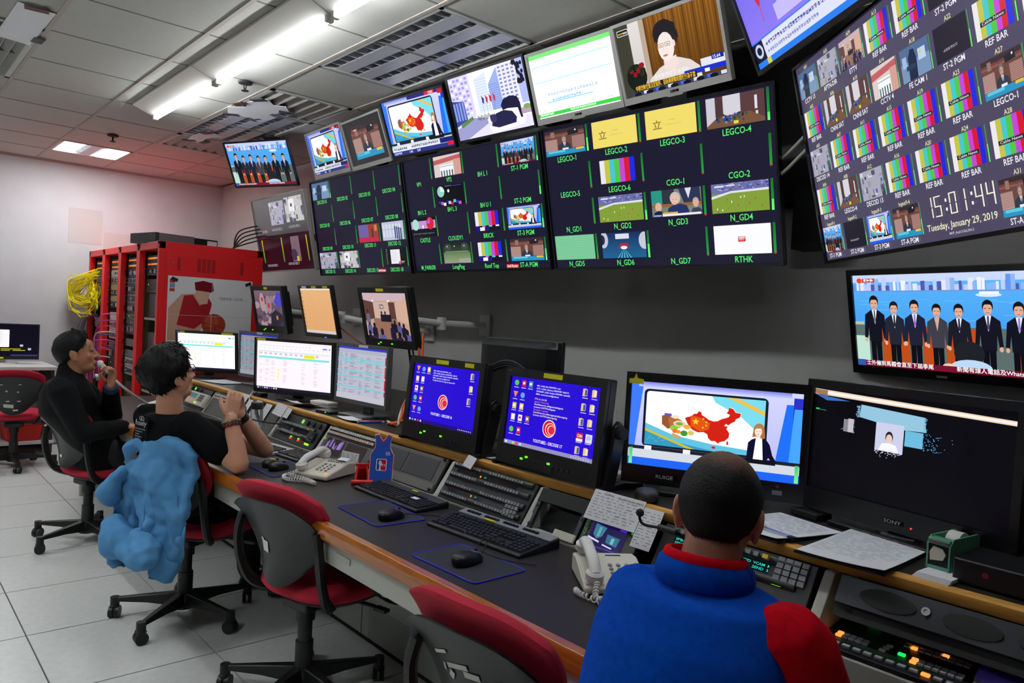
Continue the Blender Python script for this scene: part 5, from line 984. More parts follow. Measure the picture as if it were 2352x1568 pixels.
# ---- near right: audio monitor panel and vision switcher under the shelf
t = unit('audio_monitor_panel', 'black audio monitor panel with knobs and one green led', 'panel', .36, .087)
body(t, .92, .072, mat('blue_black_panel', (34, 38, 44), .45))
for x, w in ((-.34, .13), (.33, .13), (-.16, .12)): obj('speaker_grille', MB().loft([((x, -.006, .036), (w/2, 0, 0), (0, 0, .024)), ((x, -.009, .036), (w/2, 0, 0), (0, 0, .024)), ((x, -.0095, .036), (w/2-.006, 0, 0), (0, 0, .019))], 24), BLKM, t)
for x in (-.06, -.01, .12, .17): obj('knob', MB().cyl((x, -.006, .034), (x, -.02, .034), .0105, 14).cb((x, -.021, .04), (.002, .002, .01)), BLK, t)
obj('headphone_socket', MB().lathe([(.010, 0), (.010, .006), (.005, .006), (.005, .002)], 14, m=M.Translation((-.255, -.006, .04)) @ M.Rotation(pi/2, 4, 'X')), CHROME, t)
obj('level_led', MB().ell((.05, -.008, .025), (.009, .005, .009)), glow('lime_led', (170, 255, 20), 2.5), t)
hl = MB()
for i in range(58):
    for j in range(4):
        if i % 15 > 12: continue
        x = .06+i*.0062; hl.add([(x+.0017*cos(a), .006, -.004-j*.0062+.0017*sin(a)) for a in [pi*q/3 for q in range(6)]], [(0, 1, 2, 3, 4, 5)])
obj('vent_strip', B(-.46, .46, .008, .012, -.03, 0), BLKM, t); o = obj('vent_holes', hl, GRY, t, sm=0); o['kind'] = 'stuff'
t = thing('vision_switcher', 'black vision switcher panel with orange and green lit buttons', 'switcher', (.69, -1.80, .7235), (radians(4), 0, pi))
obj('panel_body', MB().prism([(-.005, 0), (-.008, .012), (.195, .03), (.2, 0)], -.145, .24, 'x'), mat('switcher_black', (26, 27, 29), .45), t, bev=.002)
tl = (.018/.203)
GR2 = glow('switcher_green', (20, 230, 90), 1.4); OR2 = glow('switcher_orange', (255, 140, 60), 1.7); RD2 = glow('switcher_red', (255, 70, 30), 1.7)
KW = mat('switcher_key', (176, 184, 190), .4)
bme = {}
def btn(x, y, m, w=.013, d=.009):
    k = (m.name, w)
    if k not in bme: bme[k] = mesh(MB().box(-w/2, w/2, -d/2, d/2, 0, .005), 'button'); bme[k].materials.append(m)
    obj('button', bme[k], None, t, (x, y, .0125+(y+.008)*tl))
for i in range(13): btn(-.105+i*.0255, .012, OR2 if i == 8 else KW, .017, .011)
for j in range(2):
    for i in range(5): btn(-.115+i*.016, .05+j*.013, OR2 if (i < 1) else KW)
for j in range(3): btn(-.01+j*.003, .05+j*.014, KW); btn(.215, .05+j*.014, KW) 
for j in range(6): btn(.19, .03+j*.013, OR2 if j == 0 else KW)
for j in range(2):
    for i in range(9): btn(.025+i*.016, .105+j*.014, OR2 if (i, j) in ((1, 0), (5, 1)) else KW)
for j in range(2):
    for i in range(7): btn(.06+i*.016, .045+j*.014, OR2 if (i, j) in ((0, 0), (0, 1)) else KW)
for i in range(6): btn(-.1+i*.016, .165, GR2 if i in (1, 2) else KW)
for i in range(6): btn(.0+i*.016, .15, KW)
btn(-.13, .034, RD2, .016); btn(-.135, .02, mat('teal_key', (20, 110, 100), .4)); btn(.03, .06, GR2, .015); btn(.225, .02, mat('teal_key', (20, 110, 100), .4), .016)
lc = MB()
for a, b, q in ((-.1, .03, .16), (-.1, .024, .3), (.01, .036, .1)): lc.box(a, a+q, b, b+.002, .0135+(b+.008)*tl, .0145+(b+.008)*tl)
obj('red_green_legend', lc, mat('legend_green', (20, 80, 40), .5), t)
t = thing('violet_cable_tray', 'violet plastic cover lying beside the vision switcher', 'cover', (.40, -1.875, .7235), (0, 0, pi-.05))
obj('cover', MB().prism([(-.02, 0), (-.02, .03), (.0, .045), (.05, .05), (.06, .0)], -.11, .3, 'x'), mat('violet_plastic', (106, 92, 220), .4), t, bev=.003)
for x in (-.02, .06): obj('clip', MB().cb((x, -.03, .02), (.02, .02, .04)), BLKM, t, bev=.003)
# ================================================================== red equipment racks
RX0, RW, RF, RB, RH = 6.39, .60, -1.82, -2.68, 1.985
OLIVE = mat('olive_interior', (92, 88, 58), .6); RU = mat('rack_unit_grey', (112, 112, 112), .45, metal=.2); RUD = mat('rack_unit_dark', (62, 62, 66), .45); RUL = mat('rack_unit_light', (176, 176, 172), .45); RUO = mat('rack_unit_olive', (150, 136, 96), .5)
AMB = glow('amber_strip', (255, 130, 20), 1.6); YC = mat('yellow_cable', (232, 214, 20), .5)
rk = ['red equipment rack beside the poster', 'second red equipment rack from the poster', 'third red equipment rack from the poster', 'red equipment rack against the far wall']
rn = ['poster-side rack', 'second rack from poster', 'third rack from poster', 'far-wall rack']
for k in range(4):
    x0 = RX0+k*RW; t = thing('equipment_rack', rk[k], 'rack', (x0, RF, 0))
    w_, d_ = RW-.004, RF-RB
    for x, n in ((0, 'post'), (w_-.045, 'post')): obj(n, B(x, x+.045, -.05, 0, 0, RH), RED, t, bev=.003)
    for x in (0, w_-.045): obj('post', B(x, x+.045, -d_, -d_+.05, 0, RH), RED, t)
    obj('top_panel', B(0, w_, -d_, 0, RH-.06, RH), RED, t, bev=.003); obj('bottom_panel', B(0, w_, -d_, 0, 0, .08), RED, t)
    for x in (0, w_-.012): obj('side_panel', B(x, x+.012, -d_+.05, -.05, .08, RH-.06), RED if (k == 0 and x == 0) else OLIVE, t)
    obj('rear_panel', B(.045, w_-.045, -d_, -d_+.01, .08, RH-.06), BLKM, t)
    for x in (.05, w_-.058): obj('mounting_rail', B(x, x+.008, -.09, -.07, .08, RH-.06), OLIVE, t)
    obj('corner_plate', B(.01, .03, -.002, .001, RH-.045, RH-.025), LGR, t)
    if k == 0:
        sp = obj('hatch', B(-.004, 0, -.74, -.10, 1.70, 1.93), RED, t)
        for q, n in ((-.14, 1), (-.30, 4), (-.66, 1)):
            for i in range(n):
                for j in range(9): obj('louvre_slot', B(-.0055, -.0035, q-.028-i*.04-.0, q-i*.04, 1.76+j*.0125, 1.765+j*.0125), mat('slot_dark', (60, 6, 10), .7), sp)
        obj('lock', MB().cyl((-.004, -.11, 1.82), (-.008, -.11, 1.82), .008, 10), GRY, sp)
    # units from the top down: (height, material, kind)
    L = [[(.05, RU, 'amber'), (.05, RU, 'amber'), (.07, RUD, 'keys'), (.03, 0, 0), (.12, RUD, 'server'), (.21, RUD, 'tower'), (.02, RUL, 'shelf'), (.10, 0, 0), (.20, RUD, 'tower'), (.02, RUL, 'shelf'), (.1, 0, 0), (.02, RUL, 'shelf'), (.16, RUD, 'tower'), (.02, RUL, 'shelf'), (.3, 0, 0), (.02, RUL, 'shelf')],
         [(.05, RU, 'amber'), (.05, RU, 'amber'), (.08, RUD, 'keys'), (.06, RU, 'drive'), (.09, RUD, 'keys'), (.09, RU, 'drive'), (.09, RUD, 'keys'), (.06, RU, 'drive'), (.04, RU, 'drive'), (.09, RUD, 'keys'), (.04, 0, 0), (.07, RU, 'plain'), (.03, 0, 0), (.07, RU, 'plain'), (.08, RUL, 'drive'), (.08, RUL, 'drive'), (.06, 0, 0), (.2, RUD, 'tower'), (.02, RUL, 'shelf'), (.2, 0, 0), (.02, RUL, 'shelf')],
         [(.05, RU, 'amber'), (.05, RU, 'amber'), (.07, RUL, 'keys'), (.07, RUO, 'drive'), (.06, RUO, 'plain'), (.05, RUD, 'keys'), (.06, RUO, 'plain'), (.06, RUD, 'keys'), (.04, 0, 0), (.08, RUL, 'plain'), (.09, RUL, 'patch'), (.09, RUL, 'patch'), (.03, 0, 0), (.06, RU, 'drive'), (.1, RUD, 'keys'), (.1, RUD, 'drive'), (.06, RU, 'keys'), (.06, RU, 'keys'), (.1, 0, 0), (.06, RUL, 'plain'), (.12, 0, 0), (.02, RUL, 'shelf')],
         [(.05, RU, 'amber'), (.05, RU, 'amber'), (.06, RUD, 'plain'), (.06, RU, 'patch'), (.08, RUD, 'keys'), (.05, RU, 'plain'), (.06, RUD, 'plain'), (.05, RU, 'plain'), (.12, 0, 0), (.02, RUL, 'shelf'), (.08, RUL, 'plain'), (.05, 0, 0), (.06, RU, 'drive'), (.06, RU, 'keys'), (.2, 0, 0), (.06, RU, 'drive')]][k]
    z = RH-.10; cnt = 0
    names = {'amber': ('patch_bay', 'patch bay with amber light strip', 'patch bay'), 'keys': ('rack_unit', 'rack unit with rows of keys', 'rack unit'), 'server': ('rack_server', 'dark rack server', 'server'), 'tower': ('tower_computer', 'dark tower computer with blue light', 'computer'), 'shelf': ('rack_shelf', 'pale rack shelf plate', 'shelf'), 'drive': ('rack_unit', 'rack unit with drive slots', 'rack unit'), 'plain': ('rack_unit', 'plain rack unit', 'rack unit'), 'patch': ('cable_panel', 'pale cable panel', 'panel')}
    for h, m_, kd in L:
        if not kd: z -= h; continue
        if z-h < .12: break
        nm, lb, ct_ = names[kd]; cnt += 1
        u = thing(nm, '%s, %s from top of %s' % (lb, ORD[min(cnt-1, 19)], rn[k]), ct_, (x0+RW/2, RF-.065, z-h), (0, 0, pi))
        wv = .24
        if kd == 'tower': obj('case', B(-.17, .19, .0, .42, 0, h-.004), m_, u, bev=.004); obj('drive_door', B(.02, .17, -.004, .001, .03, h-.03), mat('grey_front', (96, 98, 104), .45), u); obj('power_light', MB().cb((.13, -.005, .03), (.02, .004, .02)), glow('blue_led2', (40, 70, 255), 4), u); obj('seam', B(.06, .064, -.005, .0, .05, h-.06), BLKM, u); z -= h; continue
        if kd == 'shelf': obj('plate', B(-wv, wv, -.01, .5, 0, h-.006), m_, u); obj('lip', B(-wv, wv, -.012, -.008, 0, h), m_, u); z -= h; continue
        obj('chassis', B(-wv+.02, wv-.02, .006, .45, .003, h-.006), RUD, u); fp = obj('face_plate', B(-wv, wv, -.004, .006, .001, h-.003), m_, u, bev=.001)
        r = random.Random(k*40+cnt)
        if kd == 'amber':
            c = Cv(48, 4); c.rect(0, 0, 48, 4, (120, 60, 14))
            for i in range(30): c.rect(.5+i*1.58, .5, 1.2, 3, r.choice([(255, 150, 30), (255, 120, 20), (240, 96, 16), (255, 176, 60)]))
            c.build('amber_strip', .42, .016, u, (0, -.006, h*.5)); obj('socket_row', B(-.22, .22, -.006, -.003, .004, .012), DGR, u); obj('socket_row', B(-.22, .22, -.006, -.003, h-.014, h-.007), DGR, u)
        elif kd in ('keys', 'drive', 'server', 'patch'):
            n = 8 if kd != 'server' else 1
            for i in range(n):
                x = -.2+i*.055; hh = h*.5*(.5+.5*r.random()); q = r.choice([BLKM, DGR, KEY, RUL]) if kd == 'keys' else r.choice([DGR, RUD, RU])
                obj('module', B(x, x+.045*(1 if kd != 'server' else 9), -.008, -.003, h*.5-hh*.6, h*.5+hh*.6), q, u)
            if r.random() < .7: obj('sticker', MB().cb((r.uniform(-.2, .2), -.009, h*.5), (.02, .002, .014)), r.choice([YLW, PAPER]), u)
            if r.random() < .6: obj('status_light', MB().cb((r.uniform(-.2, .2), -.009, h*.6), (.008, .003, .006)), r.choice([LED, glow('blue_led2', (40, 70, 255), 4)]), u)
        if kd in ('plain', 'keys', 'drive'):
            for sx in (-1, 1): obj('handle', MB().tube([(sx*.225, -.004, h*.2), (sx*.225, -.03, h*.25), (sx*.225, -.03, h*.75), (sx*.225, -.004, h*.8)], .004, 6), BLKM if r.random() < .6 else CHROME, u)
        z -= h
# server laid on top
t = thing('rack_server', 'long grey server lying on top of the racks', 'server', (6.84, -1.95, RH), (0, 0, radians(-78)))
obj('chassis', B(-.12, .2, -.2, .2, 0, .085), mat('server_grey', (120, 122, 124), .4, metal=.3), t, bev=.003); obj('front_bay', B(-.15, -.12, -.21, .21, .002, .085), DGR, t); obj('dark_cover', B(.2, .42, -.2, .2, .0, .078), BLKM, t, bev=.003); obj('label', B(.32, .41, -.203, -.2, .015, .065), PAPER, t)
# poster
t = thing('poster', 'white poster with red shapes and a basketball on the red rack side', 'poster', (6.386, -2.243, 1.42), (0, 0, radians(-90)))
c = Cv(14, 12); c.rect(0, 0, 14, 12, (230, 228, 228)); c.poly([(.2, 10.8), (.2, 5.4), (2.2, 3.0), (4.4, 2.8), (6.2, 4.4), (7.0, 6.6), (5.0, 9.6), (3.6, 10.8)], (206, 158, 134)); c.poly([(1.6, 8.2), (2.6, 3.2), (4.0, 3.0), (5.2, 4.8), (6.6, 3.4), (7.2, 4.4), (6.6, 7.0), (4.4, 8.8)], (170, 36, 44)); c.poly([(4.2, .9), (5.6, .5), (7.2, .8), (7.4, 2.2), (6.6, 2.6), (4.4, 2.2)], (120, 22, 34)); c.poly([(4.4, 2.2), (6.8, 2.4), (6.4, 4.4), (5.4, 4.6), (4.5, 3.4)], (218, 176, 150))
c.ell(7.6, 8.0, 2.0, 1.9, (166, 62, 42), 24); c.ell(7.2, 7.4, 1.1, 1.0, (190, 84, 58), 18); c.line(5.7, 7.6, 9.5, 8.5, .07, (60, 20, 16)); c.line(7.4, 6.1, 8.0, 9.9, .07, (60, 20, 16)); c.rect(0, 6.5, 14, .05, (200, 198, 198)); c.rect(7.1, 0, .05, 12, (212, 210, 210)); c.rect(.3, .5, .8, .7, (190, 60, 60)); c.rect(.3, 1.3, .8, .7, (110, 150, 190)); c.rect(.3, 2.1, .8, .5, (190, 60, 60)); c.rect(0, 11.4, 3.2, .4, (40, 44, 42)); c.rect(2.0, 11.0, 4, .3, (150, 50, 50))
c.text('「我要把球傳到天明…」', 8.0, 3.6, .4, (150, 150, 152), w=5.0); c.build('sheet', .70, .585, t, (0, -.002, 0), PRINT)
for x in (-.30, .31): obj('clip', MB().cb((x, -.006, .265), (.05, .008, .025), M.Translation((x, 0, .265)) @ M.Rotation(.4*(1 if x < 0 else -1), 4, 'Y') @ M.Translation((-x, 0, -.265))), BLKM, t)
# cables
def cable(name, label, pts, r, m, n=40, cat='cable', group=None): return tag(obj(name, MB().tube(bez(pts, n), r, 7), m), label, cat, group)
ye = thing('yellow_cable_bundle', 'tangled bundle of yellow fibre cables hanging from the far rack', 'cable', (8.45, -1.86, 1.68))
rr = random.Random(9)
for i in range(34):
    a0 = V((rr.uniform(-.1, .15), .03, rr.uniform(.02, .12))); R_ = rr.uniform(.13, .3); cz = rr.uniform(-.2, -.08); cy = rr.uniform(.06, .13); ph = rr.uniform(-.6, .6); sk = rr.uniform(.3, .8)
    pts = [a0]+[V((.12*sin(ph+q)+.10+rr.uniform(-.02, .02), cy+R_*.36*sin(q)+.03, cz+R_*cos(q)*sk)) for q in [pi*2*j/10*rr.choice((1, 1, 1.2)) for j in range(1, 9)]]+[a0+V((.03, 0, -.1-.3*rr.random()))]
    obj('yellow_cable', MB().tube(bez(pts, 40), .0045, 5), YC, ye)
pk = [mat('pink_cable', (214, 70, 150), .5), mat('magenta_cable', (168, 50, 130), .5), mat('red_cable', (206, 36, 40), .5), mat('pale_cable', (200, 190, 196), .5), mat('purple_cable', (96, 60, 110), .5)]
for i in range(9):
    x = 7.66+.05*i; z = 1.36-.055*i+rr.uniform(-.02, .02)
    cable('patch_cable', ['pink', 'magenta', 'red', 'pale', 'purple', 'pink', 'magenta', 'red', 'pale'][i]+' patch cable arching from the pale panels, %s from the top' % ORD[i], [(x, RF-.06, z), (x+.02, RF+.03, z+.01), (x+.16, RF+.09, z-.02), (x+.3, RF+.07, z-.16), (x+.36, RF+.05, z-.45), (x+.38, RF+.03, .72+.02*i)], .006, pk[i % 5])
for i, (c_, dx) in enumerate((((110, 90, 120), 0), ((70, 80, 100), .04), ((160, 160, 170), .09), ((120, 60, 90), .12))):
    cable('thick_cable', ['grey-violet', 'slate', 'light grey', 'plum'][i]+' cable sagging down the far rack front', [(8.55+dx, RF-.05, 1.33), (8.6+dx, RF+.05, 1.28), (8.66+dx, RF+.08, 1.05), (8.62+dx, RF+.05, .8), (8.56+dx, RF+.04, .5), (8.6+dx, RF+.05, .012)], .012, mat('cable_%d' % i, c_, .5))
for i in range(5):
    cable('black_cable', 'black cable looping from rack top to the grey-edged panel, %s of five' % ORD[i], [(6.5+.1*i, -2.45-.04*i, RH+.01), (6.4+.05*i, -2.55, RH+.06+.03*i), (6.2, -2.66-.02*i, RH+.1+.03*i), (6.0, -2.7, RH+.03), (5.9+.04*i, -2.72-.03*i, RH-.02)], .006, BLKM)
# ================================================================== office chairs
CRED = mat('crimson_fabric', (176, 24, 48), .85, var=.12, scale=300, bump=.3, bscale=900)
CSH = mat('chair_shell', (28, 30, 31), .36, bump=.05, bscale=700)
CBL = mat('chair_black', (18, 18, 19), .45)
def ssring(cy, z, a, b, p=2.8, n=32):
    out = []
    for j in range(n):
        t = 2*pi*j/n; c, s = cos(t), sin(t)
        out.append((a*abs(c)**(2/p)*(1 if c >= 0 else -1), cy+b*abs(s)**(2/p)*(1 if s >= 0 else -1), z))
    return out
def rings(mb, rs):
    n = len(rs[0]); mb.add([q for r in rs for q in r], [(i*n+j, i*n+(j+1) % n, i*n+n+(j+1) % n, i*n+n+j) for i in range(len(rs)-1) for j in range(n)]+[tuple(range(n))[::-1], tuple((len(rs)-1)*n+j for j in range(n))])
    return mb
def backfn(dz0, dz1, wk, dy):
    def fn(u, v):
        U = 2*u-1; hw = (.155+.075*sin(min(1, v*1.25)*pi/2))*wk
        z = .50+dz0+(.36+dz1-dz0)*v-.055*abs(U)**3*v**3+.09*abs(U)**2.2*(1-v)**3
        y = .125-.02*sin(v*pi)+.085*v**1.6+dy-.055*U*U
        n = V((.5*U, 1, .12-.2*v)).normalized()
        return V((hw*U, y, z)), n
    return fn
def make_chair(label):
    t = thing('office_chair', label, 'chair', (0, 0, 0))
    o = obj('back_shell', MB().sheet(backfn(-.03, -.06, .90, .036), 16, 16, .012), CSH, t, sm=60)
    o = obj('back_pad', MB().sheet(backfn(0, .0, 1.02, .022), 16, 16, .045), CRED, t, sm=80); s = o.modifiers.new('s', 'SUBSURF'); s.levels = s.render_levels = 1
    st = rings(MB(), [ssring(-.12, z, a, b) for z, a, b in ((.405, .2, .19), (.412, .228, .222), (.435, .242, .238), (.458, .238, .234), (.472, .215, .21), (.476, .12, .12))])
    obj('seat', st, CRED, t, sm=60)
    obj('seat_pan', rings(MB(), [ssring(-.12, z, a, b) for z, a, b in ((.385, .15, .15), (.39, .2, .19), (.412, .232, .226))]), CBL, t, sm=50)
    for sx in (-1, 1): obj('side_strap', MB().tube(bez([(sx*.205, .15, .70), (sx*.225, .152, .62), (sx*.225, .135, .52), (sx*.205, .09, .43), (sx*.14, .0, .392)], 18), .018, 8, flat=1.6), CBL, t)
    obj('mechanism', MB().box(-.07, .07, -.22, .06, .35, .392), CBL, t, bev=.01)
    obj('tension_knob', MB().cyl((0, -.22, .36), (0, -.27, .36), .024, 14), CBL, t); obj('lever', MB().tube([(-.06, -.13, .365), (-.2, -.15, .36), (-.25, -.15, .358)], .008, 8).cb((-.25, -.15, .358), (.06, .03, .012)), CBL, t)
    obj('gas_column', MB().lathe([(.045, .05), (.045, .12), (.034, .125), (.034, .22), (.027, .222), (.027, .3), (.036, .302), (.036, .355)], 18), CBL, t)
    wm = mesh(MB().cyl((-.022, 0, 0), (-.004, 0, 0), .028, 16).cyl((.004, 0, 0), (.022, 0, 0), .028, 16), 'wheel'); wm.materials.append(CBL)
    for k in range(5):
        a = 2*pi*k/5+.5; d = V((cos(a), sin(a), 0)); q = V((-d.y, d.x, 0))
        lg = MB()
        R_ = [(d*.03, .028, .062, .125), (d*.16, .022, .076, .112), (d*.31, .015, .078, .096)]
        vs = []; 
        for c, w0, z0, z1 in R_: vs += [c+q*w0+V((0, 0, z0)), c-q*w0+V((0, 0, z0)), c-q*w0*.7+V((0, 0, z1)), c+q*w0*.7+V((0, 0, z1))]
        lg.add(vs, [(0, 1, 2, 3), (8, 11, 10, 9)]+[(i*4+j, i*4+(j+1) % 4, i*4+4+(j+1) % 4, i*4+4+j) for i in range(2) for j in range(4)])
        L_ = obj('star_leg', lg, CBL, t, bev=.004)
        c = d*.31
        obj('caster_stem', MB().cyl((c.x, c.y, .05), (c.x, c.y, .098), .02, 12).tube([(c.x-q.x*.02, c.y-q.y*.02, .05), (c.x, c.y, .062), (c.x+q.x*.02, c.y+q.y*.02, .05)], .012, 8), CBL, L_)
        obj('caster_wheel', wm, None, L_, (c.x, c.y, .028), (0, 0, a+.9*k))
    return t
cg = 'crimson office chairs'
chA = make_chair('crimson and black office chair under the man on the phone'); chA.location = (5.10, -1.10, 0); chA.rotation_euler = (0, 0, radians(18))
chB = dup(chA, (3.60, -1.20, 0), (0, 0, radians(28)), 'crimson and black office chair with blue hoodie over its back')
chC = dup(chA, (2.60, -1.32, 0), (0, 0, radians(15)), 'empty crimson and black office chair with small sticker on its back')
chD = dup(chA, (1.30, -1.23, 0), (0, 0, radians(6)), 'empty office chair with worn white tape strips on its back')
chE = dup(chA, (.72, -.98, 0), (0, 0, radians(8)), 'crimson office chair under the man in the blue jacket')
chF = dup(chA, (7.62, -1.05, 0), (0, 0, radians(78)), 'crimson and black office chair at the far white table')
STK = mat('worn_tape', (196, 196, 188), .7)
def onback(ch, u, v, w, h, m, rot=0, name='sticker', poly=None):
    f = backfn(-.03, -.06, .90, .036); p, n = f(u, v); n = n.normalized(); zx = V((0, 0, 1)); rx = zx.cross(n).normalized(); up = n.cross(rx)
    c = p+n*.0015; pts = poly or [(-w/2, -h/2), (w/2, -h/2), (w/2, h/2), (-w/2, h/2)]
    q = [(a*cos(rot)-b*sin(rot), a*sin(rot)+b*cos(rot)) for a, b in pts]
    vs = []
    for a, b in q:
        # follow the shell
        u2 = min(1, max(0, u+a/.42)); v2 = min(1, max(0, v+b/.33)); P, n2 = f(u2, v2); vs.append(P+n2*.002)
    vs2 = [a+n*.0015 for a in vs]; k = len(vs)
    obj(name, MB().add(vs+vs2, [tuple(range(k))[::-1], tuple(range(k, 2*k))]+[(i, (i+1) % k, k+(i+1) % k, k+i) for i in range(k)]), m, ch, sm=0)
onback(chC, .63, .42, .036, .045, PAPER, .1); onback(chC, .66, .5, .012, .012, PAPER)
onback(chA, .6, .2, .03, .015, PAPER)
for u, v, w, h, r in ((.68, .74, .06, .009, -.35), (.55, .68, .08, .013, -.25), (.44, .655, .05, .016, -.1), (.68, .62, .008, .02, .2), (.62, .585, .016, .022, .5), (.5, .51, .09, .016, -.3), (.4, .5, .018, .03, .1)): onback(chD, u, v, w, h, STK, r, 'tape_remnant')
onback(chD, .22, .66, .036, .026, PAPER)
for u, v, w, h, r in ((.55, .8, .16, .008, 0), (.5, .35, .12, .01, 0), (.6, .22, .09, .03, 0), (.45, .12, .05, .014, 0), (.62, .62, .014, .014, .5), (.42, .6, .014, .014, .3)): onback(chF, u, v, w, h, STK, r, 'tape_remnant')
# ================================================================== people
SKIN = mat('skin', (206, 150, 118), .5, var=.06, scale=20); SKIN2 = mat('skin_tan', (168, 116, 84), .5, var=.06, scale=20)
HAIR = mat('black_hair', (9, 8, 8), .55, bump=.5, bscale=260, spec=.25)
def blob(name, mb, m, parent, vox=.006, it=4, loc=(0, 0, 0), fac=.5):
    o = obj(name, mb, m, parent, loc, sm=0)
    r = o.modifiers.new('r', 'REMESH'); r.mode = 'VOXEL'; r.voxel_size = vox; r.use_smooth_shade = True
    s = o.modifiers.new('s', 'SMOOTH'); s.factor = fac; s.iterations = it
    return o
class Pf:
    """person frame: r = to the person's right, f = forwards, z = up"""
    def __init__(s, base, F): s.b = V((base[0], base[1], 0)); s.F = V((F[0], F[1], 0)).normalized(); s.R = s.F.cross(V((0, 0, 1)))
    def __call__(s, r, f, z): return s.R*r+s.F*f+V((0, 0, z))
    def w(s, p): return V(p)-s.b
def axes(F, R, yaw=0, pitch=0, roll=0):
    U = V((0, 0, 1)); q = M.Rotation(yaw, 3, 'Z'); F = q @ F; R = q @ R
    q = M.Rotation(pitch, 3, R); F = q @ F; U = q @ U; q = M.Rotation(roll, 3, F); return F, q @ R, q @ U
def rotm(F, R, U): return M(((R.x, F.x, U.x), (R.y, F.y, U.y), (R.z, F.z, U.z)))
def head(mb, c, F, R, U, k=1.0):
    m = rotm(F, R, U); P = lambda r, f, u: c+(R*r+F*f+U*u)*k
    E = lambda r, f, u, a, b, d: mb.ell(P(r, f, u), (a*k, b*k, d*k), 18, 12, m)
    E(0, -.012, .03, .076, .096, .09); E(0, .012, -.02, .066, .078, .085); E(0, .035, -.075, .048, .048, .042); E(0, .07, -.092, .022, .02, .018)
    E(0, .072, .045, .05, .02, .03); E(0, .078, .018, .052, .012, .012)
    mb.cap(P(0, .086, .02), P(0, .108, -.022), .009*k, .013*k, 10); E(.012, .094, -.026, .009, .009, .007); E(-.012, .094, -.026, .009, .009, .007)
    E(0, .088, -.054, .024, .012, .007); E(0, .086, -.066, .021, .012, .008); E(.036, .06, -.02, .022, .022, .025); E(-.036, .06, -.02, .022, .022, .025)
    for s in (-1, 1): E(s*.079, -.012, -.004, .009, .019, .032); E(s*.084, -.02, .004, .007, .014, .026); E(s*.077, .0, -.03, .007, .01, .013)
def hair(parent, c, F, R, U, line, th, name='hair', m=None, k=1.0, nz=.006, seed=1, nu=40, nv=18, tuft=(0, .03, .004, .3)):
    """shell over the skull; line(az)->polar angle in degrees where hair ends (az 0 = front, 180 = back)"""
    rn = random.Random(seed); N_ = [[rn.random() for _ in range(nv+1)] for _ in range(nu)]
    o = MB(); W = nu; vs = []; ins = []
    for j in range(nv+1):
        for i in range(nu):
            az = 2*pi*i/nu; lim = radians(line(degrees(az) if az <= pi else 360-degrees(az))); ph = lim*j/nv
            tt = th(degrees(az), degrees(ph))
            e = V((sin(ph)*sin(az), sin(ph)*cos(az), cos(ph)))
            base = V((e.x*.078, e.y*.098-.01, e.z*.1+.022)); 
            edge = min(1, (nv-j)/7+.04); d = (tt*edge+nz*(N_[i][j]-.4)*min(1, (nv-j)/2))
            a = base+e*d; b = base-e*.012
            vs.append(c+(R*a.x+F*a.y+U*a.z)*k); ins.append(c+(R*b.x+F*b.y+U*b.z)*k)
    T_ = len(vs); fs = []
    for j in range(nv):
        for i in range(nu):
            a = j*W+i; b = j*W+(i+1) % W; fs.append((a, b, b+W, a+W)); fs.append((T_+a, T_+a+W, T_+b+W, T_+b))
    for i in range(nu): a = nv*W+i; b = nv*W+(i+1) % W; fs.append((a, b, T_+b, T_+a))
    o.add(vs+ins, fs)
    nt_, tl_, tr_, lf = tuft
    for _ in range(nt_):
        j = int(nv*sqrt(rn.random())*.98); i = rn.randrange(nu); a = vs[j*W+i]; b = vs[min(nv, j+1)*W+i]; q = vs[j*W+(i+1) % W]; e = (a-c).normalized()
        dn = (b-a).normalized() if j < nv else -U; sd = (q-a).normalized(); d1 = (dn+sd*rn.uniform(-.6, .6)+e*lf*rn.uniform(.3, 1.2)).normalized(); L_ = tl_*rn.uniform(.6, 1.3); p0 = a-e*.004
        o.tube([p0, p0+d1*L_*.5, p0+d1*L_-e*L_*.18], [tr_, tr_*.8, tr_*.12], 4)
    q = obj(name, o, m or HAIR, parent, sm=0); q.data.shade_smooth(); s = q.modifiers.new('s', 'SUBSURF'); s.levels = s.render_levels = 1
    return q
def hand(mb, w, D, N, T, curl=(40, 50, 30), spread=.08, k=1.0, thumb=(30, 20)):
    """w wrist, D along the fingers, N out of the palm side, T towards the thumb side"""
    D, N, T = D.normalized(), N.normalized(), T.normalized()
    mb.loft([(w, T*.026*k, N*.019*k), (w+D*.03*k, T*.036*k, N*.017*k), (w+D*.065*k, T*.041*k, N*.015*k), (w+D*.09*k, T*.040*k, N*.013*k)], 14)
    for i, (off, ln) in enumerate(((.03, .078), (.0105, .086), (-.009, .08), (-.028, .064))):
        p = w+(D*.085+T*off)*k; D2 = (D+T*spread*(1.2-i)*.8).normalized(); a = 0; r = .0088 if i < 3 else .0076
        for j, (fr, cu) in enumerate(zip((.45, .3, .25), curl)):
            a += radians(cu); d = D2*cos(a)+N*sin(a); q = p+d*ln*fr*k; mb.cap(p, q, r*k*(1-.1*j), r*k*(.92-.1*j), 8); p = q
    p = w+(D*.022+T*.03)*k; d = (T*.8+D*.6+N*radians(thumb[0])).normalized(); q = p+d*.04*k; mb.cap(p, q, .0125*k, .0105*k, 8); d2 = (d*.7+D*.6+N*.3).normalized(); mb.cap(q, q+d2*.03*k, .0102*k, .009*k, 8)
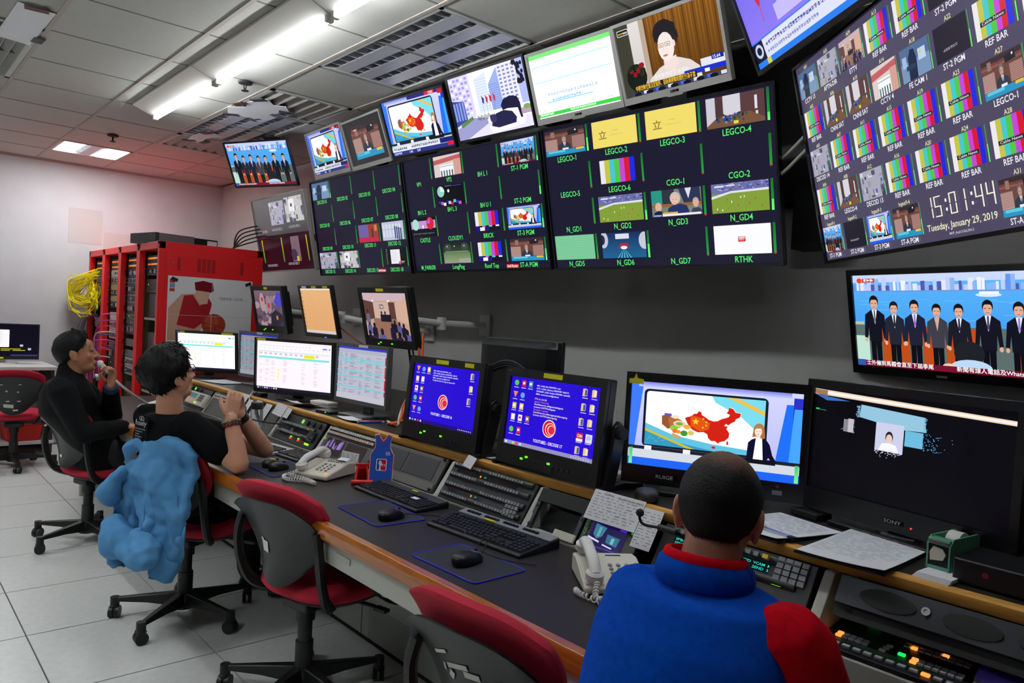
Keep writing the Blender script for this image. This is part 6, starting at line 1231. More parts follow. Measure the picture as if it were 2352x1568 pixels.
def glasses(parent, c, F, R, U, m, k=1.0):
    P = lambda r, f, u: c+(R*r+F*f+U*u)*k
    for s in (-1, 1):
        o = MB().tube([P(s*.033+.024*cos(a), .098-.006*abs(cos(a)), .016+.018*sin(a)) for a in [2*pi*i/16 for i in range(17)]], .0018, 6); obj('lens_rim', o, m, parent)
        obj('temple', MB().tube([P(s*.057, .096, .02), P(s*.075, .06, .018), P(s*.083, -.005, .016), P(s*.083, -.02, .0)], .0018, 6), m, parent)
    obj('bridge', MB().tube([P(-.01, .1, .02), P(0, .103, .023), P(.01, .1, .02)], .0018, 6), m, parent)
def torso(mb, P, hip, chest, sh, neck, w=(.165, .175, .19), d=(.12, .12, .095), n=24):
    hip, chest, sh, neck = [V(q) for q in (hip, chest, sh, neck)]
    R, F = P.R, P.F
    mb.loft([(hip-V((0, 0, .1)), R*w[0]*.95, F*d[0]), (hip, R*w[0], F*d[0]), (hip.lerp(chest, .5), R*w[0]*.96, F*d[0]*.95), (chest, R*w[1], F*d[1]), (chest.lerp(sh, .6), R*w[2]*.98, F*d[1]*.95), (sh, R*w[2]*.86, F*d[2]*.9), (sh.lerp(neck, .5), R*.125, F*.088), (neck, R*.07, F*.07)], n)
def legs(mb, P, hip, kn, an, r=(.085, .062, .045)):
    for s in (-1, 1):
        h = V(hip)+P.R*s*.085; k = P(s*kn[0], kn[1], kn[2]); a = P(s*an[0], an[1], an[2]); mb.cap(h, k, r[0], r[1], 14); mb.cap(k, a, r[1], r[2], 14)
def shoes(t, P, an, m=BLK):
    for s in (-1, 1):
        a = P(s*an[0], an[1], 0); mb = MB(); mb.ell(a+V((0, 0, .035))+P.F*.06, (.042, .12, .034), 14, 8, rotm(P.F, P.R, V((0, 0, 1)))); mb.cap(a+V((0, 0, .05)), a+V((0, 0, .09)), .04, .042, 12); blob('shoe', mb, m, t, .008, 3)
# ---------------------------------------------------------------- man on the phone
P = Pf((5.10, -1.10), (-.34, -.94)); base = (5.10, -1.10, 0)
t = thing('person', 'seated man in black jacket holding a white phone handset to his mouth', 'person', base)
hc = P.w((5.00, -.985, 1.155)); hF, hR, hU = axes(P.F, P.R, radians(8), radians(8), 0)
neck = P.w((5.012, -.965, 1.035)); sh = P.w((5.03, -.95, .985)); chest = P.w((5.05, -.97, .80)); hip = V((0, 0, .56))+P.F*.06
rs = sh+P.R*.185+V((0, 0, -.03)); ls = sh-P.R*.185+V((0, 0, -.03)); re = rs+V((0, 0, -.24))+P.F*.12+P.R*.03; rw = re+P.F*.22-P.R*.05+V((0, 0, .03))
lhand = P.w((4.86, -1.145, 1.055)); le = ls+P.F*.22+V((0, 0, -.19)); lw = lhand-V((0, 0, .08))
sk = MB(); head(sk, hc, hF, hR, hU, 1.02); sk.cap(neck-V((0, 0, .04)), hc-hU*.06-hF*.012, .058, .054, 16); sk.cap(sh-V((0, 0, .06)), hip, .06, .08); 
for a, b, c in ((rs, re, rw), (ls, le, lw)): sk.cap(sh-V((0, 0, .03)), a, .03, .04); sk.cap(a, b, .042, .036); sk.cap(b, c, .034, .026)
legs(sk, P, hip, (.12, .40, .50), (.12, .44, .1), (.07, .05, .036))
dv = (hc+hF*.09-hU*.09-lw).normalized()
hand(sk, lw, V((0, 0, 1))*.9+P.R*.15+P.F*.1, P.R*.6-P.F*.8, -P.F*.6-P.R*.8, (35, 55, 40), .05, 1.0); hand(sk, rw, P.F, V((0, 0, -1)), -P.R, (25, 25, 20))
blob('body', sk, SKIN2, t, .0045, 4)
hair(t, hc, hF, hR, hU, lambda a: 50+max(0, a-25)*.85 if a < 75 else 94+min(a-75, 60)*.75, lambda a, p: (.016 if p < 60 else .012)+(.014 if p < 62 and (a < 60 or a > 300) else 0), nz=.004, seed=2, k=1.02, tuft=(900, .02, .003, .25))
ey = MB()
for s in (-1, 1): ey.ell(hc+hR*s*.031+hF*.084+hU*.012, (.011, .007, .006), 10, 6, rotm(hF, hR, hU))
obj('eye', ey, mat('eye_dark', (30, 22, 20), .2), t)
JK = mat('black_jacket', (9, 10, 12), .8, var=.2, scale=20, bump=.6, bscale=14, spec=.2)
jk = MB(); torso(jk, P, hip, chest, sh, neck+V((0, 0, -.01)), (.2, .205, .215), (.15, .155, .125)); jk.cap(neck-V((0, 0, .04)), neck+V((0, 0, .02))-P.F*.01, .078, .068, 18)
for a, b, c in ((rs, re, rw), (ls, le, lw)): jk.cap(a+V((0, 0, .0)), b, .078, .064, 14); jk.cap(b, b.lerp(c, .9), .062, .046, 14)
blob('jacket', jk, JK, t, .009, 6)
obj('cuff', MB().tube([le.lerp(lw, .92), le.lerp(lw, 1.02)], [.044, .036], 14), mat('navy_cuff', (24, 48, 74), .7), t)
tr = MB(); tr.ell(hip-V((0, 0, .02)), (.19, .15, .1), 16, 10, rotm(P.F, P.R, V((0, 0, 1)))); legs(tr, P, hip, (.12, .40, .50), (.12, .44, .1), (.095, .075, .06)); blob('trousers', tr, mat('black_trousers', (18, 19, 24), .8, bump=.4, bscale=16), t, .01, 5)
shoes(t, P, (.12, .44))
PA = P; A_hand = V(base)+lw
# handset in the hand
hs = thing('phone_handset', 'white telephone handset held at the mouth with pale cord', 'telephone', V(base)+hc+hF*.115-hU*.075+hR*.004)
d0 = (-hU*.5-hF*.1-hR*.85).normalized(); 
obj('mouthpiece', MB().tube([hF*-.012, hF*.006, hF*.02], [.021, .024, .017], 14), WHT, hs)
obj('grip', MB().tube(bez([V((0, 0, 0)), d0*.04+hF*.025, d0*.11+hF*.035, d0*.17+hF*.012], 10), .013, 10), WHT, hs)
obj('earpiece', MB().tube([d0*.18+hF*-.012, d0*.18+hF*.012], [.022, .018], 14), WHT, hs)
pc = V(base)+lw; h0 = V(hs.location)
cd = MB().tube(bez([V((0, 0, 0)), V((4.80, -1.19, .98))-h0, V((4.92, -1.36, .86))-h0, V((5.05, -1.5, .79))-h0, V((5.25, -1.6, .775))-h0], 30), .008, 7); obj('cord', cd, mat('cord_grey', (176, 178, 174), .5), hs)
# ---------------------------------------------------------------- man with clasped hands
base = (3.60, -1.20, 0); P = Pf(base, (.24, -.97))
t = thing('person', 'seated man with eyeglasses and black printed tee shirt clasping his hands', 'person', base)
hc = P.w((3.575, -1.085, 1.150)); hF, hR, hU = axes(P.F, P.R, radians(0), radians(12), 0)
neck = P.w((3.585, -1.095, 1.0)); sh = P.w((3.59, -1.09, .95)); chest = P.w((3.60, -1.10, .78)); hip = V((0, 0, .56))+P.F*.06
rs = sh+P.R*.165+V((0, 0, -.01)); ls = sh-P.R*.165+V((0, 0, -.01)); re = P.w((3.225, -1.285, .785)); rw = P.w((3.285, -1.262, .985))
le = P.w((3.46, -1.50, .80)); lw = P.w((3.40, -1.345, .985))
sk = MB(); head(sk, hc, hF, hR, hU, 1.03); sk.cap(neck-V((0, 0, .04)), hc-hU*.06-hF*.012, .06, .055, 16); sk.cap(sh-V((0, 0, .06)), hip, .06, .08); sk.cap(sh-V((0, 0, .03)), rs, .03, .04); sk.cap(sh-V((0, 0, .03)), ls, .03, .04)
for a, b, c in ((rs, re, rw), (ls, le, lw)): sk.cap(a, b, .052, .042, 14); m_ = b.lerp(c, .35); sk.cap(b, m_, .043, .042, 14); sk.cap(m_, c, .042, .0285, 14)
legs(sk, P, hip, (.12, .42, .50), (.12, .44, .1), (.07, .05, .036))
mid = P.w((3.345, -1.29, 1.06)); gap = (lw-rw).normalized()
hand(sk, rw, V((0, 0, 1))*.85+gap*.35, gap, (P.F*.7-gap*.1)*-1+V((0, 0, .2)), (38, 60, 45), .12); hand(sk, lw, V((0, 0, 1))*.85-gap*.35, -gap, (P.F*.7+gap*.1)*-1+V((0, 0, .2)), (38, 60, 45), .12)
blob('body', sk, SKIN, t, .0045, 4)
hair(t, hc, hF, hR, hU, lambda a: 62+max(0, a-20)*.8 if a < 75 else 108+min(a-75, 60)*.85, lambda a, p: .022+(.008 if p < 90 else 0), nz=.008, seed=5, k=1.03, tuft=(1100, .034, .004, .3))
glasses(t, hc, hF, hR, hU, mat('blue_rim', (40, 52, 84), .4), 1.03)
ts = MB(); torso(ts, P, hip, chest, sh, neck-V((0, 0, .02)), (.175, .185, .19), (.135, .14, .11))
ts.cap(rs, rs.lerp(re, .62), .07, .073, 14); ts.cap(ls, ls.lerp(le, .6), .07, .073, 14)
blob('tee_shirt', ts, mat('black_cotton', (7, 9, 10), .9, bump=.5, bscale=14, spec=.15), t, .009, 5)
c = Cv(6, 9); pr = (176, 178, 176)
c.text('Rosely', .3, 2.2, 1.1, pr, w=5.2); c.ell(3.4, .7, 1.1, .5, pr); c.ell(3.4, .7, .9, .36, (16, 18, 20)); c.ell(3.4, .75, .3, .25, pr)
for i, w_ in enumerate((5, 3.6, 2, 3.4, 3.0, 2.4, 2.2, 2.4, 2.0, 2.6, 1.6)): c.rect(.3+(5-w_)*.25, 2.9+i*.53, w_, .2, (130, 132, 130))
pq = chest.lerp(sh, .6)-P.F*.133-P.R*.01
po = c.build('back_print', .115, .19, t, pq, PRINT, rot=(radians(-4), 0, atan2(P.F.y, P.F.x)-pi/2))
for v in po.data.vertices: v.co.y += .136*(1-sqrt(max(.05, 1-((v.co.x-.01)/.19)**2)))
tr = MB(); tr.ell(hip-V((0, 0, .02)), (.175, .15, .1), 16, 10, rotm(P.F, P.R, V((0, 0, 1)))); legs(tr, P, hip, (.12, .42, .50), (.12, .44, .1), (.092, .074, .06)); blob('trousers', tr, mat('dark_jeans', (14, 16, 20), .8, var=.4, scale=14, bump=.4, bscale=16), t, .01, 5)
shoes(t, P, (.12, .44))
dr = (rw-re).normalized(); br = M.Rotation(0, 3, 'Z')
for k2, (mm, off) in enumerate(((mat('red_beads', (110, 20, 28), .3), -.03), (mat('stone_beads', (120, 124, 96), .35, var=.6, scale=90), -.014))):
    n1 = dr.orthogonal().normalized(); n2 = dr.cross(n1)
    for i in range(14):
        a = 2*pi*i/14; obj('bead', MB().ell(rw+dr*off+(n1*cos(a)+n2*sin(a))*.034, (.0075,)*3, 8, 6), mm, t)
dl = (lw-le).normalized(); obj('wrist_watch', MB().tube([lw-dl*.035, lw-dl*.005], .034, 16), BLK, t)
# ---------------------------------------------------------------- man in the blue jacket
base = (.72, -.98, 0); P = Pf(base, (.14, -.99))
t = thing('person', 'seated man in blue jacket with red sleeves seen from behind', 'person', base)
hc = P.w((.835, -1.325, 1.108)); hF, hR, hU = axes(P.F, P.R, radians(20), radians(-14), radians(4))
neck = P.w((.82, -1.275, 1.03)); sh = P.w((.81, -1.23, .985)); chest = P.w((.78, -1.15, .82)); hip = V((0, 0, .56))
rs = sh+P.R*.16+V((0, 0, -.06)); ls = sh-P.R*.125+V((0, 0, -.06)); re = rs+P.F*.12+P.R*.055+V((0, 0, -.20)); rw = re+P.F*.2-P.R*.1+V((0, 0, .0))
le = ls+P.F*.19-P.R*.0+V((0, 0, -.2)); lw = le+P.F*.18+P.R*.14+V((0, 0, .01))
sk = MB(); head(sk, hc, hF, hR, hU, .99); sk.cap(neck-V((0, 0, .04)), hc-hU*.06-hF*.014, .062, .058, 16); sk.cap(sh-V((0, 0, .06)), hip, .06, .08)
for a, b, c in ((rs, re, rw), (ls, le, lw)): sk.cap(sh-V((0, 0, .03)), a, .03, .04); sk.cap(a, b, .045, .04); sk.cap(b, c, .038, .028)
legs(sk, P, hip, (.13, .40, .50), (.13, .44, .1), (.07, .05, .036)); hand(sk, rw, P.F-P.R*.2, V((0, 0, -1)), -P.R, (25, 30, 20)); hand(sk, lw, P.F+P.R*.3, V((0, 0, -1)), P.R, (25, 30, 20))
blob('body', sk, mat('skin_warm', (186, 130, 100), .5, var=.06, scale=20), t, .0045, 4)
def thinhair():
    m = bpy.data.materials.new('thinning_hair'); m.use_nodes = True; nt = m.node_tree; N = nt.nodes; L = nt.links; b = N['Principled BSDF']; b.inputs['Roughness'].default_value = .6; b.inputs['Specular IOR Level'].default_value = .2
    tc = N.new('ShaderNodeTexCoord'); mp = N.new('ShaderNodeMapping'); mp.vector_type = 'POINT'; cc = hc+hU*.118-hF*.025+hR*.012
    mp.inputs['Location'].default_value = tuple(-q/.085 for q in cc); mp.inputs['Scale'].default_value = (1/.085,)*3
    g = N.new('ShaderNodeTexGradient'); g.gradient_type = 'SPHERICAL'; L.new(tc.outputs['Object'], mp.inputs[0]); L.new(mp.outputs[0], g.inputs[0])
    n = N.new('ShaderNodeTexNoise'); n.inputs['Scale'].default_value = 170; n.inputs['Detail'].default_value = 4; L.new(tc.outputs['Object'], n.inputs[0])
    a = N.new('ShaderNodeMath'); a.operation = 'MULTIPLY_ADD'; L.new(n.outputs[0], a.inputs[0]); a.inputs[1].default_value = .5; L.new(g.outputs[1], a.inputs[2])
    r = N.new('ShaderNodeValToRGB'); r.color_ramp.elements[0].position = .35; r.color_ramp.elements[1].position = .95; r.color_ramp.elements[0].color = lin((20, 18, 17))+(1,); r.color_ramp.elements[1].color = lin((120, 84, 64))+(1,)
    L.new(a.outputs[0], r.inputs[0]); L.new(r.outputs[0], b.inputs['Base Color'])
    bp = N.new('ShaderNodeBump'); bp.inputs['Strength'].default_value = .7; bp.inputs['Distance'].default_value = .003; L.new(n.outputs[0], bp.inputs['Height']); L.new(bp.outputs[0], b.inputs['Normal'])
    return m
hair(t, hc, hF, hR, hU, lambda a: 46+max(0, a-25)*.85 if a < 75 else 90+min(a-75, 55)*.85, lambda a, p: .010-(.003 if p > 95 else 0), m=thinhair(), k=.99, nz=.002, seed=7, tuft=(1500, .016, .0018, .2))
glasses(t, hc, hF, hR, hU, BLK, .99)
BLU = mat('blue_fleece', (6, 70, 172), .95, var=.12, scale=60, bump=.8, bscale=9, spec=.1); REDF = mat('red_fleece', (196, 10, 28), .95, var=.1, scale=60, bump=.8, bscale=12, spec=.1)
jk = MB(); torso(jk, P, hip, chest, sh, neck-V((0, 0, .035)), (.19, .198, .198), (.15, .155, .13), 28)
jk.cap(rs-P.R*.04, rs-P.R*.01-V((0, 0, .02)), .07, .07, 16); jk.cap(ls, le, .078, .066, 16); jk.cap(le, le.lerp(lw, .85), .068, .05, 14)
blob('jacket', jk, BLU, t, .008, 14)
sl = MB(); sl.cap(rs+P.R*.022+V((0, 0, .004)), re, .08, .078, 16); sl.cap(re, re.lerp(rw, .85), .077, .055, 14); blob('red_sleeve', sl, REDF, t, .008, 6)
for i, (kk, ang) in enumerate(((.62, -.35), (.95, -.25), (1.2, -.35))):
    q = rs.lerp(re, kk) if kk <= 1 else re.lerp(rw, kk-1); dd = (re-rs).normalized(); o_ = (P.R*.95+P.F*-.1+V((0, 0, .1))).normalized(); o_ = (o_-dd*o_.dot(dd)).normalized()
    b0 = q+o_*.072; obj('flame_patch', MB().ell(b0, (.016, .035, .022), 10, 6, rotm(dd, o_, o_.cross(dd))), BLU, t)
cl = MB(); n_ = 22
def collar(k0, zz, rr, th):
    cpt = neck+V((0, 0, zz))-P.F*.012; up = (hc-neck).normalized()
    return [cpt+up*0+(P.R*cos(2*pi*i/n_)*rr+P.F*sin(2*pi*i/n_)*(rr*.98)+V((0, 0, -.012*sin(2*pi*i/n_)))) for i in range(n_+1)]
obj('collar', MB().tube(collar(0, -.022, .078, 0), .02, 10, flat=1.5), BLU, t); obj('collar_trim', MB().tube(collar(0, .006, .073, 0), .011, 10, flat=1.2), REDF, t)
tr = MB(); tr.ell(hip-V((0, 0, .02)), (.2, .16, .1), 16, 10, rotm(P.F, P.R, V((0, 0, 1)))); legs(tr, P, hip, (.13, .40, .50), (.13, .44, .1), (.095, .075, .06)); blob('trousers', tr, mat('black_trousers', (18, 19, 24), .8), t, .01, 5)
shoes(t, P, (.13, .44))
# ---------------------------------------------------------------- blue hoodie over the chair
HOOD = mat('blue_hoodie', (74, 132, 178), .9, var=.15, scale=10, bump=.4, bscale=18)
t = thing('hoodie', 'crumpled light blue hoodie draped over the chair back', 'hoodie', chB.location, chB.rotation_euler)
def drape(u, v):
    # cloth falling behind the chair back: u across, v downwards
    U = 2*u-1; hw = .19+.03*sin(v*pi)-.03*v; f = .022*sin(U*4+v*5)+.018*sin(U*9-v*4)+.012*sin(v*12+U*6)+.006*sin(U*21+v*9)
    y = .165+.13*min(1, v*3.2)**.7+.05*v+f*(.4+v)-.05*U*U; z = .875-.06*U*U-.50*v+.03*sin(U*3.3+1)*v
    if v < .12: y = .10+(.165+.13*.55-.10)*(v/.12)**.8; z = .885-.06*U*U-.03*(1-v/.12)**2
    return V((hw*U+.02*sin(v*6), y, z)), V((0, 1, .1)).normalized()
o = obj('fabric', MB().sheet(drape, 36, 36, .03), HOOD, t, sm=80); s_ = o.modifiers.new('s', 'SUBSURF'); s_.levels = s_.render_levels = 2
fl = MB(); fl.cap((.11, .33, .74), (.17, .32, .64), .035, .045, 14); fl.cap((.17, .32, .64), (.225, .31, .61), .035, .012, 12); fl.cap((.08, .345, .44), (-.1, .36, .41), .055, .065, 14); fl.cap((-.06, .37, .5), (-.12, .38, .43), .045, .07, 14); fl.cap((.1, .35, .52), (.07, .375, .44), .04, .065, 14)
o2 = blob('sleeve_bundle', fl, HOOD, t, .009, 2)
for q in (o, o2):
    q.location.x = -.035
    for nm_, sc_, st_ in (('folds', .13, .055), ('wrinkles', .04, .014)):
        tx = bpy.data.textures.new('cloth_'+nm_, 'CLOUDS'); tx.noise_scale = sc_; tx.noise_depth = 0
        d = q.modifiers.new(nm_, 'DISPLACE'); d.texture = tx; d.strength = st_; d.mid_level = .5; d.texture_coords = 'LOCAL'
# ================================================================== things on the desks (local x = user's right, y = away from the user)
def onb(name, label, cat, x, y, z, d=0, group=None): return thing(name, label, cat, (x, y, z), (0, 0, pi+radians(d)), group)
KCAP = mat('key_cap', (30, 31, 33), .42)
_kc = {}
def kmesh(w, h, m):
    k = (w, h, m.name)
    if k not in _kc:
        mb = MB(); a, b = w/2, h/2; mb.add([(-a, -b, 0), (a, -b, 0), (a, b, 0), (-a, b, 0), (-a*.8, -b*.75, .006), (a*.8, -b*.75, .006), (a*.8, b*.85, .006), (-a*.8, b*.85, .006)], [(3, 2, 1, 0), (4, 5, 6, 7), (0, 1, 5, 4), (1, 2, 6, 5), (2, 3, 7, 6), (3, 0, 4, 7)])
        _kc[k] = mesh(mb, 'key'); _kc[k].materials.append(m)
    return _kc[k]
def keyboard(label, x, y, z, d, w=.455, dp=.155, m=BLK, top=None, pad=True, tilt=.06, km=KCAP):
    t = onb('keyboard', label, 'keyboard', x, y, z, d)
    b = obj('base', MB().prism([(-dp/2, 0), (dp/2, 0), (dp/2, .012+dp*tilt), (-dp/2+.004, .013), (-dp/2, .008)], -w/2, w/2, 'x'), m, t, bev=.003)
    if top: obj('top_strip', MB().prism([(dp/2-.045, .013+(dp-.045)*tilt*.95), (dp/2, .012+dp*tilt), (dp/2-.002, .016+dp*tilt), (dp/2-.045, .0155+(dp-.045)*tilt)], -w/2+.004, w/2-.004, 'x'), top, t)
    kw = (w-.02)/(22.5 if pad else 15.3); rows = 6; kd = min(.0185, (dp-.02-(.03 if top else 0))/6.2); y0 = -dp/2+.014
    def put(cx, j, n=1):
        yy = y0+kd*(j+.5)+(.004 if j == 5 else 0); obj('key', kmesh(kw*n*.88, kd*.86, km), None, t, (-w/2+.01+kw*(cx+n/2), yy, .0125+(yy+dp/2)*tilt), (tilt, 0, 0))
    for c_, n in ((0, 1.3), (1.3, 1.2), (2.5, 1.2), (3.7, 5.6), (9.3, 1.3), (10.6, 1.3), (11.9, 1.5), (13.4, 1.6)): put(c_, 0, n)
    for j, off in ((1, 2.2), (2, 1.8), (3, 1.5), (4, 0)):
        if off: put(0, j, off)
        n = {1: 10, 2: 11, 3: 12, 4: 13}[j]
        for i in range(n): put(off+i, j)
        put(off+n, j, 15-off-n)
    put(0, 5)
    for g_ in range(3):
        for i in range(4): put(2+g_*4.4+i, 5)
    if pad:
        for i in range(3): put(15.3+i, 5); put(15.3+i, 4); put(15.3+i, 3); put(15.3+i, 0)
        put(16.3, 1)
        for i in range(4):
            for j in range(5): put(18.5+i, j)
    return t
SILT = mat('silver_strip', (156, 160, 164), .35, metal=.3)
k1 = keyboard('black keyboard lying behind the jersey board mouse mat', 2.515, -1.665, DZ, 0, .46, .155, BLK, DGR); obj('label', B(.09, .13, -.01, .012, .021, .0225), PAPER, k1, (0, 0, .0015)); obj('yellow_label', B(.0, .04, .055, .066, .026, .0275), YLW, k1)
k2 = keyboard('black keyboard with silver top strip before the intercom station', 1.912, -1.642, DZ, 3.5, .462, .19, BLK, SILT, tilt=.11)
for i in range(4):
    for q in range(4): obj('media_key', kmesh(.016, .010, KCAP), None, k2, (-.19+i*.095+q*.018, .07, .034), (.11, 0, 0))
obj('yellow_label', B(-.09, -.04, .048, .06, .0325, .0345), YLW, k2); obj('foot', B(-.2, -.17, .07, .09, 0, .012), BLKM, k2); obj('foot', B(.17, .2, .07, .09, 0, .012), BLKM, k2)
keyboard('silver keyboard with black keys beside the elbow', 3.74, -1.615, DZ, 8, .34, .17, mat('aluminium', (188, 190, 192), .35, metal=.4), None, False, .05)
keyboard('silver keyboard with black keys behind the forearm', 4.22, -1.61, DZ, 10, .32, .16, mat('aluminium', (188, 190, 192), .35, metal=.4), None, False, .05)
keyboard('slim black keyboard touching the white telephone', 3.42, -1.675, DZ, 4, .34, .12, BLK, None, False, .04)
# mouse mats and mice
MATM = mat('mat_cloth', (44, 46, 52), .9, bump=.2, bscale=1500); MATB = mat('mat_blue_edge', (36, 44, 190), .6)
def mmat(label, x, y, d, w=.312, dp=.205):
    t = onb('mouse_mat', label, 'mouse mat', x, y, DZ, d)
    def rr_(w, dp, r): return [(sx*(w/2-r)+r*cos(a), sy*(dp/2-r)+r*sin(a)) for sx, sy, a0 in ((1, 1, 0), (-1, 1, pi/2), (-1, -1, pi), (1, -1, 1.5*pi)) for a in (a0, a0+pi/4, a0+pi/2)]
    obj('cloth', MB().prism(rr_(w-.006, dp-.006, .012), 0, .0026, 'z'), MATM, t); p = rr_(w-.004, dp-.004, .013); obj('stitched_edge', MB().tube([(a, b, .0022) for a, b in p+[p[0]]], .0024, 6), MATB, t)
    return t
mmat('blue-edged mouse mat before the black keyboard near the jersey', 2.352, -1.478, -3); mmat('blue-edged mouse mat before the silver-strip keyboard', 1.735, -1.404, 1); mmat('blue-edged mouse mat beside the resting elbow', 3.25, -1.485, -1)
def mouse(label, x, y, z, d, k=1.0, m=BLK, tail=None, silver=True):
    t = onb('computer_mouse', label, 'mouse', x, y, z, d)
    rs_ = []
    for i in range(9):
        v = i/8; zz = [0, .006, .014, .022, .029, .033, .035, .0357, .036][i]*k; s = [.93, 1, 1, .96, .86, .7, .5, .3, .1][i]
        rs_.append(([(a*s, (b-.004*i*.4)*s+.002*0-.006*v, zz*(1-.25*max(0, (b/.055*s)))) for a, b, _ in ssring(0, 0, .030*k, .056*k, 2.5, 24)]))
    obj('shell', rings(MB(), rs_), m, t, sm=70)
    if silver: obj('button_panel', MB().sheet(lambda u, v: (V(((u-.5)*.044*k*(1-.25*v), (.012+.038*v)*k, (.0345-.0145*v**1.4-.010*(2*u-1)**2)*k)), V((0, .3, 1)).normalized()), 8, 6, .003), mat('mouse_silver', (110, 112, 122), .35, metal=.3), t)
    obj('wheel', MB().cyl((-.003, .03*k, .028*k), (.003, .03*k, .028*k), .008*k, 12), BLKM, t)
    if tail: obj('cord', MB().tube(bez([(0, .054*k, .008)]+tail, 24), .0018, 6), BLKM, t)
    return t
mouse('black and silver mouse on the mat near the jersey board', 2.262, -1.47, DZ+.0026, 12, 1, BLK, [(.02, .09, .004), (.06, .12, .003), (.1, .15, .002)])
mouse('black and silver mouse with looped cord near the foreground phone', 1.727, -1.40, DZ+.0026, 12, 1.05, BLK, [(.0, .08, .03), (-.02, .11, .05), (-.03, .08, .02), (.06, .1, .002), (.16, .13, .002)])
mouse('black mouse with yellow label beside the resting elbow', 3.305, -1.475, DZ+.0026, 20, .95, BLK, None, False); mouse('plain black mouse beside the white telephone', 3.225, -1.472, DZ+.0026, 25, 1.0, BLK, None, False)
mouse('large dark grey mouse on the raised shelf before the anchor screen', 1.512, -1.965, RZ, 55, 1.15, mat('graphite', (52, 55, 60), .5), [(.02, .1, .006), (-.03, .16, .003), (-.08, .14, .002)], False)
obj('yellow_label', B(-.014, .014, -.01, .004, .0345, .036), YLW, bpy.data.objects['computer_mouse.002'])
# telephones
def phone(label, x, y, z, d, m, hsm, hs_dx, rows=True, coil=None, km=None, brand=None):
    t = onb('telephone', label, 'telephone', x, y, z, d)
    w, dp = .185, .21
    obj('body', MB().prism([(-dp/2, .004), (-dp/2, .024), (dp/2-.05, .062), (dp/2, .056), (dp/2, .004)], -w/2, w/2, 'x'), m, t, bev=.007, seg=3); obj('stand', B(-w/2+.02, w/2-.02, -.05, dp/2-.01, 0, .02), GRY, t)
    def zt(yy): return .024+(yy+dp/2)*.0375/(dp-.05)
    hx = -w/2+.03 if hs_dx < 0 else w/2-.03
    obj('cradle', MB().prism([(-dp/2+.01, zt(-dp/2+.01)-.002), (dp/2-.06, zt(dp/2-.06)-.002), (dp/2-.06, zt(dp/2-.06)+.004), (-dp/2+.01, zt(-dp/2+.01)+.004)], hx-.026, hx+.026, 'x'), m, t)
    hs = MB(); hs.tube(bez([(hx, -dp/2+.012, .055), (hx, -dp/2+.05, .083), (hx, 0, .095), (hx, dp/2-.05, .105), (hx, dp/2-.012, .088)], 16), .0175, 12, flat=.8)
    hset = obj('handset', hs, hsm, t, sm=60)
    obj('handset_end', MB().lathe([(.02, -.02), (.026, -.012), (.026, .006), (.018, .012)], 16, (0, 0, 0), M.Translation((hx, -dp/2+.02, .054)) @ M.Rotation(.25, 4, 'X')), hsm, hset); obj('handset_end', MB().lathe([(.02, -.02), (.026, -.012), (.026, .006), (.018, .012)], 16, (0, 0, 0), M.Translation((hx, dp/2-.03, .086)) @ M.Rotation(.25, 4, 'X')), hsm, hset)
    km = km or mat('phone_key', (150, 150, 144), .5); kk = mesh(MB().lathe([(.0065, 0), (.0065, .004), (.005, .0055)], 12), 'dial_key'); kk.materials.append(km)
    for j in range(4):
        for i in range(3):
            xx = (.0 if hs_dx < 0 else -.07)+i*.024; yy = -.055+j*.02; obj('dial_key', kk, None, t, (xx, yy, zt(yy)), (.22, 0, 0))
    if rows:
        for j in range(2):
            for i in range(6): yy = .04+j*.018; xx = (-.01 if hs_dx < 0 else -.08)+i*.014; obj('memory_key', kmesh(.009, .007, km), None, t, (xx, yy, zt(yy)-.001), (.22, 0, 0))
        obj('index_card', MB().box(.03, .085, .045, .075, 0, .0015), PAPER, t, (0, 0, zt(.06)-.004), (.22, 0, 0)); obj('orange_key', MB().lathe([(.006, 0), (.006, .005)], 10), mat('orange_key', (210, 110, 50), .5), t, (.07, -.085, zt(-.085)))
    if brand: cc = Cv(10, 1.4); cc.text(brand, .2, 1.1, .9, (110, 110, 106), w=9); cc.build('brand_mark', .045, .006, t, (.02, .058, zt(.058)+.0012), PRINT, rot=(-pi/2+.22, 0, 0))
    if coil:
        pth = bez(coil, 60); L = []
        n = 620
        for i in range(n+1):
            f = i/n*(len(pth)-1); a = int(min(f, len(pth)-2)); p = pth[a].lerp(pth[a+1], f-a); T_ = (pth[a+1]-pth[a]).normalized(); n1 = T_.cross(V((0, 0, 1))).normalized(); n2 = T_.cross(n1); th = 2*pi*i/n*46
            L.append(p+(n1*cos(th)+n2*sin(th))*.0065)
        obj('coiled_cord', MB().tube(L, .0026, 5), hsm, t)
    return t
phone('cream desk telephone with many keys on the mid desk', 3.03, -1.60, DZ, 24, CREAM, WHT, -1, True, [(-.06, -.11, .03), (-.10, -.15, .012), (-.05, -.19, .01), (.03, -.17, .01), (.09, -.18, .01), (.02, -.15, .012), (-.09, -.13, .012)])
phone('white desk telephone beside the blue jacket', 1.375, -1.64, DZ, 54, mat('ivory_plastic', (224, 220, 204), .4), mat('white_handset', (232, 231, 226), .38), -1, False, [(-.06, -.11, .04), (-.07, -.15, .012), (-.02, -.14, .01), (.0, -.17, .012), (.05, -.2, .012), (-.02, -.22, .012), (-.10, -.13, .012), (-.115, -.09, .012)], None, 'Panasonic')
phone('white desk telephone without handset before the man on the phone', 5.42, -1.58, DZ, 10, WHT, WHT, -1, True)
for ch in list(bpy.data.objects['telephone.002'].children):
    if ch.name.startswith(('handset',)):
        for g2 in list(ch.children): bpy.data.objects.remove(g2)
        bpy.data.objects.remove(ch)
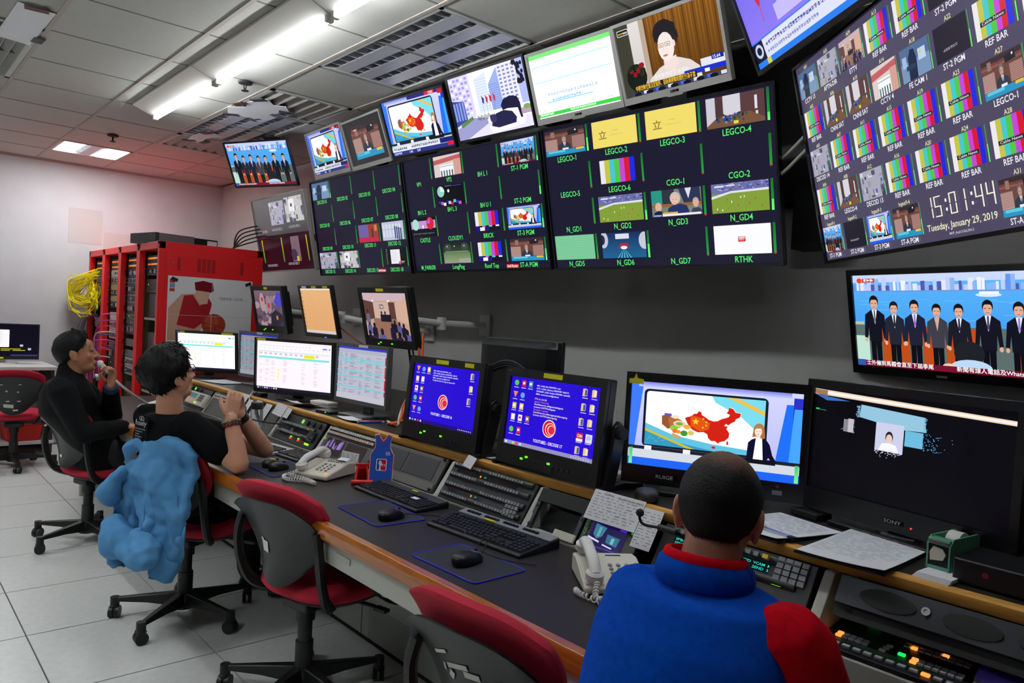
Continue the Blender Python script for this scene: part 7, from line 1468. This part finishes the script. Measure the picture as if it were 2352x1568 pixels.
# jersey board and red phone holder
t = thing('jersey_board', 'blue basketball jersey shaped board numbered 05', 'board', (2.765, -1.725, DZ), (radians(-12), 0, radians(138+90)))
out = [(-.052, 0), (.052, 0), (.052, .128), (.045, .14), (.034, .16), (.034, .188), (.039, .214), (.02, .22), (.012, .203), (0, .19), (-.012, .203), (-.02, .22), (-.039, .214), (-.034, .188), (-.034, .16), (-.045, .14), (-.052, .128)]
sc = lambda k, o=(0, .11): [((a-o[0])*k+o[0], (b-o[1])*k+o[1]) for a, b in out]
obj('white_edge', MB().prism(out, 0, .004), PAPER, t, sm=0); obj('red_edge', MB().prism(sc(.955), -.0006, 0), mat('jersey_red', (200, 24, 50), .5), t, sm=0); obj('blue_field', MB().prism(sc(.90), -.0012, 0), mat('jersey_blue', (24, 84, 190), .5), t, sm=0)
c = Cv(10, 20); c.line(3.3, 1.2, 5, 3.6, .35, (200, 24, 50)); c.line(6.7, 1.2, 5, 3.6, .35, (200, 24, 50)); c.text('05', 6.6, 8.2, 1.5, W_, w=2.2); c.rrect(2.4, 9.8, 5.2, 5.2, .7, W_); c.rrect(2.8, 10.1, 4.4, 4.6, .5, (30, 70, 170)); c.poly([(5.2, 10.1), (7.2, 10.1), (7.2, 14.7), (4.2, 14.7)], (206, 20, 50)); c.poly([(4.0, 10.5), (4.9, 10.8), (5.4, 12.4), (4.6, 13.4), (4.9, 14.7), (3.9, 14.7), (4.1, 12.8), (3.5, 11.8)], W_); c.text('TV', 5.3, 13.1, 1.1, W_, w=1.7)
po = c.build('printed_crest', .09, .2, t, (0, -.0013, .108), PRINT)
for v in po.data.vertices:
    if v.co.y > .0001: v.co.x *= .3; v.co.z *= .5
t = thing('phone_holder', 'red plastic phone holder before the jersey board', 'holder', (2.815, -1.665, DZ), (0, 0, radians(150+90)))
RP = mat('red_plastic', (206, 20, 26), .35)
fr = MB()
for a, b in (((-.03, 0, .0), (-.018, .035, .075)), ((.03, 0, .0), (.018, .035, .075))): fr.tube([a, b], .0055, 8)
obj('frame', fr, RP, t); obj('top_bar', MB().cb((0, .035, .075), (.06, .012, .014)), RP, t, bev=.003); obj('front_lip', MB().cb((0, -.01, .006), (.075, .04, .012)), RP, t, bev=.004); obj('hinge', MB().cyl((-.045, -.03, .012), (.045, -.03, .012), .011, 12), RP, t); obj('rear_leg', MB().prism([(.035, .075), (.085, 0), (.075, 0), (.03, .06)], -.02, .02, 'x'), RP, t)
# papers, cards
def sheet(name, label, cat, x, y, z, w, h, d, lines=0, rows=(), m=PAPER, curl=.0, tilt=None, group=None):
    t = thing(name, label, cat, (x, y, z), (0, 0, pi+radians(d)) if tilt is None else tilt, group)
    if tilt is None:
        obj('sheet', MB().sheet(lambda u, v: (V(((u-.5)*w, (v-.5)*h, .0012+curl*((2*u-1)**2*.5+(1-v)**2*.6))), V((0, 0, 1))), 8, 8, .001), m, t)
        if lines:
            r = random.Random(int(x*100)); lb = MB()
            for j in range(lines):
                a = -w*.42; yy = h*.42-j*h*.84/lines
                while a < w*.36:
                    q = r.uniform(.008, .04); q = min(q, w*.42-a); cz = .0026+curl*((2*a/w)**2*.5+(.5-yy/h)**2*.6)+curl*.08; lb.box(a, a+q, yy, yy+.0022, cz, cz+.0003); a += q+r.uniform(.004, .02)
            o = obj('printed_lines', lb, mat('print_grey', (190, 192, 200), .8), t, sm=0); o['kind'] = 'stuff'
    else:
        c = Cv(w*100, h*100); c.rect(0, 0, w*100, h*100, (238, 238, 240))
        r = random.Random(int(x*100)+3)
        for j in range(lines):
            yy = h*100*(.1+.86*j/lines); a = w*6
            while a < w*90: q = r.uniform(.5, 2.4); c.rect(a, yy, min(q, w*95-a), .22, (150, 152, 158)); a += q+r.uniform(.5, 1.6)
        for q in rows: c.text(*q)
        c.build('sheet', w, h, t, (0, 0, 0), PRINT)
    return t
SLP = (radians(-31.8), 0, pi)
def slope(x, s, out=.013): return (x, -1.8015-s*.527+out*.85, .752+s*.85+out*.527)
def sl_sheet(label, x, s, w, h, lines, rz=0, out=.016, rows=()): return sheet('note_sheet', label, 'paper', *slope(x, s, out), w, h, 0, lines, rows, tilt=(radians(-31.8), radians(rz), pi))
sl_sheet('printed table sheet hanging from the shelf edge above the waveform scope', 1.55, .145, .215, .105, 9, 0, .03, [('CX Wave', 4.5, 1.3, .7, (90, 90, 96)), ('Return / monitor source', 11, 1.6, .7, (90, 90, 96))])
sl_sheet('narrow printed card beside the gooseneck microphone', 1.40, .115, .075, .13, 12, 0, .034)
sl_sheet('blank white note stuck on the large intercom station', 2.315, .165, .055, .05, 0, 8, .036)
for i, (x, s, w, h, l) in enumerate(((4.68, .155, .12, .075, 'wide'), (4.56, .115, .07, .11, 'tall'), (4.44, .12, .075, .12, 'creased'), (4.29, .09, .085, .17, 'long printed'))): sl_sheet(l+' white note taped on the grey blanking panel', x, s, w, h, 5 if i != 3 else 14, i-2, .016)
sl_sheet('printed white card clipped above the mid intercom', 4.10, .155, .13, .07, 4, 4, .03); sl_sheet('small white card next to the printed card on the mid intercom', 3.99, .15, .06, .06, 4, 4, .03)
sheet('note_card', 'cream printed card standing between telephone and jersey board', 'paper', 3.075, -1.745, DZ+.045, .1, .085, 0, 12, tilt=(radians(-12), radians(3), radians(112+90)))
sheet('paper_stack', 'white papers lying before the poster-side monitor', 'paper', 5.52, -2.06, RZ, .3, .21, 12, 3, curl=.006); 
sheet('folded_envelope', 'folded white envelope before the pink-white spreadsheet', 'paper', 4.07, -1.985, RZ, .22, .09, 12, 0, m=CREAM, curl=.03)
sheet('loose_sheet', 'single white sheet curling beside the silver-edged monitor', 'paper', 3.45, -1.97, RZ, .19, .1, -5, 0, curl=.012)
t = onb('white_box', 'small white plastic box by the pink-white spreadsheet', 'box', 4.0, -2.085, RZ, 12); obj('lid', B(-.085, .085, -.035, .035, .018, .034), WHT, t, bev=.004); obj('base', B(-.083, .083, -.033, .033, 0, .018), WHT, t, bev=.003)
t = onb('black_tray', 'flat black device beside the silver-edged monitor foot', 'device', 3.76, -2.0, RZ, 6); obj('case', B(-.07, .07, -.05, .05, 0, .014), BLK, t, bev=.003); obj('light', MB().cb((.03, -.051, .008), (.008, .002, .004)), LED, t)
for x, y, d, m_, l in ((3.37, -2.035, 60, mat('red_pencil', (170, 60, 40), .5), 'reddish pencil lying on the raised shelf'), (3.33, -2.01, 75, mat('blue_pen', (30, 50, 180), .4), 'blue pen lying on the raised shelf'), (3.56, -1.76, 70, mat('blue_pen', (30, 50, 180), .4), 'blue pen lying beside the slim keyboard')):
    t = onb('pen', l, 'pen', x, y, (RZ if y < -1.9 else DZ)+.004, d); obj('barrel', MB().cyl((-.07, 0, 0), (.055, 0, 0), .004, 8), m_, t); obj('tip', MB().cyl((.055, 0, 0), (.07, 0, 0), .004, 8, .0008), mat('pen_tip', (210, 180, 140), .5), t); obj('end_cap', MB().cyl((-.075, 0, 0), (-.07, 0, 0), .0042, 8), WHT, t)
# clipboards
def clip(label, x, y, d, w, h, cd, nclip):
    t = onb('clipboard', label, 'clipboard', x, y, RZ, d); obj('board', B(-w/2, w/2, -h/2, h/2, 0, .006), BLKM, t)
    for i in range(3): obj('sheet', MB().sheet(lambda u, v, i=i: (V(((u-.5)*w*.97+.002*i, (v-.5)*h*.98-.004*i, .0075+.0014*i+.014*(1-v)**3*(u-.3)**2)), V((0, 0, 1))), 8, 8, .001), PAPER, t)
    r = random.Random(nclip); lb = MB()
    for j in range(26):
        a = -w*.42; yy = h*.38-j*h*.76/26
        while a < w*.36: q = r.uniform(.006, .05); q = min(q, w*.42-a); lb.box(a, a+q, yy, yy+.0016, .0118, .0121); a += q+r.uniform(.003, .03)
    o = obj('printed_lines', lb, mat('print_grey', (190, 192, 200), .8), t, sm=0); o['kind'] = 'stuff'
    obj('clip_bar', MB().cb((cd[0], cd[1], .016), (.09, .014, .006)), CHROME, t)
    for s in (-1, 1): obj('clip_foot', MB().cb((cd[0]+s*.052, cd[1]+.004, .014), (.018, .018, .008)), BLKM, t)
    return t
clip('clipboard of printed forms beside the blue jacket', 1.075, -2.03, -14, .235, .27, (.07, -.09), 1); clip('large clipboard of forms overhanging the shelf before the dark monitor', .825, -2.03, 2, .225, .37, (.02, .165), 2)
# tape dispenser, cards, black box
t = onb('tape_dispenser', 'mint green tape dispenser on the raised shelf', 'tape dispenser', .628, -2.06, RZ+.012, -8); MG = mat('mint_plastic', (96, 158, 128), .45)
for s in (-1, 1): obj('side_wall', MB().prism([(-.075, 0), (.085, 0), (.085, .055), (.06, .078), (-.06, .078), (-.075, .06)], s*.026-.002, s*.026+.002, 'x'), MG, t)
obj('floor_plate', B(-.026, .026, -.075, .085, 0, .008), MG, t); obj('rear_wall', B(-.026, .026, .08, .085, .008, .055), MG, t); obj('front_bridge', B(-.026, .026, -.075, -.045, .06, .075), MG, t, bev=.002); obj('black_front', B(-.024, .024, -.072, -.068, .008, .058), BLKM, t); obj('cutter', B(-.024, .024, -.08, -.075, .066, .07), CHROME, t)
obj('tape_roll', MB().lathe([(.012, -.016), (.032, -.016), (.032, .016), (.012, .016)], 24, (0, 0, 0), M.Translation((0, .015, .052)) @ M.Rotation(pi/2, 4, 'Y')), WHT, t); obj('pressed_roll', MB().prism([(-.018, .02), (.012, .025), (.018, .04), (.01, .052), (-.012, .055), (-.02, .04)], -.076, -.072), CREAM, t)
t = onb('card_stack', 'small stack of white cards under the tape dispenser', 'cards', .625, -2.0, RZ, -4)
for i in range(4): obj('card', B(-.04+.002*i, .042+.001*i, -.085+.003*i, .05, .003*i, .003*i+.0026), PAPER, t)
t = onb('black_device', 'flat black box with red emblem on the raised shelf', 'device', .42, -2.09, RZ, -3); obj('case', B(-.17, .17, -.14, .14, .004, .06), BLK, t, bev=.004); obj('emblem', MB().cyl((-.1, -.1405, .035), (-.1, -.142, .035), .007, 16), mat('dull_red', (120, 20, 40), .5), t); obj('foot', B(-.15, .15, -.12, .12, 0, .004), BLKM, t)
# microphone
t = thing('gooseneck_microphone', 'black gooseneck microphone with foam ball by the waveform scope', 'microphone', slope(1.24, .10, .006))
o0 = V(t.location); obj('stem', MB().tube(bez([V((0, 0, 0)), V((1.26, -1.80, .895))-o0, V((1.30, -1.79, .90))-o0, V((1.375, -1.79, .893))-o0, V((1.395, -1.79, .905))-o0, V((1.396, -1.79, .92))-o0], 20), .0045, 8), BLKM, t); obj('grip', MB().tube([V((1.265, -1.795, .897))-o0, V((1.325, -1.79, .899))-o0], .0095, 12), BLK, t); obj('foam_ball', MB().ell(V((1.396, -1.79, .925))-o0, (.0125,)*3, 14, 10), BLKM, t)
# bottle
t = onb('water_bottle', 'clear water bottle with black cap on the desk', 'bottle', 4.13, -1.735, DZ); GL = mat('clear_plastic', (225, 230, 230), .08, trans=.95, ior=1.2)
obj('body', MB().lathe([(.030, .0), (.034, .004), (.034, .15), (.031, .16), (.029, .165)], 24), GL, t); obj('cap', MB().lathe([(.034, .162), (.034, .195), (.031, .2)], 24), BLK, t); obj('base_ring', MB().lathe([(.0345, .003), (.0345, .028)], 24), mat('smoke_plastic', (40, 42, 44), .2), t)
# white charger on shelf edge and cables
t = onb('charger', 'black charger box with white plug and cable on the shelf edge', 'charger', 4.62, -1.955, RZ, 5); obj('box', B(-.05, .05, -.02, .03, 0, .022), BLK, t, bev=.003); obj('plug', MB().cb((-.03, -.02, .026), (.03, .02, .014)), WHT, t, bev=.004); obj('white_cable', MB().tube(bez([(-.03, -.03, .024), (.0, -.07, .0), (.05, -.09, -.04), (.06, -.1, -.09), (.05, -.14, -.165), (-.02, -.16, -.171)], 24), .003, 6), WHT, t)
for i, (c_, o_) in enumerate((((230, 90, 30), 0), ((214, 70, 24), .03), ((236, 130, 60), -.03), ((220, 220, 214), .05))):
    cable('loose_cable', ['orange', 'dark orange', 'pale orange', 'white'][i]+' cable hanging behind the silver-edged monitor', [(3.18+o_, -2.2, 1.4-.08*i), (3.16+o_*.5, -2.18, 1.15), (3.2+o_*1.6, -2.12-o_, 1.02), (3.13+o_, -2.08, .97), (3.2-o_, -2.05, .93), (3.27+o_, -2.1, RZ+.006)], .006, mat('loose_%d' % i, c_, .5))
cable('red_cable', 'red cable drooping between the two wall-arm monitors', [(4.35, -2.34, 1.4), (4.2, -2.42, 1.3), (4.05, -2.46, 1.27), (3.9, -2.47, 1.29)], .005, mat('red_orange_cable', (150, 50, 24), .5)); cable('red_cable', 'red cable hanging down from the meeting monitor', [(3.72, -2.5, 1.3), (3.70, -2.52, 1.15), (3.66, -2.5, 1.0), (3.66, -2.45, RZ+.006)], .005, mat('red_orange_cable', (150, 50, 24), .5))
cable('black_cable', 'thick black cable hanging down from the meeting monitor', [(3.76, -2.5, 1.3), (3.75, -2.52, 1.15), (3.73, -2.5, 1.0), (3.70, -2.45, RZ+.007)], .007, BLKM)
cable('headset_cable', 'dark green cable crossing before the bottle to the intercom', [(4.62, -1.86, .865), (4.45, -1.80, .865), (4.3, -1.74, .86), (4.15, -1.70, .85), (4.02, -1.74, .845), (3.95, -1.80, .84)], .005, mat('dark_green_cable', (24, 44, 40), .5))
for i in range(3): cable('hanging_wire', 'thin black wire hanging under the desk, %s of three' % ORD[i], [(2.10+.02*i, -1.30, .60), (2.11+.03*i, -1.36, .52), (2.10+.02*i, -1.45, .50), (2.12+.02*i, -1.6, .56), (2.1, -1.776, .6)], .003, BLKM)
# white handsets behind the anchor screen
t = onb('radio_handset', 'white radio handset standing behind the anchor screen edge', 'handset', 1.80, -2.15, RZ, 10); obj('body', MB().loft([((0, 0, 0), (.03, 0, 0), (0, .02, 0)), ((0, 0, .1), (.034, 0, 0), (0, .022, 0)), ((.0, 0, .17), (.026, 0, 0), (0, .018, 0))], 14), WHT, t); obj('antenna', MB().cyl((-.012, 0, .165), (-.02, 0, .25), .007, 10), WHT, t); obj('charging_base', B(-.05, .05, -.05, .05, 0, .03), WHT, t, bev=.008)
t = onb('radio_handset', 'short white handset lying in its charger behind YOUTUBE2', 'handset', 1.70, -2.22, RZ, -20); obj('body', MB().loft([((0, 0, .01), (.03, 0, 0), (0, .025, 0)), ((0, .02, .1), (.036, 0, 0), (0, .025, 0)), ((0, .05, .17), (.022, 0, 0), (0, .018, 0))], 14), WHT, t); obj('charging_base', B(-.05, .05, -.05, .05, 0, .03), WHT, t, bev=.008)
t = onb('teal_folder', 'teal plastic folder standing between the two YOUTUBE screens', 'folder', 2.27, -2.12, RZ, 75); obj('cover', B(-.11, .11, -.006, .006, 0, .22), mat('teal_plastic', (20, 130, 140), .35), t, bev=.003); obj('spine', B(-.115, -.11, -.012, .012, 0, .22), WHT, t)
sheet('loose_sheet', 'white sheets lying between the two YOUTUBE screens', 'paper', 2.27, -1.99, RZ, .15, .1, 10, 0, curl=.004)
for i, (dz, l) in enumerate(((0, 'upper'), (-.06, 'lower'))): cable('pale_cable', l+' pale cable loop behind the multiview panels', [(1.62, -2.78, 2.2+dz), (1.52, -2.7, 2.17+dz), (1.40, -2.66, 2.24+dz), (1.34, -2.7, 2.32+dz), (1.4, -3.15, 2.36+dz)], .007, mat('pale_cable2', (150, 148, 136), .5))
t = thing('junction_box', 'black junction box on the wall between the multiview panels', 'box', (1.52, -3.16, 1.86)); obj('case', B(-.12, .12, .0, .12, 0, .3), BLKM, t, bev=.005)
for z in (.1, .2): obj('screw', MB().cyl((-.06, .12, z), (-.06, .125, z), .008, 8), GRY, t)
t = thing('backing_board', 'black backing board on the wall behind the multiview panels', 'board', (1.4, -3.16, 2.06)); obj('board', B(-.9, .9, 0, .03, 0, .81), BLKM, t); obj('rail', B(-.9, .9, .03, .06, .02, .06), BLKM, t)
# ---- far white table
t = thing('white_table', 'white table against the far wall with lower shelf', 'table', (8.42, -.6, 0)); WT = mat('white_laminate', (206, 206, 204), .45)
obj('table_top', B(-.36, .36, -.84, 1.6, .80, .83), WT, t); obj('lower_shelf', B(-.3, .36, -.84, 1.6, .10, .125), WT, t)
obj('mid_shelf', B(.0, .36, -.84, 1.6, .68, .70), WT, t)
for y in (-.82, .4, 1.58): obj('side_panel', B(-.25, .36, y-.015, y+.015, 0, .80), DGR, t)
c = Cv(16, 9); c.rect(0, 0, 16, 9, (12, 10, 26)); c.rrect(0, 1.4, 9.6, 5.0, .2, (250, 250, 252)); c.rect(0, 6.4, 4, 1.3, (246, 246, 248)); c.ell(6.0, 7.1, 1.2, .7, (236, 110, 110)); c.ell(6.0, 7.1, .8, .45, (250, 190, 190))
for i in range(6): c.rect(6.4, 2+i*.6, 1.6, .16, (210, 212, 220)); c.rect(2.0, 2+i*.6, 2.6, .16, (220, 222, 228))
for x, y, w in ((7.8, 6.8, 2.4), (10.2, 6.8, 2.0), (7.8, 7.2, 2.0), (10.4, 7.2, 2.8)): c.rect(x, y, w, .18, (210, 200, 40))
for x, y in ((12, 5.6), (13.8, 6.6)): c.rect(x, y, .7, .6, (200, 200, 210))
c.rect(10, 8.5, 6, .4, (60, 60, 120))
tt, hs = display('computer_monitor', 'black monitor with white window and red logo on the far table', (8.42, -1.04, 1.045, 178, 0, .60, .34), c, (.012, .012, .012, .03), .04, BLK, 'monitor', None, .83)
obj('neck', B(-.04, .04, .04, .07, .01, .15), WHT, tt); obj('stand_base', MB().loft([((0, .05, 0), (.13, 0, 0), (0, .09, 0)), ((0, .05, .012), (.13, 0, 0), (0, .09, 0))], 20), WHT, tt); label_tag(hs, -.0, -.155, .03, .014)
t = thing('red_box', 'red plastic box with lid on the far table lower shelf', 'box', (8.32, -1.20, .125), (0, 0, radians(4))); RBX = mat('red_box', (200, 30, 18), .45)
obj('tub', MB().loft([((0, 0, 0), (.13, .13, 0), (-.13, .13, 0)), ((0, 0, .15), (.15, .15, 0), (-.15, .15, 0))], 4), RBX, t, sm=0, bev=.006); obj('lid', B(-.16, .16, -.16, .16, .15, .20), RBX, t, bev=.01)

# ================================================================== groups of repeats
GR_ = {'office_chair': 'crimson office chairs', 'keyboard': 'keyboards on the control desk', 'computer_mouse': 'computer mice', 'mouse_mat': 'blue-edged mouse mats', 'telephone': 'desk telephones', 'person': 'people at the control desk', 'television': 'televisions above the desk', 'multiview_panel': 'multiview panels', 'broadcast_monitor': 'broadcast monitors', 'computer_monitor': 'computer monitors', 'studio_monitor': 'large desk monitors', 'equipment_rack': 'red equipment racks', 'rack_unit': 'units in the red racks', 'patch_bay': 'amber patch bays in the red racks', 'tower_computer': 'tower computers in the red racks', 'rack_shelf': 'shelf plates in the red racks', 'cable_panel': 'cable panels in the red racks', 'patch_cable': 'coloured patch cables at the racks', 'thick_cable': 'thick cables at the far rack', 'black_cable': 'black cables behind the screens', 'loose_cable': 'loose cables by the silver-edged monitor', 'note_sheet': 'notes taped on the console', 'pen': 'pens', 'clipboard': 'clipboards', 'intercom_unit': 'intercom units in the console', 'hanging_wire': 'wires under the desk', 'recessed_light': 'recessed ceiling lights', 'air_vent': 'ceiling vents', 'sprinkler': 'ceiling sprinklers', 'torn_paper': 'torn papers on the ceiling', 'radio_handset': 'white radio handsets', 'red_cable': 'red cables', 'pale_cable': 'pale cables', 'loose_sheet': 'loose sheets on the shelf', 'blank_panel': 'blank console panels'}
for o in bpy.data.objects:
    k_ = o.name.split('.')[0]
    if o.parent is None and k_ in GR_ and 'label' in o.keys(): o['group'] = GR_[k_]
